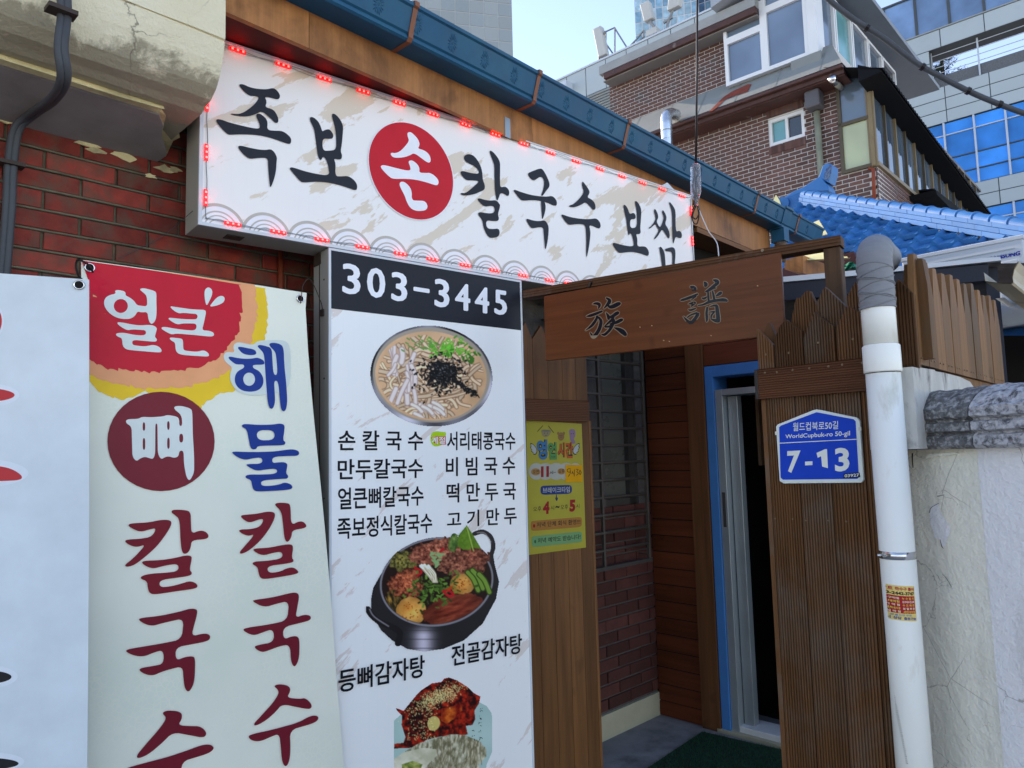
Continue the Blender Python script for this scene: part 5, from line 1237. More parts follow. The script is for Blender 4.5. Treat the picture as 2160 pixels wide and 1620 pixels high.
for sx, x0 in ((1, 85), (-1, 588)):
    P = [(x0, 350), (x0 + sx * 28, 362), (x0 + sx * 60, 395), (x0 + sx * 78, 440), (x0 + sx * 60, 475), (x0 + sx * 30, 470), (x0 + sx * 38, 455), (x0 + sx * 8, 440), (x0 + sx * 22, 425), (x0 - sx * 2, 400), (x0 + sx * 12, 388)]
    nt('s', P, (.012, .012, .015), .0038); nt('s', [(x0 + sx * 40 + (x - x0 - sx * 40) * .82, 415 + (y - 415) * .84) for x, y in P], A(180, 190, 200, k=K2), .0041)
nt('s', [(195,225),(220,218),(300,222),(298,250),(270,295),(215,295),(200,250)], A(150, 140, 110, k=K2)); nt('e', [(248, 232, 42, 10)], A(120, 120, 110, k=K2), .0039)
nt('l', [[(160,240,3),(215,180,3)], [(325,252,3),(270,182,3)], [(232,250,2),(232,262,2)], [(262,250,2),(262,262,2)], [(238,278,2),(256,278,2)]], (.015, .012, .012), .0042)
nt('e', [(398, 290, 32, 42), (370, 258, 12, 16), (426, 258, 12, 16)], A(150, 112, 74, k=K2)); nt('e', [(388, 280, 4, 4), (406, 280, 4, 4), (397, 296, 5, 4)], (.015, .012, .012), .0042)
nt('s', [(480,215),(540,212),(545,290),(520,310),(548,350),(520,372),(490,330),(485,290),(478,250)], A(150, 124, 160, k=K2)); nt('e', [(500, 262, 4, 5), (522, 262, 4, 5)], (.015, .012, .012), .0042)
nt('e', [(143, 645, 48, 36), (400, 640, 38, 32)], A(176, 130, 80, k=K2), .0040)
nt('t', ('오전', [(112,625),(176,622),(176,662),(112,665)]), (.01, .01, .01), .0045, .01); nt('t', ('오후', [(374,618),(430,615),(430,658),(374,660)]), (.01, .01, .01), .0045, .01)
nt('t', ('11', [(196,590),(276,586),(276,696),(196,698)]), A(160, 20, 40, k=K2), .0045, .07); nt('t', ('시~', [(282,640),(348,625),(348,660),(282,672)]), (.01, .01, .01), .0045, .02)
P = [(192, 800), (210, 784), (490, 776), (508, 800), (506, 850), (480, 866), (210, 876), (190, 850)]
nt('s', P, A(24, 58, 130, k=K2)); nt('t', ('브레이크타임', [(214,803),(486,792),(486,850),(214,858)]), A(190, 200, 210, k=K2), .0042, .008)
nt('s', [(346,872),(356,872),(357,905),(370,905),(354,948),(336,906),(347,906)], A(20, 50, 100, k=K2))
for s, q, c, b in (('오후', [(118,995),(200,988),(200,1040),(118,1045)], (.01, .01, .01), 0), ('4', [(215,945),(285,940),(280,1068),(215,1068)], A(160, 20, 34, k=K2), .06), ('시', [(292,985),(328,983),(328,1028),(292,1030)], (.01, .01, .01), 0), ('~', [(342,985),(382,982),(382,1010),(342,1012)], (.01, .01, .01), .03),
                ('오후', [(393,975),(468,970),(468,1022),(393,1026)], (.01, .01, .01), 0), ('5', [(482,925),(545,922),(540,1045),(482,1048)], A(160, 20, 34, k=K2), .06), ('시', [(548,968),(582,965),(582,1010),(548,1012)], (.01, .01, .01), 0)): nt('t', (s, q), c, .0038, b)
nt('s', [(92, 1150), (110, 1138), (590, 1098), (608, 1110), (608, 1180), (590, 1200), (115, 1240), (95, 1225)], A(176, 122, 60, k=K2)); nt('t', ('저녁 단체 회식 환영!!!', [(152,1152),(590,1118),(592,1170),(152,1204)]), (.01, .01, .01), .0042, .008)
nt('e', [(127, 1188, 12, 18)], A(170, 30, 30, k=K2), .0042)
nt('s', [(100, 1305), (118, 1292), (590, 1244), (610, 1258), (612, 1330), (595, 1352), (120, 1402), (102, 1385)], A(110, 168, 120, k=K2)); nt('t', ('저녁 예약도 받습니다!', [(162,1312),(592,1270),(594,1320),(162,1365)]), (.01, .01, .01), .0042, .008)
nt('e', [(138, 1346, 10, 18)], A(30, 110, 70, k=K2), .0042)
SN = pslab(LP, O8([(441,573),(612,577),(614,745),(442,750)]), .0042, .0052, 'sticky_note', flat(A(206, 150, 10, k=.75), .6)); top(SN, 'orange sticky note with handwritten closing time on the yellow notice', 'sticky note')
i = Ink(LP, .0056)
Z = (1100, 860, 4.765)
for q in ([(490,612,3),(465,618,3),(462,640,3),(485,648,3),(492,615,3),(490,660,3),(470,692,3)], [(515,640,3),(505,665,3)], [(512,640,3),(522,668,3)], [(532,622,3),(530,690,3)], [(548,618,3),(570,622,3),(556,642,3),(572,660,3),(552,680,3)], [(588,625,3),(580,650,3),(590,672,3),(600,650,3),(588,626,3)]): i.stroke(q, T=Z)
i.build('handwriting', (.01, .01, .01), SN)

# ============================================================ gate frame with carved name board
GT = thing('gate_frame', 'weathered timber gate frame with post, crossing above the porch entrance', 'gate', BRD.pt(-1.2, 0, -.03))
uG0, uG1 = BRD.uz(1101, 620, -.004)[0], BRD.uz(1773, 505, -.004)[0]
zG = BRD.uz(1758, 497, -.004)[1]; zG0 = BRD.uz(1646, 531, -.004)[1]
b_ = rail(BRD, uG1, uG0, zG0 - .012, zG - .002, -.004, .07, M['beam'], GT, pitch=.011, gd=.003, name='cross_beam')
uPo = [BRD.uz(x, 600, -.012)[0] for x in (1741, 1777)]
MB().box(BRD, uPo[1], uPo[0], 0, zG0 - .014, -.085, -.012).build('post', M['post'], GT, bevel=.004)
screw(BRD, 1152, 628, -.003, GT, .006); screw(BRD, 1238, 612, -.003, GT, .006); screw(BRD, 1608, 528, -.003, GT, .006)
NBD = thing('name_board', 'oiled reddish wooden name board with two carved black Chinese characters', 'sign board', BRD.pt(-.5, 2.0, .02))
bpx = [(1146, 625), (1646, 532), (1657, 700), (1594, 711), (1159, 760)]
zb0, zb1 = BRD.uz(1159, 760, .022)[1], BRD.uz(1146, 625, .022)[1]; ub0, ub1 = BRD.uz(1147, 640, .022)[0], BRD.uz(1648, 560, .022)[0]
zbr = BRD.uz(1593, 711, .022)[1]
MB().slab(BRD, [(ub0, zb1), (ub1, BRD.uz(1646, 532, .022)[1]), (ub1 + .002, zbr - .003), (ub0 - .0, zb0)], .0, .022).build('board', M['board'], NBD, bevel=.003)
T7, T8 = (1220, 600, 13.5), (1420, 580, 13.5)
ST7 = [[(400,560,8),(510,540,38),(600,580,45),(570,690,15)], [(790,380,20),(880,440,45),(880,500,55),(830,570,40),(720,690,12)], [(840,590,20),(900,640,45),(1000,620,60),(1120,560,60),(1190,540,40)],
       [(230,910,14),(330,890,38),(480,840,40),(680,760,28)], [(540,900,34),(500,1010,38),(400,1150,40),(300,1240,26),(200,1310,8)], [(570,930,30),(640,1030,45),(630,1160,50),(580,1300,52),(500,1420,50),(420,1490,40),(340,1370,16)],
       [(780,790,8),(850,900,44),(860,990,36)], [(860,950,30),(980,900,45),(1080,830,52),(1140,800,45)], [(740,1200,16),(860,1090,30),(960,1000,40),(1000,900,40)], [(900,1130,20),(1080,1080,45),(1200,1020,48),(1260,1000,34)], [(760,1210,24),(860,1200,30),(940,1170,30)],
       [(1010,1000,40),(990,1100,46),(930,1230,44),(850,1340,40),(740,1430,38),(650,1410,12)], [(1010,1230,10),(1130,1270,48),(1260,1350,70),(1350,1440,48)]]
ST8 = [[(480,340,20),(560,350,48),(620,400,50),(560,430,40)], [(210,720,20),(300,700,34),(500,630,38),(700,540,26)], [(640,600,30),(510,720,10)], [(430,830,12),(540,800,34),(620,790,34),(560,850,30),(500,910,10)], [(430,985,14),(500,1000,30),(640,950,22)],
       [(290,1180,10),(370,1270,30),(500,1360,44),(600,1270,48),(690,1150,46),(730,1090,26)], [(400,1210,20),(520,1130,24),(680,1080,30)],
       [(880,200,20),(930,260,55),(910,320,40)], [(1140,140,20),(1230,170,50),(1270,220,46),(1180,300,44),(1060,400,46),(920,480,20)], [(1100,380,30),(1230,370,14)],
       [(990,470,24),(1000,600,30),(1010,740,30)], [(1120,460,24),(1150,590,32),(1170,720,30)], [(820,650,18),(880,670,34),(960,620,16)], [(1220,600,18),(1310,540,46),(1370,500,40)],
       [(700,870,16),(860,840,26),(1050,760,42),(1250,720,40),(1450,710,50),(1540,740,30)], [(970,920,30),(950,1080,36),(960,1250,38),(950,1330,20)], [(1040,900,14),(1160,870,28),(1250,870,34)], [(1240,880,46),(1260,1050,54),(1280,1230,58),(1290,1330,44)],
       [(1010,1060,14),(1180,1040,26)], [(1170,1060,22),(1090,1150,26),(1080,1240,20)], [(1080,1260,14),(1180,1290,44),(1280,1320,44)]]
for ST, T in ((ST7, T7), (ST8, T8)):
    i = Ink(BRD, .0226)
    for q in ST: i.stroke([(x, y, w + 20) for x, y, w in q], T=T)
    i.build('character_edge', M['gold'], NBD)
    i = Ink(BRD, .0242)
    for q in ST: i.stroke(q, T=T)
    i.build('carved_character', M['ink_black'], NBD)
for x, y in ((1350, 690), (1375, 687), (1400, 718), (1412, 720), (1598, 603), (1500, 708)): 
    i = Ink(BRD, .0226); i.ell(x, y, 1.6, .8, .3, 8); i.build('chipped_spot', A(190, 160, 130), NBD)
mbw = MB().tube([BRD.at(1240, 612, .0), BRD.at(1242, 600, .01), BRD.at(1248, 594, .0), BRD.at(1246, 608, -.01)], .004, 6).build('wire_knot', M['rust'], smooth=True); top(mbw, 'dark twisted wire knot on top of the gate beam', 'wire knot')

# ============================================================ address plate
AD = thing('address_plate', 'blue house shaped address plate with white border reading 7-13', 'address plate', RP.pt(-.2, 1.6, .02))
O9 = lambda q: [(1580 + x / 3.724, 840 + y / 3.724) for x, y in q]
P = O9([(210,222),(225,205),(500,94),(528,88),(560,92),(845,152),(868,178),(898,640),(880,664),(270,670),(238,650)])
pslab(RP, P, .004, .016, 'plate', flat(A(196, 212, 222), .25), AD, bevel=.002)
pi_ = O9([(236,228),(250,215),(530,110),(820,165),(836,180),(862,620),(850,633),(265,640),(248,622)])
pslab(RP, pi_, .016, .0172, 'blue_field', flat((.0, .060, .50), .6), AD)
def ap(s, q, c, b=0, off=.0178): i = Ink(RP, off); i.text(s, O9(q), b); i.build('lettering', c, AD)
WP = A(200, 212, 220)
ap('월드컵북로50길', [(345,192),(700,178),(700,242),(345,260)], WP, .006); ap('WorldCupbuk-ro 50-gil', [(285,285),(793,255),(793,305),(285,325)], WP, .012)
i = Ink(RP, .0178); i.shape([O9([(240,350),(848,319),(848,325),(240,356)])], 0); i.build('divider', WP, AD)
ap('7', [(300,416),(405,410),(392,584),(300,588)], WP, .035); ap('-', [(440,498),(498,495),(498,525),(440,528)], WP, .05); i = Ink(RP, .0178); i.shape([O9([(530,430),(596,400),(612,399),(620,550),(574,536),(566,455),(540,468)])], 0); i.build('lettering', WP, AD); ap('3', [(672,392),(786,386),(790,570),(676,580)], WP, .035)
i = Ink(RP, .0178); i.shape([O9([(742,592),(868,584),(874,620),(742,628)])], 0); i.build('number_strip', (.01, .01, .014), AD); ap('03927', [(750,598),(864,590),(868,614),(750,622)], WP, .02, .0184)
for x, y in ((216, 275), (868, 240)):
    X, Y = O9([(x, y)])[0]; u, z = RP.uz(X, Y, .017); MB().box(RP, u - .005, u + .005, z - .006, z + .006, .012, .018).build('clip', flat(A(190, 200, 205), .4), AD)

# ============================================================ white drain pipe
DP = thing('drain_pipe', 'fat white plastic drain pipe topped with wrapped grey tape', 'pipe', (0, 0, 0))
pa = CAM + ray(1898.5, 1240) * (2.2 / ray(1898.5, 1240).y); R_ = .0482
DP.location = (pa.x, pa.y, 0)
lean = -.006
def pz(py):   # height of the pipe axis seen at picture row py
    x = 1898.5 + .0795 * (py - 1240); r = ray(x, py); t = ((Vector((pa.x, pa.y, 0)) - CAM).dot(Vector((0, 1, 0)))) / r.y; return (CAM + r * t).z
def ax(z): return Vector((pa.x + lean * (z - 1.2), pa.y, z))
MB().tube([ax(0), ax(pz(788))], R_, 40).build('pipe_length', M['pipe'], DP, smooth=True)
MB().tube([ax(pz(730)), ax(pz(600))], R_ * .985, 40).build('pipe_length', M['pipe'], DP, smooth=True)
z0c, z1c = pz(786), pz(728)
MB().tube([ax(z0c), ax(z0c + .0005), ax(z0c + .004), ax(z1c - .004), ax(z1c)], [R_, R_ * 1.07, R_ * 1.09, R_ * 1.09, R_ * 1.0], 40, False).build('coupling', M['pipe'], DP, smooth=True)
bk = Vector((.60, .80, 0)).normalized()
zt0, zt1 = pz(652), pz(560)
tp = [ax(zt0), ax(zt0 + .01), ax(zt0 + .03), ax(zt0 + .06), ax(zt1)]
el = [ax(zt1) + Vector((0, 0, math.sin(t) * .055)) + bk * (.055 - math.cos(t) * .055) for t in (.3, .6, .9, 1.2, 1.5)]
path = tp + el + [el[-1] + bk * .12]
rad = [R_ * 1.03] + [R_ * (1.05 + .015 * math.sin(k * 2.1)) for k in range(len(path) - 1)]
tpo = MB().tube(spline(path, 3), [R_ * (1.045 + .018 * math.sin(k * 1.7)) for k in range((len(path) - 1) * 3 + 1)], 40).build('tape_wrap', M['tape'], DP, smooth=True)
for k in range(9):
    z = zt0 + .012 + k * .014; P = []
    for t in np.linspace(-2.6, 1.2, 22): P.append(ax(z + .012 * math.sin(t * 1.3 + k * 1.9)) + Vector((math.sin(t) * R_ * 1.062, -math.cos(t) * R_ * 1.062, 0)))
    MB().tube(P, .0016, 4).build('tape_fold', M['tape'], DP, smooth=True)
zc = pz(1169)
MB().tube([ax(zc - .011), ax(zc - .0105), ax(zc + .0105), ax(zc + .011)], [R_, R_ * 1.03, R_ * 1.03, R_], 40, False).build('clamp_band', M['chrome'], DP, smooth=True)
MB().tube([ax(zc) + Vector((-R_ * 1.02, -.01, 0)), ax(zc) + Vector((-R_ * 1.35, -.012, 0))], .004, 8).build('clamp_bolt', M['chrome'], DP, smooth=True)
# things wrapped round the pipe
PF = PL(90, P=(pa.x, pa.y, 0)); 
if PF.n.y > 0: PF.n = -PF.n
def wrap_ink(ink, name, col, par, extra):
    out = []
    for v in ink.mb.v:
        a = ax(v.z); s_ = v.x - a.x; th = max(-1.35, min(1.35, math.asin(max(-.97, min(.97, s_ / R_))))); 
        rr_ = R_ + extra + (ink.off) * 0
        out.append(Vector((a.x + math.sin(th) * rr_, a.y - math.cos(th) * rr_, v.z)))
    ink.mb.v = out; return ink.mb.build(name, flat(col, .4) if isinstance(col, tuple) else col, par)
QS = lambda q: [(1820 + x / 14.73, 1220 + y / 14.73) for x, y in q]
SP = PL(90, P=(pa.x, pa.y - R_, 0)); SP.n = Vector((0, -1, 0))
def grid_shape(ink, q, n=14):
    P = []; (a, b, c, d) = q
    for i in range(n): P.append((a[0] + (b[0] - a[0]) * i / n, a[1] + (b[1] - a[1]) * i / n))
    for i in range(n): P.append((b[0] + (c[0] - b[0]) * i / n, b[1] + (c[1] - b[1]) * i / n))
    for i in range(n): P.append((c[0] + (d[0] - c[0]) * i / n, c[1] + (d[1] - c[1]) * i / n))
    for i in range(n): P.append((d[0] + (a[0] - d[0]) * i / n, d[1] + (a[1] - d[1]) * i / n))
    return P
def strips(q, n=12):
    a, b, c, d = q
    for i in range(n):
        t0, t1 = i / n, (i + 1) / n; L = lambda p, r, t: (p[0] + (r[0] - p[0]) * t, p[1] + (r[1] - p[1]) * t)
        yield [L(a, b, t0), L(a, b, t1), L(d, c, t1), L(d, c, t0)]
def wr_quad(q, col, name, par, ex):
    ink = Ink(SP, 0)
    for s_ in strips(QS(q)): ink.shape([s_], 0); ink.k = 0
    return wrap_ink(ink, name, col, par, ex)
def wr_text(s, q, col, par, ex, b=.02):
    ink = Ink(SP, 0); ink.text(s, QS(q), b); return wrap_ink(ink, 'lettering', col, par, ex)
STK = thing('advert_sticker', 'small yellow and red drain service sticker wrapped on the white pipe', 'sticker', ax(1.1))
wr_quad([(690,232),(1600,240),(1692,1335),(818,1325)], A(206, 186, 120), 'sheet', STK, .0006)
wr_quad([(785,545),(1600,560),(1650,1100),(845,1100)], A(158, 34, 44), 'red_panel', STK, .0010)
wr_text('대박트 하수구 뚫어', [(735,265),(1580,290),(1585,400),(745,390)], A(166, 30, 60), STK, .0014, .03)
wr_text('010-2442-3747', [(765,420),(1590,430),(1595,535),(770,520)], (.012, .014, .02), STK, .0014, .04)
for k, (s1, s2) in enumerate((('하수구막힘', '누 수 탐 지'), ('씽크대막힘', '싱크대수전교체'), ('변 기 막 힘', '수 도 배 관'), ('고압세척내시경', '보 일 러 관'), ('욕 실 막 힘', '세면대막힘'))):
    y = 590 + k * 104; x = 12 * k
    wr_text(s1, [(800 + x, y), (1165 + x, y + 5), (1170 + x, y + 78), (806 + x, y + 72)], A(214, 204, 190) if k % 2 == 0 else A(206, 196, 90), STK, .0014, .02)
    wr_text(s2, [(1232 + x, y + 8), (1578 + x * .8, y + 5), (1584 + x * .8, y + 80), (1238 + x, y + 84)], A(206, 176, 80) if k % 2 == 0 else A(214, 208, 200), STK, .0014, .02)
wr_text('못뚫으면 무료', [(1010,1130),(1510,1125),(1512,1185),(1012,1190)], A(60, 120, 170), STK, .0014, .02)
wr_text('24시 상담  출동가능', [(845,1195),(1655,1215),(1660,1300),(850,1290)], A(24, 66, 140), STK, .0014, .03)
i = Ink(SP, 0)
for k in range(34):
    t = k / 34; x, y = 1898 + 12 * t + t * 12, 1466 + 154 * t
    i.stroke([(x - 1.6, y, .35), (x + random.uniform(1, 2), y + random.uniform(-1, 1), .35)]); i.stroke([(x - 1.2, y + 1.2, .3), (x + 1.4, y + random.uniform(.6, 2), .3)])
wrap_ink(i, 'maker_print', A(110, 112, 112), DP, .0004)

# ============================================================ garden wall with coping
GD = thing('garden_wall', 'low peeling stucco wall with a blackened moulded coping right of the pipe', 'wall', GW.pt(-.2, 0, 0))
ug = lambda x, y=1000: GW.uz(x, y)[0]
uA, uBk, uEnd = ug(1900), ug(2066), ug(2066) - 2.6
zc0 = 1.583
MB().box(GW, uBk - .0, uA + .10, 0, zc0, -.14, 0).build('wall', M['stucco'], GD)
MB().box(GW, uEnd, uBk, 0, zc0, -.14, .0015).build('wall', M['stucco_blue'], GD)
def cop(u0, u1, mat, seed, dz=0.0):
    pr = [(-.16, zc0 - .001), (.035, zc0 - .001), (.046, zc0 + .010), (.046, zc0 + .036), (.034, zc0 + .042), (.034, zc0 + .046), (.050, zc0 + .052), (.050, zc0 + .074), (.038, zc0 + .080), (.038, zc0 + .084), (.054, zc0 + .092), (.054, zc0 + .118), (.042, zc0 + .127), (.022, zc0 + .150), (-.01, zc0 + .172), (-.05, zc0 + .182), (-.12, zc0 + .170), (-.16, zc0 + .12)]
    r = random.Random(seed); n = 26; m = len(pr); mb = MB(); us_ = np.linspace(u0, u1, n)
    ph = [(r.uniform(0, 6), r.uniform(20, 60), r.uniform(90, 160)) for _ in range(m)]
    for i, u in enumerate(us_):
        for j, (o, z) in enumerate(pr):
            a, b, c = ph[j]; w = .0011 * math.sin(b * u + a) + .0009 * math.sin(c * u + 2 * a)
            if j > 11: w *= 1.8
            mb.v.append(GW.pt(u, z + dz + (w if j > 1 else 0), o + w * .8))
    for i in range(n - 1):
        for j in range(m): j2 = (j + 1) % m; mb.f.append([i * m + j, i * m + j2, (i + 1) * m + j2, (i + 1) * m + j])
    mb.f.append(list(range(m))[::-1]); mb.f.append(list(range((n - 1) * m, n * m)))
    return mb.build('coping_stone', mat, GD)
uc = [ug(1929, 900), ug(2073, 900), ug(2073, 900) - .42, ug(2073, 900) - .86, ug(2073, 900) - 1.7, uEnd]
cop(uc[0], uc[1] + .004, M['coping'], 3); [cop(uc[k], uc[k + 1] + .003, M['coping_lt'], 8 + k, .001 * k) for k in range(1, 5)]
i = Ink(GW, .003); i.shape([[(1431,845),(1480,822),(1498,870),(1525,930),(1560,980),(1585,1040),(1560,1100),(1545,1160),(1515,1165),(1500,1110),(1455,1100),(1448,1040),(1425,990),(1418,890)]], 1, 2, (1580, 840, 3.724)); i.build('peeled_patch', M['stucco_blue'], GD)
pslab(GW, [(1580 + x / 3.724, 840 + y / 3.724) for x, y in ((1370, 475), (1420, 440), (1600, 425), (1640, 428), (1625, 440), (1500, 455))], .001, .012, 'peeling_paint', M['stucco'], GD)
i = Ink(GW, .003)
for q in ([(1283,435,6),(1283,490,5),(1288,545,4)], [(1490,825,2),(1430,860,2),(1418,900,2)], [(1500,1110,2),(1515,1165,3),(1530,1180,1)], [(1520,1380,1),(1560,1430,2),(1590,1485,1)], [(1480,770,3),(1510,765,2),(1535,758,1)]): i.stroke(q, T=(1580, 840, 3.724))
i.build('paint_crack', M['rust'], GD)
# higher whitewashed wall end under the side fence
WU = thing('wall_stub', 'stained whitewashed end wall under the side pickets', 'wall', RP.pt(-.5, 0, -.05))
zwt = SF.uz(1955, 781, -.03)[1]
pw = [SF.uz(x, y, -.005) for x, y in ((1935, 776), (1990, 786), (2025, 795), (2046, 805), (2055, 818), (2052, 832))]
MB().slab(SF, pw + [(pw[-1][0], 1.585), (-.09, 1.585), (-.09, pw[0][1])], -.14, -.005).build('wall', M['whitewash'], WU)
uw = RP.uz(1893, 900, -.03)[0], RP.uz(1945, 900, -.03)[0]
MB().box(RP, RP.uz(1950, 900, -.03)[0], uw[0] + .05, 1.585, RP.uz(1900, 779, -.03)[1], -.16, -.03).build('wall', M['whitewash'], WU)

# side fence, running back from the wall corner
SFn = thing('picket_fence', 'sunlit-brown side picket fence running back above the stained wall', 'fence', SF.pt(.5, 1.8, 0))
SFn['label'] = 'light brown side picket fence running back above the stained whitewashed wall'
tips = [(1939, 544), (1964, 563), (1982, 575), (2000, 587), (2014, 590), (2031, 598), (2043, 607), (2056, 609), (2070, 617), (2083, 627), (2095, 632), (2108, 640)]
tu = [SF.uz(x, y, 0) for x, y in tips]; w0 = .104
nP = 12
for k in range(nP):
    u0 = -.03 + k * (1.315 + .03) / nP; u1 = u0 + (1.345) / nP - .0015
    um = (u0 + u1) / 2; zt_ = min(tu, key=lambda q: abs(q[0] - um - .02))[1] + random.uniform(-.012, .012)
    picket(SF, [(u0, zt_ - .14), (um - .028, zt_), (um + .012, zt_ + .002), (u1, zt_ - .12)], 1.842, random.uniform(-.002, .002), .018, M['picket_s'], SFn, groove=0)
    for q in (.02, .06): 
        P = [(u0 + q + .0025 * math.cos(t), 1.862 + .0025 * math.sin(t)) for t in [2 * math.pi * j / 8 for j in range(8)]]
        MB().slab(SF, P, .001, .0035).build('screw', M['screw'], SFn)
MB().box(SF, .3, 1.31, 1.79, 1.84, -.03, -.012).build('base_board', M['picket_s'], SFn)
MB().box(SF, -.03, 1.31, 1.845, 1.88, -.055, -.021).build('back_rail', M['post'], SFn)
# two pickets that stand behind the corner
picket(RP, [RP.uz(1905, 600, -.07), RP.uz(1907, 558, -.07), RP.uz(1917, 557, -.07), RP.uz(1926, 612, -.07)], 1.86, -.07, .018, M['picket_s'], SFn, groove=0)
picket(RP, [RP.uz(1928, 600, -.05), RP.uz(1934, 545, -.05), RP.uz(1945, 545, -.05), RP.uz(1956, 600, -.05)], 1.86, -.05, .03, M['picket_s'], SFn, groove=0)
# ============================================================ canopy behind the fence
CAN = PL(-60, 1880, 572, Y=4.2)
CN = thing('canopy', 'dark steel canopy with white edge trim and a corrugated sheet beyond the pickets', 'canopy', CAN.at(1880, 620))
pslab(CAN, [(1500, 596), (1659, 583), (1817, 569), (2110, 541), (2112, 549), (1817, 580), (1659, 594), (1500, 608)], -.03, .02, 'edge_trim', M['white_trim'], CN)
pslab(CAN, [(1500, 609), (1659, 595), (1817, 581), (2086, 556), (2084, 592), (1817, 620), (1659, 634), (1500, 650)], -.08, 0, 'beam', M['navy'], CN, bevel=.004)
a_, b_ = CAN.uz(2086, 556), CAN.uz(1500, 609)
ztc = CAN.uz(1880, 570)[1]
MB().box(CAN, CAN.uz(2112, 545)[0], CAN.uz(1500, 600)[0], ztc - .03, ztc - .012, -3.0, -.03).build('roof_deck', M['navy'], CN)
cb = wear('beam_underside', (.30, .33, .34), .5, .1, 4)
# far wall under the canopy, its darkness painted in as near-black colour
MB().box(CAN, CAN.uz(2600, 600)[0] - 2.0, CAN.uz(1450, 600)[0], 0, ztc - .035, -2.6, -2.5).build('wall', M['dark'], CN)
MB().box(CAN, CAN.uz(2110, 600)[0] - .0, CAN.uz(2110, 600)[0] + .06, 0, ztc - .03, -.14, -.08).build('post', M['navy'], CN)
for x0, y0, x1, y1, h in ((1905, 600, 2076, 593, .028), ):
    u0, z0 = CAN.uz(x0, y0, -.4); u1, z1 = CAN.uz(x1, y1, -.4)
    MB().slab(CAN, [(u0, z0), (u1, z1), (u1, z1 + .02), (u0, z0 + .02)], -.46, -.4).build('purlin', M['white_trim'], CN)
CG = PL(43, 2076, 592, Y=3.4)
MB().add([CG.at(2100, 630), CG.at(2118, 627), CG.at(2141, 645), CG.at(2128, 647)], [[0, 1, 2, 3]]).build('lamp_panel', M['white_trim'], CN)
pslab(CG, [(2070, 700), (2160, 752), (2200, 770), (2200, 776), (2160, 760), (2070, 707)], -.5, -.45, 'purlin', M['alu'], CN)
# hanging gutter running away to the right, cut end toward us
HG = thing('gutter', 'cream metal gutter with a torn open end under the corrugated sheet', 'gutter', CG.pt(0, 2.3, 0))
E2 = PL(-47, P=CG.pt(0, 0, 0)); E2.n = -CG.d
gp = [E2.at(*q) for q in ((2076, 576), (2078, 590), (2079, 594), (2097, 597), (2120, 599), (2134, 600), (2138, 596), (2136, 585), (2140, 568), (2149, 552))]
mb = MB(); n = len(gp)
for k, s_ in enumerate(np.linspace(0, 5.0, 8)):
    for q in gp: mb.v.append(q + CG.d * s_ )
    for q in gp[::-1]: mb.v.append(q + CG.d * s_ + Vector((0, 0, .004)) + CG.n * -.002)
for k in range(7):
    for j in range(2 * n): j2 = (j + 1) % (2 * n); mb.f.append([k * 2 * n + j, k * 2 * n + j2, (k + 1) * 2 * n + j2, (k + 1) * 2 * n + j])
mb.build('trough', wear('cream_metal', (.50, .43, .30), .5, .12, 5, (.16, .11, .07), 3, .55, .75), HG)
# corrugated sheet lying over it
mb = MB(); E3 = CG.at(2085, 548); E4 = CG.at(2120, 548); 
du_ = (CG.pt(0, 0, 0) * 0 + CAN.d * -1); L0 = CAN.at(2060, 552, -.02); n = 44
for k in range(n + 1):
    t = k / n
    for s_ in (0, 1):
        p_ = L0 + CG.d * (t * 2.4) + (du_ * (-.05 if s_ == 0 else .34)); p_.z = L0.z - .012 + .006 * math.cos(k * math.pi) - s_ * .05; mb.v.append(p_)
for k in range(n): mb.f.append([2 * k, 2 * k + 1, 2 * k + 3, 2 * k + 2])
mb.build('corrugated_sheet', wear('galvanised_sheet', (.16, .15, .15), .5, .2, 6, (.30, .30, .30), 4, .55, .7), CN)

# ============================================================ air conditioner outdoor unit
ACP = PL(-43, 1908, 547, Y=5.5)
AC = thing('air_conditioner', 'pale grey outdoor air conditioner unit lettered SAMSUNG on the roof edge', 'air conditioner', ACP.at(2030, 600))
AC['label'] = 'pale grey outdoor air conditioner unit standing behind the canopy under the blue roof'
ua0, za1 = ACP.uz(1901, 546); ua1 = ACP.uz(2157, 503)[0]
acm = wear('pale_grey_enamel', (.46, .50, .52), .4, .05, 3, bump=0)
MB().box(ACP, ua1, ua0, za1 - .62, za1, -.33, 0).build('casing', acm, AC, bevel=.012)
MB().box(ACP, ua1 - .006, ua0 + .006, za1 - .028, za1 + .004, -.336, .006).build('lid', acm, AC, bevel=.006)
MB().box(ACP, ua1 + .05, ua0 - .05, za1 - .085, za1 - .078, 0, .004).build('pressed_rib', M['alu'], AC)
MB().box(ACP, ua1 + .05, ua0 - .05, za1 - .115, za1 - .110, 0, .004).build('pressed_rib', M['alu'], AC)
i = Ink(ACP, .003); i.text('SAMSUNG', [(2087, 541), (2152, 529), (2152, 538), (2088, 550)], .045); i.build('lettering', (.01, .02, .26), AC)
pslab(ACP, [(2112, 553), (2146, 546), (2150, 550), (2150, 640), (2112, 640)], 0, .012, 'service_cover', acm, AC, bevel=.004)

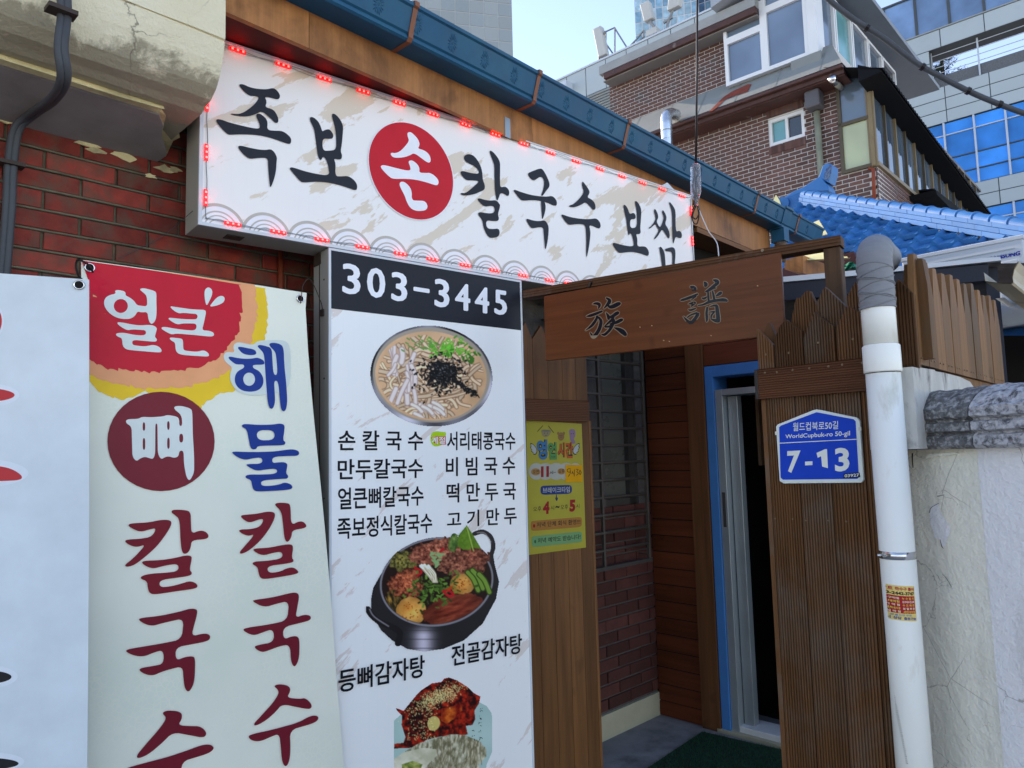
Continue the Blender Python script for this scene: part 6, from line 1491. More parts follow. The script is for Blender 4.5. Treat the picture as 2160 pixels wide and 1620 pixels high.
# ============================================================ blue tiled house
TY = 6.8
Q0 = CAM + ray(1900, 560) * (TY / ray(1900, 560).y)
aB, aA = math.radians(-45), math.radians(45); dB = Vector((-math.sin(aB), -math.cos(aB), 0)); hA = Vector((math.sin(aA), math.cos(aA), 0))
TH_ = math.radians(33); sU = hA * math.cos(TH_) + Vector((0, 0, math.sin(TH_))); nR = dB.cross(sU).normalized()
if nR.z < 0: nR = -nR
def roof_at(px, py, off=0): r = ray(px, py); o = Q0 + nR * off; t = (o - CAM).dot(nR) / r.dot(nR); return CAM + r * t
def ruv(p): d = p - Q0; return d.dot(dB), d.dot(sU)
def rpt(u, v, o=0): return Q0 + dB * u + sU * v + nR * o
BH = thing('blue_roof_house', 'house roof of glossy blue wavy tiles with a ridge and an upturned end ornament', 'house', rpt(0, 0))
mt = wear('blue_glazed_tile', (.008, .15, .36), .6, .2, 5, (.05, .17, .32), 6, .45, .8, bump=.1, rnd=.16, spec=.2)
mdk = wear('blue_ridge_tile', (.012, .14, .36), .55, .2, 5, (.06, .17, .32), 5, .5, .8, bump=.1, rnd=.12, spec=.25)
TW, TC_ = .200, .227; KS = .76
prof_t = [(0, .0), (.06, .006), (.14, .040), (.24, .062), (.34, .042), (.42, .010), (.52, .004), (.60, .012), (.64, .004), (.72, .012), (.76, .004), (.84, .012), (.88, .004), (1, .0)]
vs, fs = [], []
for v, lift in ((-.02, .052), (1.0, 0.0)):
    for x, h in prof_t: vs.append(dB * (x * TW) + sU * (v * TC_) + nR * ((h + lift) * KS * 1.15))
nn_ = len(prof_t)
for x, h in prof_t: vs.append(dB * (x * TW) + sU * (-.02 * TC_) + nR * (h * .7 + .002))
for k in range(nn_ - 1): fs += [[k, k + 1, nn_ + k + 1, nn_ + k], [2 * nn_ + k, 2 * nn_ + k + 1, k + 1, k]]
tme = bpy.data.meshes.new('roof_tile'); tme.from_pydata(vs, [], fs); tme.materials.append(mt)
# fix facing
tme.update()
if tme.polygons[0].normal.dot(nR) < 0: tme.flip_normals()
poly_r = [(1668, 470), (1690, 432), (1706, 428), (2160, 508), (2230, 520), (2230, 640), (1660, 640), (1640, 560), (1640, 500)]
def inside(x, y, P):
    c = False; n = len(P)
    for i in range(n):
        (x0, y0), (x1, y1) = P[i], P[(i + 1) % n]
        if (y0 > y) != (y1 > y) and x < (x1 - x0) * (y - y0) / (y1 - y0) + x0: c = not c
    return c
base_bh = wloc(BH); cnt = 0
for j in range(-16, 22):
    for i_ in range(-16, 16):
        p0 = rpt(i_ * TW + TW / 2, j * TC_ + TC_ / 2); x, y = proj(p0)
        if inside(x, y, poly_r):
            t = bpy.data.objects.new('roof_tile', tme); COL.objects.link(t); t.parent = BH; t.location = rpt(i_ * TW, j * TC_ + random.uniform(-.006, .006), random.uniform(-.003, .005)) - base_bh; t.rotation_euler = (random.uniform(-.012, .012), random.uniform(-.012, .012), 0); cnt += 1
print('tiles', cnt)
ra, rb = roof_at(1690, 432), roof_at(2160, 514); rdv = (rb - ra).normalized(); rb2 = ra + rdv * ((rb - ra).length * 1.5)
MB().add([rpt(*ruv(roof_at(1600, 700)), -.03), rpt(*ruv(roof_at(2500, 700)), -.03), rpt(*ruv(rb2), -.03), rpt(*ruv(ra), -.03), rpt(*ruv(roof_at(1640, 470)), -.03)], [[0, 1, 2, 3, 4]]).build('roof_deck', mdk, BH)
up = Vector((0, 0, 1)); sid = rdv.cross(up).normalized()
if sid.dot(CAM - ra) < 0: sid = -sid
def bar(a, b, z0, z1, o0, o1):
    v = []; z0, z1, o0, o1 = z0 * KS, z1 * KS, o0 * KS, o1 * KS
    for q in (a, b):
        for z, o in ((z0, o0), (z0, o1), (z1, o1), (z1, o0)): v.append(q + up * z + sid * o)
    return v, [[0, 1, 2, 3], [7, 6, 5, 4], [0, 4, 5, 1], [1, 5, 6, 2], [2, 6, 7, 3], [3, 7, 4, 0]]
Lr_ = (rb2 - ra).length
for row, (z0, z1, o1) in enumerate(((.02, .085, .12), (.09, .15, .10), (.155, .21, .085))):
    k = 0; s0 = 0.0 + .15 * row
    a = 0.0
    while a < Lr_:
        b = min(Lr_, a + (.33 if a > 0 else .33 - .11 * row)); v, f_ = bar(ra + rdv * (a + .002), ra + rdv * (b - .002), z0, z1, -.1, o1 + random.uniform(-.003, .003)); MB().add(v, f_).build('ridge_course', mdk, BH); a = b
v, f_ = bar(ra, rb2, .0, .2, -.09, .07); MB().add(v, f_).build('ridge_core', mdk, BH)
seg = .235; a = .02
while a < Lr_ - seg:
    c0 = ra + rdv * a + up * .16; mb = MB(); n = 12; rings = [(0, .070), (.022, .072), (.023, .060), (seg, .056)]
    for s_, r_ in rings:
        for k in range(n + 1):
            t = math.pi * k / n; mb.v.append(c0 + rdv * s_ + sid * (math.cos(t) * r_ * 1.05) + up * (math.sin(t) * r_))
    for q in range(3):
        for k in range(n): mb.f.append([q * (n + 1) + k, q * (n + 1) + k + 1, (q + 1) * (n + 1) + k + 1, (q + 1) * (n + 1) + k])
    mb.f.append(list(range(n + 1)))
    mb.build('ridge_tile', mdk, BH, smooth=False); a += seg
# ridge going left to the upturned end
OP = PL(-45, P=ra)
ZT = lambda q: [(1620 + x / 6.75, 320 + y / 6.75) for x, y in q]
pslab(OP, ZT([(235, 640), (300, 600), (340, 570), (420, 535), (500, 500), (620, 420), (720, 355), (745, 290), (775, 200), (830, 160), (885, 165), (905, 190), (900, 290), (870, 390), (860, 440), (790, 400), (860, 500), (865, 560), (700, 570), (560, 620), (520, 700), (500, 750), (300, 830), (240, 760)]), -.12, .12, 'ridge_end', mdk, BH, bevel=.012)
pslab(OP, ZT([(825, 245), (870, 190), (905, 200), (898, 300), (862, 395), (810, 400), (800, 330)]), .12, .128, 'crest_relief', wear('pale_blue_relief', (.10, .16, .22), .4, .4, 40, (.02, .06, .18), 30, .45, .55, bump=.8), BH)
for k in range(9):
    x = 330 + k * 22; pslab(OP, ZT([(300, 640 + k * 22), (500, 560 + k * 22), (500, 567 + k * 22), (300, 647 + k * 22)]), .119, .124, 'ridge_rib', mdk, BH)
c_ = OP.at(1660, 435, .0)
MB().tube([c_ + OP.n * .16, c_ + OP.n * .02, c_ - OP.n * .1], .10, 24).build('end_roll', mdk, BH, smooth=False)
lit = wear('pale_yellow_plaster', (.72, .66, .34), .7, .05, 4)
pslab(OP, ZT([(45, 760), (110, 615), (160, 690), (185, 760), (180, 840), (120, 800)]), .165, .18, 'end_plug', lit, BH)
MB().box(OP, OP.uz(1640, 500)[0] + 1.5, OP.uz(1640, 500)[0] - 6, 0, OP.uz(1760, 640)[1] - .3, -4, -1.0).build('wall', M['stucco'], BH)

# yellow corrugated sheets and odds beside the eaves
YP = PL(-45, 1720, 480, Y=6.2)
YS = thing('corrugated_panel', 'pale yellow corrugated roof sheet between the blue gutter and the blue tiles', 'roof sheet', YP.at(1720, 500))
def corr(q, name, n=18):
    a, b, c, d = [YP.at(*ZT([p_])[0], o) for p_, o in q]; mb = MB()
    for k in range(n + 1):
        t = k / n; w = .008 * math.cos(k * math.pi); mb.v += [a.lerp(d, t) + Vector((0, 0, w)), b.lerp(c, t) + Vector((0, 0, w))]
    for k in range(n): mb.f.append([2 * k, 2 * k + 1, 2 * k + 3, 2 * k + 2])
    return mb.build(name, lit, YS)
corr([((550, 1055), .0), ((730, 985), .0), ((850, 1180), .1), ((720, 1210), .1)], 'sheet', 16)
corr([((480, 1490), .0), ((820, 1420), .0), ((1180, 1520), .25), ((480, 1560), .25)], 'sheet', 14)
MR = thing('eaves_box', 'reddish boxed eaves end and maroon wall behind the gate post', 'eaves', YP.at(1690, 600))
pslab(YP, [(1655, 568), (1655, 548), (1694, 538), (1694, 576), (1680, 574)], -.5, .3, 'box_end', M['fascia'], MR)
pslab(YP, [(1694, 555), (1800, 530), (1830, 600), (1694, 640), (1560, 640), (1560, 590)], -.45, -.4, 'maroon_wall', wear('maroon_sheet', (.06, .012, .010), .5, .15, 5), MR)
GNn = thing('green_net', 'scrap of bright green netting on the tile edge behind the post', 'netting', YP.at(1790, 560))
mb = MB(); r9 = random.Random(4)
nu, nv = 16, 7
for a in range(nu + 1):
    for b in range(nv + 1):
        x = 1770 + 62 * a / nu; y = 553 + 16 * b / nv + 5 * math.sin(a * .7) + 8 * a / nu; mb.v.append(YP.at(x, y, .5 + .03 * math.sin(a * 1.3 + b)))
for a in range(nu):
    for b in range(nv): q = a * (nv + 1) + b; mb.f.append([q, q + 1, q + nv + 2, q + nv + 1])
mb.build('net', wear('green_netting', (.0, .20, .12), .6, .4, 60), GNn)

# ============================================================ brick apartment house
AP = PL(-47.6, 1772, 200, Y=12.5); AZ = lambda x, y, o=0: AP.uz(x, y, o)
AH = thing('brick_apartments', 'tall brown brick apartment house with pent roofs and a glazed corner balcony', 'apartment building', AP.pt(2, 0, 0))
mbr = wear('brown_facing_brick', (.118, .058, .048), .7, .22, 3, (.09, .074, .072), 2.5, .5, .7, bump=.2, rnd=.32)
mmo = wear('white_mortar', (.52, .51, .49), .9, .1, 8, bump=.2)
Z4 = lambda q: [(1160 + x / 3.522, y / 3.522) for x, y in q]; Z5 = lambda q: [(1560 + x / 3.522, y / 3.522) for x, y in q]
uR, uL3 = AZ(1766, 300)[0], AZ(1290, 300)[0]
ztop = AZ(1290, 160)[1] + .25

w1 = [AZ(x, y) for x, y in Z4([(1630, 1085), (1895, 1010), (1890, 800), (1610, 900)])]   # small window opening
su = sorted(q[0] for q in w1); sz = sorted(q[1] for q in w1); wu0, wu1, wz0, wz1 = su[0] + .02, su[-1] - .02, (sz[0] + sz[1]) / 2, (sz[2] + sz[3]) / 2
pent = [AZ(*q) for q in Z4([(640, 1000), (2110, 450)])]
big = [AZ(*q) for q in Z4([(1275, 200), (1310, 640)])]
zlv = AZ(*Z4([(1000, 745)])[0])[1] - .05; uSun = AZ(1527, 100, .25)[0] - .02; uBal = AZ(1767, 250, .04)[0]
for a in ((uBal, wu0, 2.0, zlv), (wu1, uL3, 2.0, zlv), (wu0, wu1, 2.0, wz0), (wu0, wu1, wz1, zlv), (uSun, uL3, zlv, ztop)): MB().box(AP, *a, -.4, -.012).build('wall', mmo, AH)
MB().box(AP, uBal, uL3, 2.0, zlv, -5, -.4).build('wall', mmo, AH); MB().box(AP, uSun, uL3, zlv, ztop, -5, -.4).build('wall', mmo, AH)
zbb = AZ(*Z5([(870, 1240)])[0], .04)[1] - .06
MB().box(AP, AZ(1841, 250, .04)[0] - .0, uBal, 2.0, zbb, -5, -.012).build('wall', mmo, AH)
def askip(u, z):
    x, y = proj(AP.pt(u, z))
    if x > 1840 or y < -12 or y > 560 or x < 1283: return True
    if inside(x, y, [(1530, 190), (1770, 110), (1770, 152), (1400, 285), (1376, 290), (1330, 262)]): return True
    if y > 250 + (x - 1283) * .58 + 220: return True
    return False
uC = AZ(1851, 400)[0]
bricks(AP, uC, uL3, AZ(1500, 560)[1] - 1.2, ztop - .02, .225, .077, .016, mbr, AH, [(wu0, wu1, wz0, wz1), (-99, uBal, zbb, 99), (-99, uSun, zlv, 99)], skip=askip, depth=.012, jit=.001, maxn=300, key=lambda q: (AP.pt(q[0], q[1]) - CAM).length)
# soldier course round the small window
for k in range(16):
    u = wu0 + (wu1 - wu0) * (k + .5) / 16
    MB().box(AP, u - .028, u + .028, wz1 + .03, wz1 + .20, -.01, .03).build('brick', mbr, AH); MB().box(AP, u - .028, u + .028, wz0 - .17, wz0 - .03, -.01, .012).build('brick', mbr, AH)
wfm = wear('white_pvc_frame', (.66, .69, .70), .4, .04, 3, bump=0)
def window(pl, u0, u1, z0, z1, par, o=0.02, fw=.05, cols=2, gl=None, deep=.12, name='window', split=None):
    mb = MB(); 
    mb.box(pl, u0, u0 + fw, z0, z1, o - deep, o).box(pl, u1 - fw, u1, z0, z1, o - deep, o).box(pl, u0 + fw, u1 - fw, z0, z0 + fw, o - deep, o).box(pl, u0 + fw, u1 - fw, z1 - fw, z1, o - deep, o)
    cu = [u0 + (u1 - u0) * k / cols for k in range(1, cols)] if split is None else split
    for u in cu: mb.box(pl, u - fw * .45, u + fw * .45, z0 + fw, z1 - fw, o - deep, o - .01)
    w = mb.build(name, wfm, par); e = [u0] + list(cu) + [u1]
    for k in range(len(e) - 1):
        m_ = gl[k % len(gl)] if isinstance(gl, list) else gl
        MB().box(pl, e[k] + fw * .5, e[k + 1] - fw * .5, z0 + fw * .6, z1 - fw * .6, o - .07, o - .055).build('pane', m_, w)
    return w
M['gl_grey'] = glass('grey_glass', (.10, .15, .20), .08); M['gl_blue'] = glass('hazy_glass', (.14, .21, .30), .10)
M['gl_cyan'] = glass('cyan_glass', (.10, .36, .38), .15); M['gl_dark'] = glass('dark_glass', (.02, .025, .03), .05)
window(AP, wu0, wu1, wz0, wz1, AH, -.03, .06, 2, [M['gl_dark'], M['gl_cyan']])
# pent roof strip between storeys
mpt = wear('grey_metal_pent', (.20, .22, .215), .6, .1, 2, (.28, .27, .22), 1.5, .55, .75, bump=.1)
mgt = wear('brown_gutter', (.075, .035, .03), .5, .3, 5, (.25, .2, .18), 6, .62, .75)
zp1 = AZ(*Z4([(1000, 745)])[0])[1]; zp0 = AZ(*Z4([(1500, 715)])[0], .5)[1]
uPn0, uPn1 = AZ(1776, 130, .5)[0], AZ(1320, 300, 0)[0]
MB().add([AP.pt(uPn0 + .3, zp1, 0), AP.pt(uPn1, zp1, 0), AP.pt(uPn1, zp0 + .02, .5), AP.pt(uPn0, zp0 + .02, .5)], [[0, 1, 2, 3]]).build('pent_roof', mpt, AH)
for k in range(6):
    u = uPn0 + (uPn1 - uPn0) * (k + .5) / 6; MB().add([AP.pt(u - .012, zp1 + .012, .0), AP.pt(u + .012, zp1 + .012, .0), AP.pt(u + .012, zp0 + .034, .5), AP.pt(u - .012, zp0 + .034, .5)], [[0, 1, 2, 3]]).build('pent_seam', mpt, AH)
q = Z4([(1180, 830), (1220, 790), (1290, 720), (1350, 680), (1470, 625), (1498, 625), (1470, 680), (1380, 710), (1300, 740), (1240, 800), (1205, 825)])
i2 = []
rpn = (AP.pt(uPn1, zp1, 0) - AP.pt(uPn0, zp0 + .02, .5)).cross(AP.d).normalized()
o_ = AP.pt(uPn0, zp0 + .02, .5) + rpn * (.01 if rpn.z > 0 else -.01)
vv = []
for x, y in q: r = ray(x, y); vv.append(CAM + r * ((o_ - CAM).dot(rpn) / r.dot(rpn)))
MB().add(vv, [list(range(len(vv)))]).build('rust_patch', wear('red_rust', (.20, .045, .03), .9, .3, 9), AH)
MB().box(AP, uPn0, uPn1, zp0 - .06, zp0, .42, .52).build('pent_gutter', mgt, AH, bevel=.01)
MB().box(AP, uPn0, uPn1, zp0 - .14, zp0 - .065, .30, .44).build('pent_gutter', mgt, AH)
MB().box(AP, uPn0, uPn1, zp0 - .16, zp0 - .14, 0, .40).build('pent_soffit', mgt, AH)
# upper roof slab (left storey)
zr0 = AZ(1264, 158, .42)[1]; uU1 = AZ(1264, 158, .42)[0]; uU0 = AZ(1592, 8, .42)[0]
MB().box(AP, uU0, uU1, zr0 + .0, zr0 + .19, -4, .42).build('roof_slab', wear('roof_concrete', (.27, .29, .29), .9, .15, 3), AH)
MB().box(AP, uU0, uU1 - .1, zr0 - .13, zr0 - .005, .30, .41).build('roof_gutter', mgt, AH, bevel=.01)
MB().box(AP, uU0, uU1 - .05, zr0 - .16, zr0 - .135, 0, .34).build('roof_soffit', wear('soffit_grey', (.20, .19, .18), .9, .1, 4), AH)
# white sun room on the storey above
ub = [AZ(x, 100, .25)[0] for x in (1527, 1612, 1706)]; zs0 = AZ(*Z4([(1330, 635)])[0], .25)[1]; zs1 = AZ(*Z4([(1330, 300)])[0], .25)[1]
zs2 = zs1 + .62
uCn = AZ(1724, 100, .25)[0]
window(AP, ub[1], ub[0], zs0, zs1, AH, .25, .07, 1, M['gl_blue'])
window(AP, ub[2], ub[1], zs0, zs1 + .3, AH, .25, .07, 1, M['gl_blue'])
window(AP, ub[1], ub[0], zs1, zs2 - .1, AH, .25, .06, 1, M['gl_grey'])
window(AP, ub[2], ub[1], zs1 + .3, zs2 + .2, AH, .25, .06, 1, M['gl_grey'])
MB().box(AP, uCn - .02, ub[2], zs0, zs2 + .5, -.1, .27).build('corner_post', wfm, AH, bevel=.01)
MB().add([AP.pt(uCn - .02, zp1, .0), AP.pt(uPn0, zp0 + .02, .5), AP.pt(uPn0, zp0 + .02, -.3), AP.pt(uCn - .02, zp1, -3)], [[0, 1, 2, 3]]).build('pent_roof', mpt, AH)
MB().box(AP, uCn + .1, ub[0], zs0, zs2, -3, .1).build('room_inside', M['gl_grey'], AH)
SR = PL(43, P=AP.pt(uCn - .02, 0, .27))
u = 0
for wdt, g_ in ((1.0, 'gl_grey'), (.95, 'gl_cyan'), (1.0, 'gl_grey'), (.95, 'gl_grey'), (1.0, 'gl_dark')):
    window(SR, u + .04, u + wdt, zs0, zs2 - .05 , AH, 0, .06, 1, M[g_]); u += wdt
MB().box(SR, 0, u, zs0 - .25, zs0 - .0, -.5, .04).build('sill_band', mpt, AH)
zr1 = AZ(1600, 8, .6)[1]
rs = MB(); 
rs.slab(SR, [(-.7, zs2 + .12), (7, zs2 + .12), (7, zs2 + .22), (-.7, zs2 + .22)], -.5, .42); rs.build('sunroom_roof', wear('light_roof_sheet', (.20, .23, .25), .5, .1, 4), AH)
MB().slab(AP, [(uCn - .5, zs2 + .5), (ub[0] + .05, zs2 - .05), (ub[0] + .05, zs2 + .1), (uCn - .5, zs2 + .7)], -2, .62).build('sunroom_roof', wear('light_roof_sheet', (.30, .34, .38), .5, .1, 4), AH)
# glazed corner balcony below the pent
bu = [AZ(1767, 250, .04)[0], AZ(1832, 250, .04)[0], AZ(1841, 250, .04)[0]]
zb_1 = AZ(*Z5([(790, 560)])[0], .04)[1]; zbm = AZ(*Z5([(850, 900)])[0], .04)[1]; zb_0 = AZ(*Z5([(870, 1240)])[0], .04)[1]
brz = wear('bronze_frame', (.085, .068, .045), .45, .15, 5); brl = wear('tan_frame', (.20, .15, .085), .5, .12, 5)
f1 = MB().box(AP, bu[1], bu[0], zb_0 - .06, zb_0, -.1, .05).box(AP, bu[1], bu[0], zbm - .03, zbm + .03, -.1, .05).box(AP, bu[0] - .06, bu[0], zb_0, zb_1, -.1, .05).box(AP, bu[1], bu[0] - .06, zb_1 - .06, zb_1, -.1, .05).build('balcony_frame', brz, AH)
MB().box(AP, bu[1], bu[0] - .06, zbm + .03, zb_1 - .06, .0, .015).build('pane', M['gl_grey'], f1)
MB().box(AP, bu[1], bu[0] - .06, zb_0, zbm - .03, .0, .015).build('pane', glass('yellow_reflection_glass', (.40, .44, .24), .12), f1)  # reflection of a sunlit yellow building painted into the pane colour
MB().box(AP, bu[2], bu[1], zb_0 - .06, zb_1, -.12, .06).build('corner_frame', brl, AH, bevel=.01)
MB().box(AP, bu[1], bu[0], zb_0, zb_1, -2, -.1).build('balcony_inside', M['gl_dark'], AH)
SW = PL(43, P=AP.pt(bu[2], 0, .04))
uu = .0; k = 0
while uu < 8.2:
    wd = .62
    f1 = MB().box(SW, uu, uu + .05, zb_0, zb_1, -.1, .03).box(SW, uu + .05, uu + wd, zb_1 - .06, zb_1, -.1, .03).build('balcony_frame', brz if k % 2 else brl, AH)
    MB().box(SW, uu + .05, uu + wd, zb_0, zb_1 - .06, -.03, -.015).build('pane', glass('reflecting_glass', (.07, .11, .15), .03, 1.0), f1)
    uu += wd; k += 1
MB().box(SW, 0, 8.2, zb_0 - .07, zb_0, -.1, .05).build('balcony_sill', brl, AH)
MB().box(SW, .05, 8.2, 2, zb_0 - .08, -3, -.0135).build('side_wall', mmo, AH)
bricks(SW, .0, 2.4, zb_0 - 2.0, zb_0 - .1, .225, .077, .016, mbr, AH, skip=lambda u, z: u > 2.3, depth=.012, jit=.001, maxn=0)
# black corrugated awning over the balcony
blk = wear('black_sheet', (.010, .011, .013), .8, .2, 6, bump=.1, spec=.05)
OH = .34; aw0 = SW.uz(1862, 141, OH); aw1 = SW.uz(2091, 451, OH); AL = aw1[0] - aw0[0]; print('awning', aw0, aw1, zb_1)
mb = MB(); n = 120
for k in range(n + 1):
    uq = aw0[0] + AL * k / n; w = .02 * (1 if k % 2 else -1); za_ = aw0[1] + (aw1[1] - aw0[1]) * k / n
    mb.v += [SW.pt(uq, za_ + .38 + w, -.6), SW.pt(uq, za_ + w, OH), SW.pt(uq, za_ - .04 + w, OH)]
for k in range(n): mb.f += [[3 * k, 3 * k + 1, 3 * k + 4, 3 * k + 3], [3 * k + 1, 3 * k + 2, 3 * k + 5, 3 * k + 4]]
mb.build('awning', blk, AH)
MB().prism([SW.pt(aw0[0] + .02, aw0[1] - .10, -.05), SW.pt(aw0[0] + .02, aw0[1] - .06, OH - .03), SW.pt(aw0[0] + .02, aw0[1] - .03, OH - .03), SW.pt(aw0[0] + .02, aw0[1] + .2, -.05)], [SW.pt(aw1[0] - .02, aw1[1] - .10, -.05), SW.pt(aw1[0] - .02, aw1[1] - .06, OH - .03), SW.pt(aw1[0] - .02, aw1[1] - .03, OH - .03), SW.pt(aw1[0] - .02, aw1[1] + .2, -.05)]).build('awning_underside', blk, AH)
# lower little dark roof with a box bay
LB = PL(-47.6, P=SW.pt(2.6, 0, .3))
lz = LB.uz(1860, 408, 0)[1]
MB().slab(LB, [LB.uz(1858, 410), LB.uz(1974, 400), LB.uz(1974, 403), LB.uz(1858, 414)], -.6, .1).build('bay_roof', blk, AH)
pslab(LB, [(1888, 415), (1950, 408), (1952, 470), (1888, 470)], -.5, .0, 'bay_window', M['gl_grey'], AH)
pslab(LB, [(1950, 408), (1966, 406), (1968, 470), (1952, 470)], -.5, .02, 'bay_post', brl, AH)
LB2 = PL(43, P=LB.at(1974, 404))
pslab(LB2, [(1974, 400), (2015, 432), (2050, 470), (2040, 475), (1976, 410)], -.3, .15, 'bay_roof', blk, AH)
# downpipe, lamp, duct
u = AZ(1727, 300, .08)[0]
MB().tube([AP.pt(u, zp0 - .5, .08), AP.pt(u - .01, 2.5, .08)], .055, 10).build('downpipe', wear('stained_downpipe', (.22, .23, .17), .6, .25, 4), AH, smooth=True)
MB().box(AP, u - .13, u + .13, zp0 - .48, zp0 - .16, .02, .30).build('hopper', wear('grey_hopper', (.10, .10, .11), .5, .1, 4), AH, bevel=.03)
q = AP.at(1756, 167, .5); MB().tube([AP.at(1775, 186, .02), AP.at(1762, 175, .4)], .05, 10).build('camera_arm', mpt, AH, smooth=True)
MB().tube([AP.at(1762, 175, .38), AP.at(1754, 164, .55)], .065, 12).build('camera_head', M['chrome'], AH, smooth=True)
u = AZ(1843, 400, .05)[0]; MB().tube([AP.at(1833, 355, .06), AP.at(1842, 356, .07), AP.at(1844, 420, .07)], .03, 8).build('waste_pipe', M['redpipe'], AH, smooth=True)
DK = thing('flue_duct', 'shiny silver spiral flue duct bending over the gutter in front of the brick apartments', 'duct', AP.at(1405, 300, 1.2))
dp = [AP.at(1409, 420, 1.2), AP.at(1408, 330, 1.2), AP.at(1406, 275, 1.2), AP.at(1405, 256, 1.18), AP.at(1407, 244, 1.1), AP.at(1416, 240, .85), AP.at(1426, 243, .5)]
D = spline(dp, 6); D = [p_ for p_ in D]
MB().tube(D, [.105 + .006 * (k % 2) for k in range(len(D))], 18).build('duct', wear('galvanised_steel', (.62, .66, .68), .25, .1, 5, metal=.9, bump=.05), DK, smooth=True)
for k in range(7):
    c0 = dp[0].lerp(dp[2], .2 + k * .13); MB().tube([c0, c0 + Vector((0, 0, .018))], .113, 18).build('duct_seam', M['alu'], DK, smooth=True)

# ============================================================ office building
OF = PL(-47.5, 2000, 200, Y=30); OZ = lambda x, y, o=0: OF.uz(x, y, o)
OB = thing('office_building', 'pale panelled office building with blue glass bands and open railed loggia', 'office building', OF.at(2000, 500))
pan = wear('pale_blue_panel', (.35, .42, .44), .5, .05, .4, (.30, .35, .36), .5, .55, .8, bump=0, rnd=.03)
pdk = wear('loggia_soffit', (.06, .075, .08), .6, .1, 1)
blu = glass('blue_glass', (.005, .26, .75), .2, .25); mull = wear('silver_mullion', (.45, .52, .58), .4, .05, 1)
skyg = glass('sky_glass', (.12, .24, .42), .03, 1.0)
Z7 = lambda x, y: (1880 + x / 7.364, y / 7.364)
def zof(*pts): return sum(OZ(*p_)[1] for p_ in pts) / len(pts)
zA = zof(Z7(0, 700), Z7(1030, 350), Z7(2060, 0))          # top of spandrel 1
zB = zof(Z7(610, 800), Z7(2060, 265))                      # top of loggia openings
zC = zof((1971, 190), Z7(2060, 930))                       # bottom of the openings
zD = zof((1963, 268), (2160, 210)); zE = zof((2054, 389), (2160, 358)); zF = zof((2085, 440), (2160, 415))
uLo, uRo = OZ(1815, 60)[0], OZ(2300, 60)[0]
print('office z', [round(v, 2) for v in (zA, zB, zC, zD, zE, zF)], uLo, uRo)
def prow(u0, u1, z0, z1, nu, nz, name='cladding_panel', o0=-.6, skip=None):
    w = (u1 - u0) / nu; h = (z1 - z0) / nz; g_ = .018
    if z1 - z0 <= 0 : return
    me = None
    MB().box(OF, min(u0, u1), max(u0, u1), z0, z1, o0, -.02).build('structure_wall', pdk, OB)
    for a in range(nu):
        for b in range(nz):
            p0 = OF.pt(u0 + a * w, z0 + b * h)
            if me is None:
                m_ = MB().box(OF, u0 + g_ * (1 if w > 0 else -1), u0 + w - g_ * (1 if w > 0 else -1), z0 + g_, z0 + h - g_, -.02, 0); me = bpy.data.meshes.new(name); me.from_pydata([v - p0 for v in m_.v], [], m_.f); me.materials.append(pan)
            t = bpy.data.objects.new(name, me); COL.objects.link(t); t.parent = OB; t.location = p0 - wloc(OB)
pw_ = abs(OZ(1984, 80)[0] - OZ(2077, 50)[0]) 
uref = OZ(2077, 60)[0]
def uk(k): return uref + pw_ * k
kmax = int((uLo - uref) / pw_) + 1
prow(uk(-3), uk(kmax), zB, zA, kmax + 3, 1)
prow(uk(-3), uk(kmax), zD, zC, kmax + 3, 3)
prow(uk(-3), uk(kmax), zF, zE, kmax + 3, 2)
prow(uk(-3), uk(kmax), zF - 12, zF - 3.2, kmax + 3, 4)
# piers of the loggia
for x0, x1 in ((1922, 1963), (1760, 1872)):
    a, b = OZ(x0, 150)[0], OZ(x1, 150)[0]; prow(b, a, zC, zB, 1, 3)
MB().box(OF, uk(-3), uLo, zB - .0, zB + .25, -1.3, -.6).build('loggia_soffit', pdk, OB)
MB().box(OF, uk(-3), uLo, zC - .3, zC, -1.3, -.6).build('loggia_floor', pdk, OB)
for a, b in ((OZ(1963, 150)[0], uk(-3)), (OZ(1872, 150)[0], OZ(1922, 150)[0])):
    for k in range(5): MB().tube([OF.pt(a, zC + .75 + k * .28, -.3), OF.pt(b, zC + .75 + k * .28, -.3)], .018, 5).build('rail', mull, OB)
    n = max(2, int(abs(a - b) / 1.4))
    for k in range(n + 1): u = a + (b - a) * k / n; MB().box(OF, u - .03, u + .03, zC, zC + 1.9, -.33, -.27).build('rail_post', mull, OB)
    MB().box(OF, min(a, b), max(a, b), zC, zC + .62, -.36, -.34).build('mesh_guard', wear('grey_mesh', (.12, .13, .14), .7, .3, 20), OB)
# glass rows
def grow(z0, z1, mat, cols, rows, vt=.07, first=None):
    MB().box(OF, uk(-3), uLo, z0, z1, -1.2, -.12).build('glazing_core', pdk, OB)
    for a in range(len(cols) - 1):
        for b in range(len(rows) - 1):
            u0, u1 = sorted((cols[a], cols[a + 1])); MB().box(OF, u0 + vt / 2, u1 - vt / 2, rows[b] + .03, rows[b + 1] - .03, -.12, -.08).build('glass_pane', mat, OB)
    for u in cols: MB().box(OF, u - vt / 2, u + vt / 2, z0, z1, -.12, .0).build('mullion', mull, OB)
    for z in rows[1:-1]: MB().box(OF, min(cols), max(cols), z - .022, z + .022, -.115, -.04).build('transom', mull if z == rows[-2] else pdk, OB)
mc = [OZ(1993, 300)[0], OZ(2058, 300)[0], OZ(2126, 300)[0]]; st_ = (mc[2] - mc[0]) / 2
cols = [mc[0] + st_ * k for k in range(-4, 7)]
zT = zof((1977, 290), (2119, 250)); zU = zof(Z5([(1580, 1170)])[0], Z5([(2113, 1030)])[0]); zV = zof(Z5([(1650, 1275)])[0], Z5([(2113, 1160)])[0])
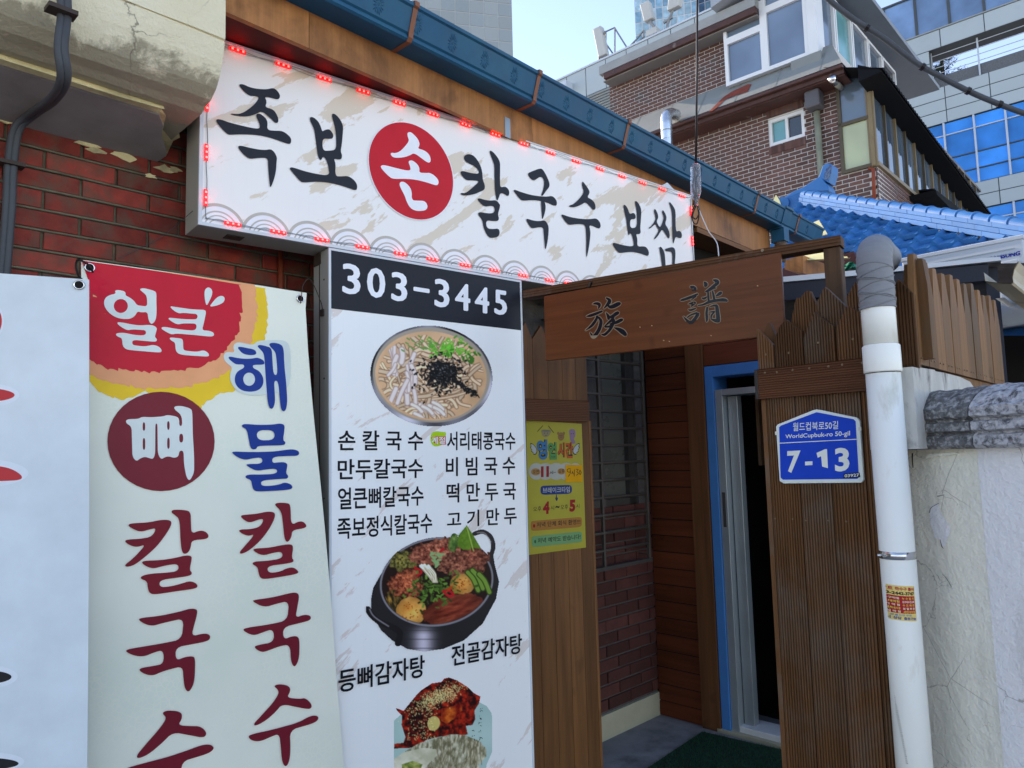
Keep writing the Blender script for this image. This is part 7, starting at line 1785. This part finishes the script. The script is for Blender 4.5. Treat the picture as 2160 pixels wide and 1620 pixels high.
grow(zE, zD, blu, cols, [zE, zV, zU, zT, zD])
grow(zF - 3.2, zF, blu, cols, [zF - 3.2, zF - 2.2, zF - 1.2, zF - .5, zF])
mc = [OZ(1932, 50)[0], OZ(2000, 30)[0], OZ(2075, 10)[0]]; st_ = (mc[2] - mc[0]) / 2
cols = [mc[0] + st_ * k for k in range(-3, 6)]
zTop = zof((1815, 40), (1890, 8))
for a in range(len(cols) - 1):
    u0, u1 = sorted((cols[a], cols[a + 1])); MB().box(OF, u0 + .04, u1 - .04, zA + .06, zTop, -.10, -.06).build('glass_pane', skyg, OB)
for u in cols: MB().box(OF, u - .05, u + .05, zA, zTop, -.12, .0).build('mullion', pdk, OB)
MB().box(OF, min(cols), max(cols), zTop, zTop + .08, -.12, .01).build('top_rail', pdk, OB)
MB().box(OF, uk(-3), uLo, zA, zA + .05, -.6, .04).build('sill_flashing', wear('dusty_sill', (.25, .28, .28), .8, .1, 3), OB)
# ============================================================ pine tree in the loggia gap
def pine(name, label, base, H, Rr, seed, n=2600):
    r = random.Random(seed); t = thing(name, label, 'tree', base)
    MB().tube([base, base + Vector((.02, 0, H * .5)), base + Vector((0, .02, H))], [.12, .07, .015], 8).build('trunk', wear('dark_bark', (.05, .035, .025), .9, .3, 9), t)
    br = MB(); mb = MB()
    for k in range(60):
        h = H * (.12 + .85 * k / 60); L = Rr * (1 - h / H) ** .8 * r.uniform(.7, 1.15); a = r.uniform(0, 6.28); d = Vector((math.cos(a), math.sin(a), r.uniform(-.15, .2)))
        e = base + Vector((0, 0, h)) + d * L; br.tube([base + Vector((0, 0, h)), e], [.025, .006], 4)
        for q in range(n // 60):
            c = (base + Vector((0, 0, h))).lerp(e, r.uniform(.15, 1.05)) + Vector((r.gauss(0, .12), r.gauss(0, .12), r.gauss(0, .08)))
            v = Vector((r.uniform(-1, 1), r.uniform(-1, 1), r.uniform(-.3, .8))).normalized() * r.uniform(.10, .24); s_ = v.cross(Vector((r.uniform(-1, 1), r.uniform(-1, 1), 1))).normalized() * .022
            mb.add([c - s_, c + s_, c + v], [[0, 1, 2]])
    br.build('limbs', wear('dark_bark', (.05, .035, .025), .9, .3, 9), t); mb.build('crown', wear('pine_needles', (.018, .04, .02), .8, .4, 3, bump=0), t)
OFb = PL(-47.5, 2000, 200, Y=34)
pb = OFb.at(1992, 200); pb.z = OFb.at(1992, 200).z - .6; pine('pine_tree', 'dark pine tree seen through the wide loggia opening of the office building', pb, 4.6, 1.3, 3)
pb = OFb.at(1908, 222); pine('pine_tree', 'dark pine tree seen through the narrow loggia opening of the office building', pb, 3.4, 1.0, 5, 1400)
# ============================================================ lower annex with phone antennas (behind the brick house)
LA = PL(-47.5, 1300, 200, Y=24); LZ = lambda x, y, o=0: LA.uz(x, y, o)
LAb = thing('annex_block', 'low pale panelled block with louvres behind the brick apartments', 'office building', LA.at(1250, 300))
zt_ = (LZ(1175, 170)[1] + LZ(1440, 50)[1]) / 2; hP = zt_ - LZ(1222, 185)[1]
hP = abs(zt_ - (LZ(1180, 190)[1])) or .6
u0, u1 = LZ(1120, 200)[0], LZ(1520, 60)[0]; wP = (u1 - u0) / 9
MB().box(LA, u1, u0, 0, zt_, -5, -.02).build('structure_wall', pdk, LAb)
for a in range(9):
    for b in range(4):
        MB().box(LA, u0 + wP * (a + 1) + .015, u0 + wP * a - .015, zt_ - 1.05 * (b + 1) + .015, zt_ - 1.05 * b - .015, -.02, 0).build('cladding_panel', pan, LAb)
MB().box(LA, u1, u0, zt_, zt_ + .06, -.2, .03).build('parapet_cap', mull, LAb)
lv = [LZ(x, 230) for x in (1235, 1292)]
for k in range(14):
    z = LZ(1260, 235, .02)[1] - .7 + k * .1; MB().box(LA, lv[1][0] - .3, lv[0][0] + .05, z, z + .06, 0, .05).build('louvre_blade', mpt, LAb)
MB().box(LA, LZ(1201, 180)[0] - .15, LZ(1201, 180)[0] + .15, LZ(1201, 187, .2)[1], LZ(1201, 172, .2)[1], .0, .4).build('vent_cowl', mull, LAb)
ant = wear('antenna_grey', (.42, .44, .42), .5, .06, 3, bump=0); stl = wear('galvanised_mast', (.20, .22, .23), .5, .15, 5, bump=0)
def antenna(label, mast, panel, w):
    t = thing('phone_antenna', label, 'antenna', LA.at(*mast[0], -.3), 'phone antennas on the roofs')
    MB().tube([LA.at(x, y, -.3) for x, y in mast], .045, 6).build('mast', stl, t)
    a, b = [LA.at(x, y, -.3) for x, y in panel]; ax_ = (b - a).normalized(); s_ = LA.d * w; n_ = LA.n * .12
    MB().prism([a - s_ + n_, a + s_ + n_, a + s_ - n_, a - s_ - n_], [b - s_ + n_, b + s_ + n_, b + s_ - n_, b - s_ - n_]).build('panel', ant, t, bevel=.03)
    return t
t = antenna('slim white phone antenna leaning on a wire frame at the left roof edge', [(1264, 128), (1264, 85), (1278, 66)], [(1274, 119), (1262, 60)], .17)
for q in ([(1278, 120), (1278, 66)], [(1297, 112), (1297, 58)], [(1270, 70), (1297, 58)], [(1297, 60), (1322, 100)], [(1278, 92), (1292, 112)]): MB().tube([LA.at(x, y, -.6) for x, y in q], .03, 5).build('strut', stl, t)
t = antenna('phone antenna panel tilted left above the roof, in front of the glass tower', [(1383, 72), (1378, 55), (1372, 44)], [(1371, 44), (1362, 8)], .17)
MB().tube([LA.at(1371, 47, -.3), LA.at(1384, 62, -.3), LA.at(1381, 72, -.3)], .06, 5).build('bracket', stl, t)
MB().box(LA, LZ(1367, 72)[0] - .2, LZ(1367, 72)[0] + .2, LZ(1367, 80, -.3)[1], LZ(1367, 67, -.3)[1], -.5, -.2).build('equipment_box', ant, t)
for q in ([(1335, 92), (1358, 64)], [(1340, 86), (1352, 72)], [(1345, 90), (1360, 76)], [(1358, 64), (1358, 80)], [(1330, 96), (1345, 80)]): MB().tube([LA.at(x, y, -.6) for x, y in q], .03, 5).build('strut', stl, t)
t = antenna('upright phone antenna panel nearest the brick apartments roof', [(1406, 78), (1408, 50), (1420, 20)], [(1423, 20), (1427, -20)], .22)
MB().tube([LA.at(1400, 48, -.3), LA.at(1418, 36, -.3)], .05, 5).build('bracket', stl, t)

# ============================================================ towers
def tower(name, label, az, px, py, Y, x0, x1, ytop, zbot, wp, hp, mats, gap, back, u_off=0.0, fr=None):
    T_ = PL(az, px, py, Y=Y); t = thing(name, label, 'tower', T_.at(px, py))
    ua, ub_ = sorted((T_.uz(x0, py)[0], T_.uz(x1, py)[0])); zt = T_.uz(px, ytop)[1]; zb = T_.uz(px, zbot)[1]
    MB().box(T_, ua, ub_, 0, zt, -Y * .12, -.05 * Y / 100).build('structure_wall', back, t)
    nu = max(1, round((ub_ - ua) / wp)); w = (ub_ - ua) / nu; me = {}
    nz = int((zt - zb) / hp); b0 = wloc(t)
    for m_ in mats:
        mb = MB().box(T_, gap, w - gap, gap, hp - gap, -.05 * Y / 100, 0); o0 = T_.pt(0, 0); me[m_.name] = bpy.data.meshes.new('facade_panel'); me[m_.name].from_pydata([v - o0 for v in mb.v], [], mb.f); me[m_.name].materials.append(m_)
    cells = [(a, b) for b in range(nz) for a in range(nu)]
    cells = [c for c in cells if -40 < proj(T_.pt(ua + c[0] * w, zt - (c[1] + .5) * hp))[1]]
    cells = cells[-300:]
    for a, b in cells:
        m_ = mats[int(rng.integers(len(mats)))]; o = bpy.data.objects.new('facade_panel', me[m_.name]); COL.objects.link(o); o.parent = t; o.location = T_.pt(ua + a * w, zt - (b + 1) * hp) - b0
    return t
gp1 = wear('pale_grey_panel', (.235, .285, .31), .4, .06, .05, bump=0, rnd=.08); gp2 = wear('pale_grey_glass', (.215, .27, .30), .3, .06, .05, bump=0, rnd=.06)
tower('grey_tower', 'pale grey panelled office tower rising behind the blue gutter', 78, 1000, 60, 120, 868, 1081, -420, 260, 2.55, 2.35, [gp1, gp2], .10, wear('joint_grey', (.30, .35, .37), .6, .03, .1, bump=0))
tg1, tg2, tg3 = glass('tower_glass', (.14, .30, .42), .05, 1.0), glass('tower_glass_light', (.26, .44, .54), .05, 1.0), glass('tower_glass_dark', (.05, .14, .26), .05, 1.0)
tower('glass_tower', 'tall green blue glass tower behind the brick apartments', -74, 1450, 30, 170, 1339, 1474, -420, 130, 1.7, 3.1, [tg2, tg2, tg1], .14, mull)
tower('glass_tower', 'dark blue glass tower beside the paler green glass tower', -60, 1560, 20, 180, 1474, 1660, -420, 90, 1.7, 2.6, [tg1, tg3], .14, mull)
tower('glass_tower', 'blue banded glass tower glimpsed between sun room roof and office building', -60, 1770, 20, 160, 1640, 1817, -420, 130, 1.9, 2.2, [tg1, tg3, gp1], .14, mull)

# ============================================================ cables, bottle, wires
CBL = lambda pts: [CAM + ray(x, y) * (d / ray(x, y).y) for x, y, d in pts]
P = spline(CBL([(1690, -60, 5.2), (1745, -4, 5.2), (1800, 40, 5.2), (1860, 78, 5.2), (1930, 131, 5.2), (1992, 166, 5.2), (2060, 200, 5.2), (2140, 232, 5.2), (2230, 262, 5.2)]), 8)
PC = thing('power_cable', 'thick grey overhead cable sagging across the upper right sky', 'cable', P[20])
MB().tube(P, .020, 10).build('cable', M['cable'], PC, smooth=True)
for x, y in ((1826, 53), (1947, 137), (2040, 188), (2113, 219)):
    c0 = min(P, key=lambda q: abs(proj(q)[0] - x)); k = P.index(c0); d_ = (P[k + 1] - P[k - 1]).normalized(); MB().tube([c0 - d_ * .012, c0 + d_ * .012], .028, 8).build('cable_clip', M['blackcable'], PC)
o = MB().tube(CBL([(1471, -60, 3.9), (1470, 150, 3.9), (1468, 347, 3.9)]), .006, 6).build('hanging_wire', M['blackcable'], smooth=True); top(o, 'black wire dropping straight down to the plastic bottle at the sign corner', 'wire')
BT = thing('plastic_bottle', 'clear plastic bottle sheathing cable joints at the right end of the signboard', 'bottle', CBL([(1468, 400, 3.9)])[0])
g = G('clear_plastic'); g.b.inputs['Transmission Weight'].default_value = .75; g.b.inputs['Alpha'].default_value = .55; co = g.co(); g.bump(g.noise(co, 30, 3), .6, .01); M['pet'] = g.out((.62, .66, .70), .18, 0, .6)
bp = CBL([(1467, 346, 3.9), (1467, 347, 3.9), (1467, 352, 3.9), (1467.5, 362, 3.9), (1467.5, 385, 3.9), (1468, 405, 3.9), (1468, 413, 3.9), (1468.5, 424, 3.9), (1469, 434, 3.9)])
MB().tube(bp, [.010, .022, .028, .028, .029, .028, .024, .011, .010], 16, False).build('bottle_body', M['pet'], BT, smooth=True)
r5 = random.Random(2)
for k in range(5):
    MB().tube(spline(CBL([(1467 + r5.uniform(-5, 5), 352 + 16 * j, 3.9) for j in range(6)]), 4), .003, 5).build('joint_wire', M['blackcable'], BT, smooth=True)
WL = thing('wire_loop', 'loops of thin black wire hanging below the plastic bottle', 'wire', CBL([(1466, 450, 3.9)])[0])
for pts in ([(1466, 432, 3.9), (1459, 450, 3.9), (1462, 468, 3.9), (1470, 472, 3.9), (1474, 455, 3.9), (1471, 434, 3.9)], [(1468, 434, 3.9), (1461, 455, 3.9), (1468, 462, 3.9), (1475, 448, 3.9), (1472, 434, 3.9)]):
    MB().tube(spline(CBL(pts), 6), .0035, 5).build('loop', M['blackcable'], WL, smooth=True)
o = MB().tube(spline(CBL([(1471, 434, 3.9), (1482, 460, 3.9), (1495, 488, 3.9), (1512, 512, 3.9), (1516, 540, 3.8)]), 6), .003, 5).build('lead_wire', M['white_trim'], smooth=True); top(o, 'thin pale wire slanting from the bottle down behind the gate beam', 'wire')
o = MB().tube(spline(CBL([(975, 170, 3.1), (995, 158, 3.1), (1013, 157, 3.1)]), 5), .0012, 4).build('loose_wire', M['white_trim'], smooth=True); top(o, 'short loose wire end under the blue gutter', 'wire')
u, z = FAS.uz(1560, 500, .01)
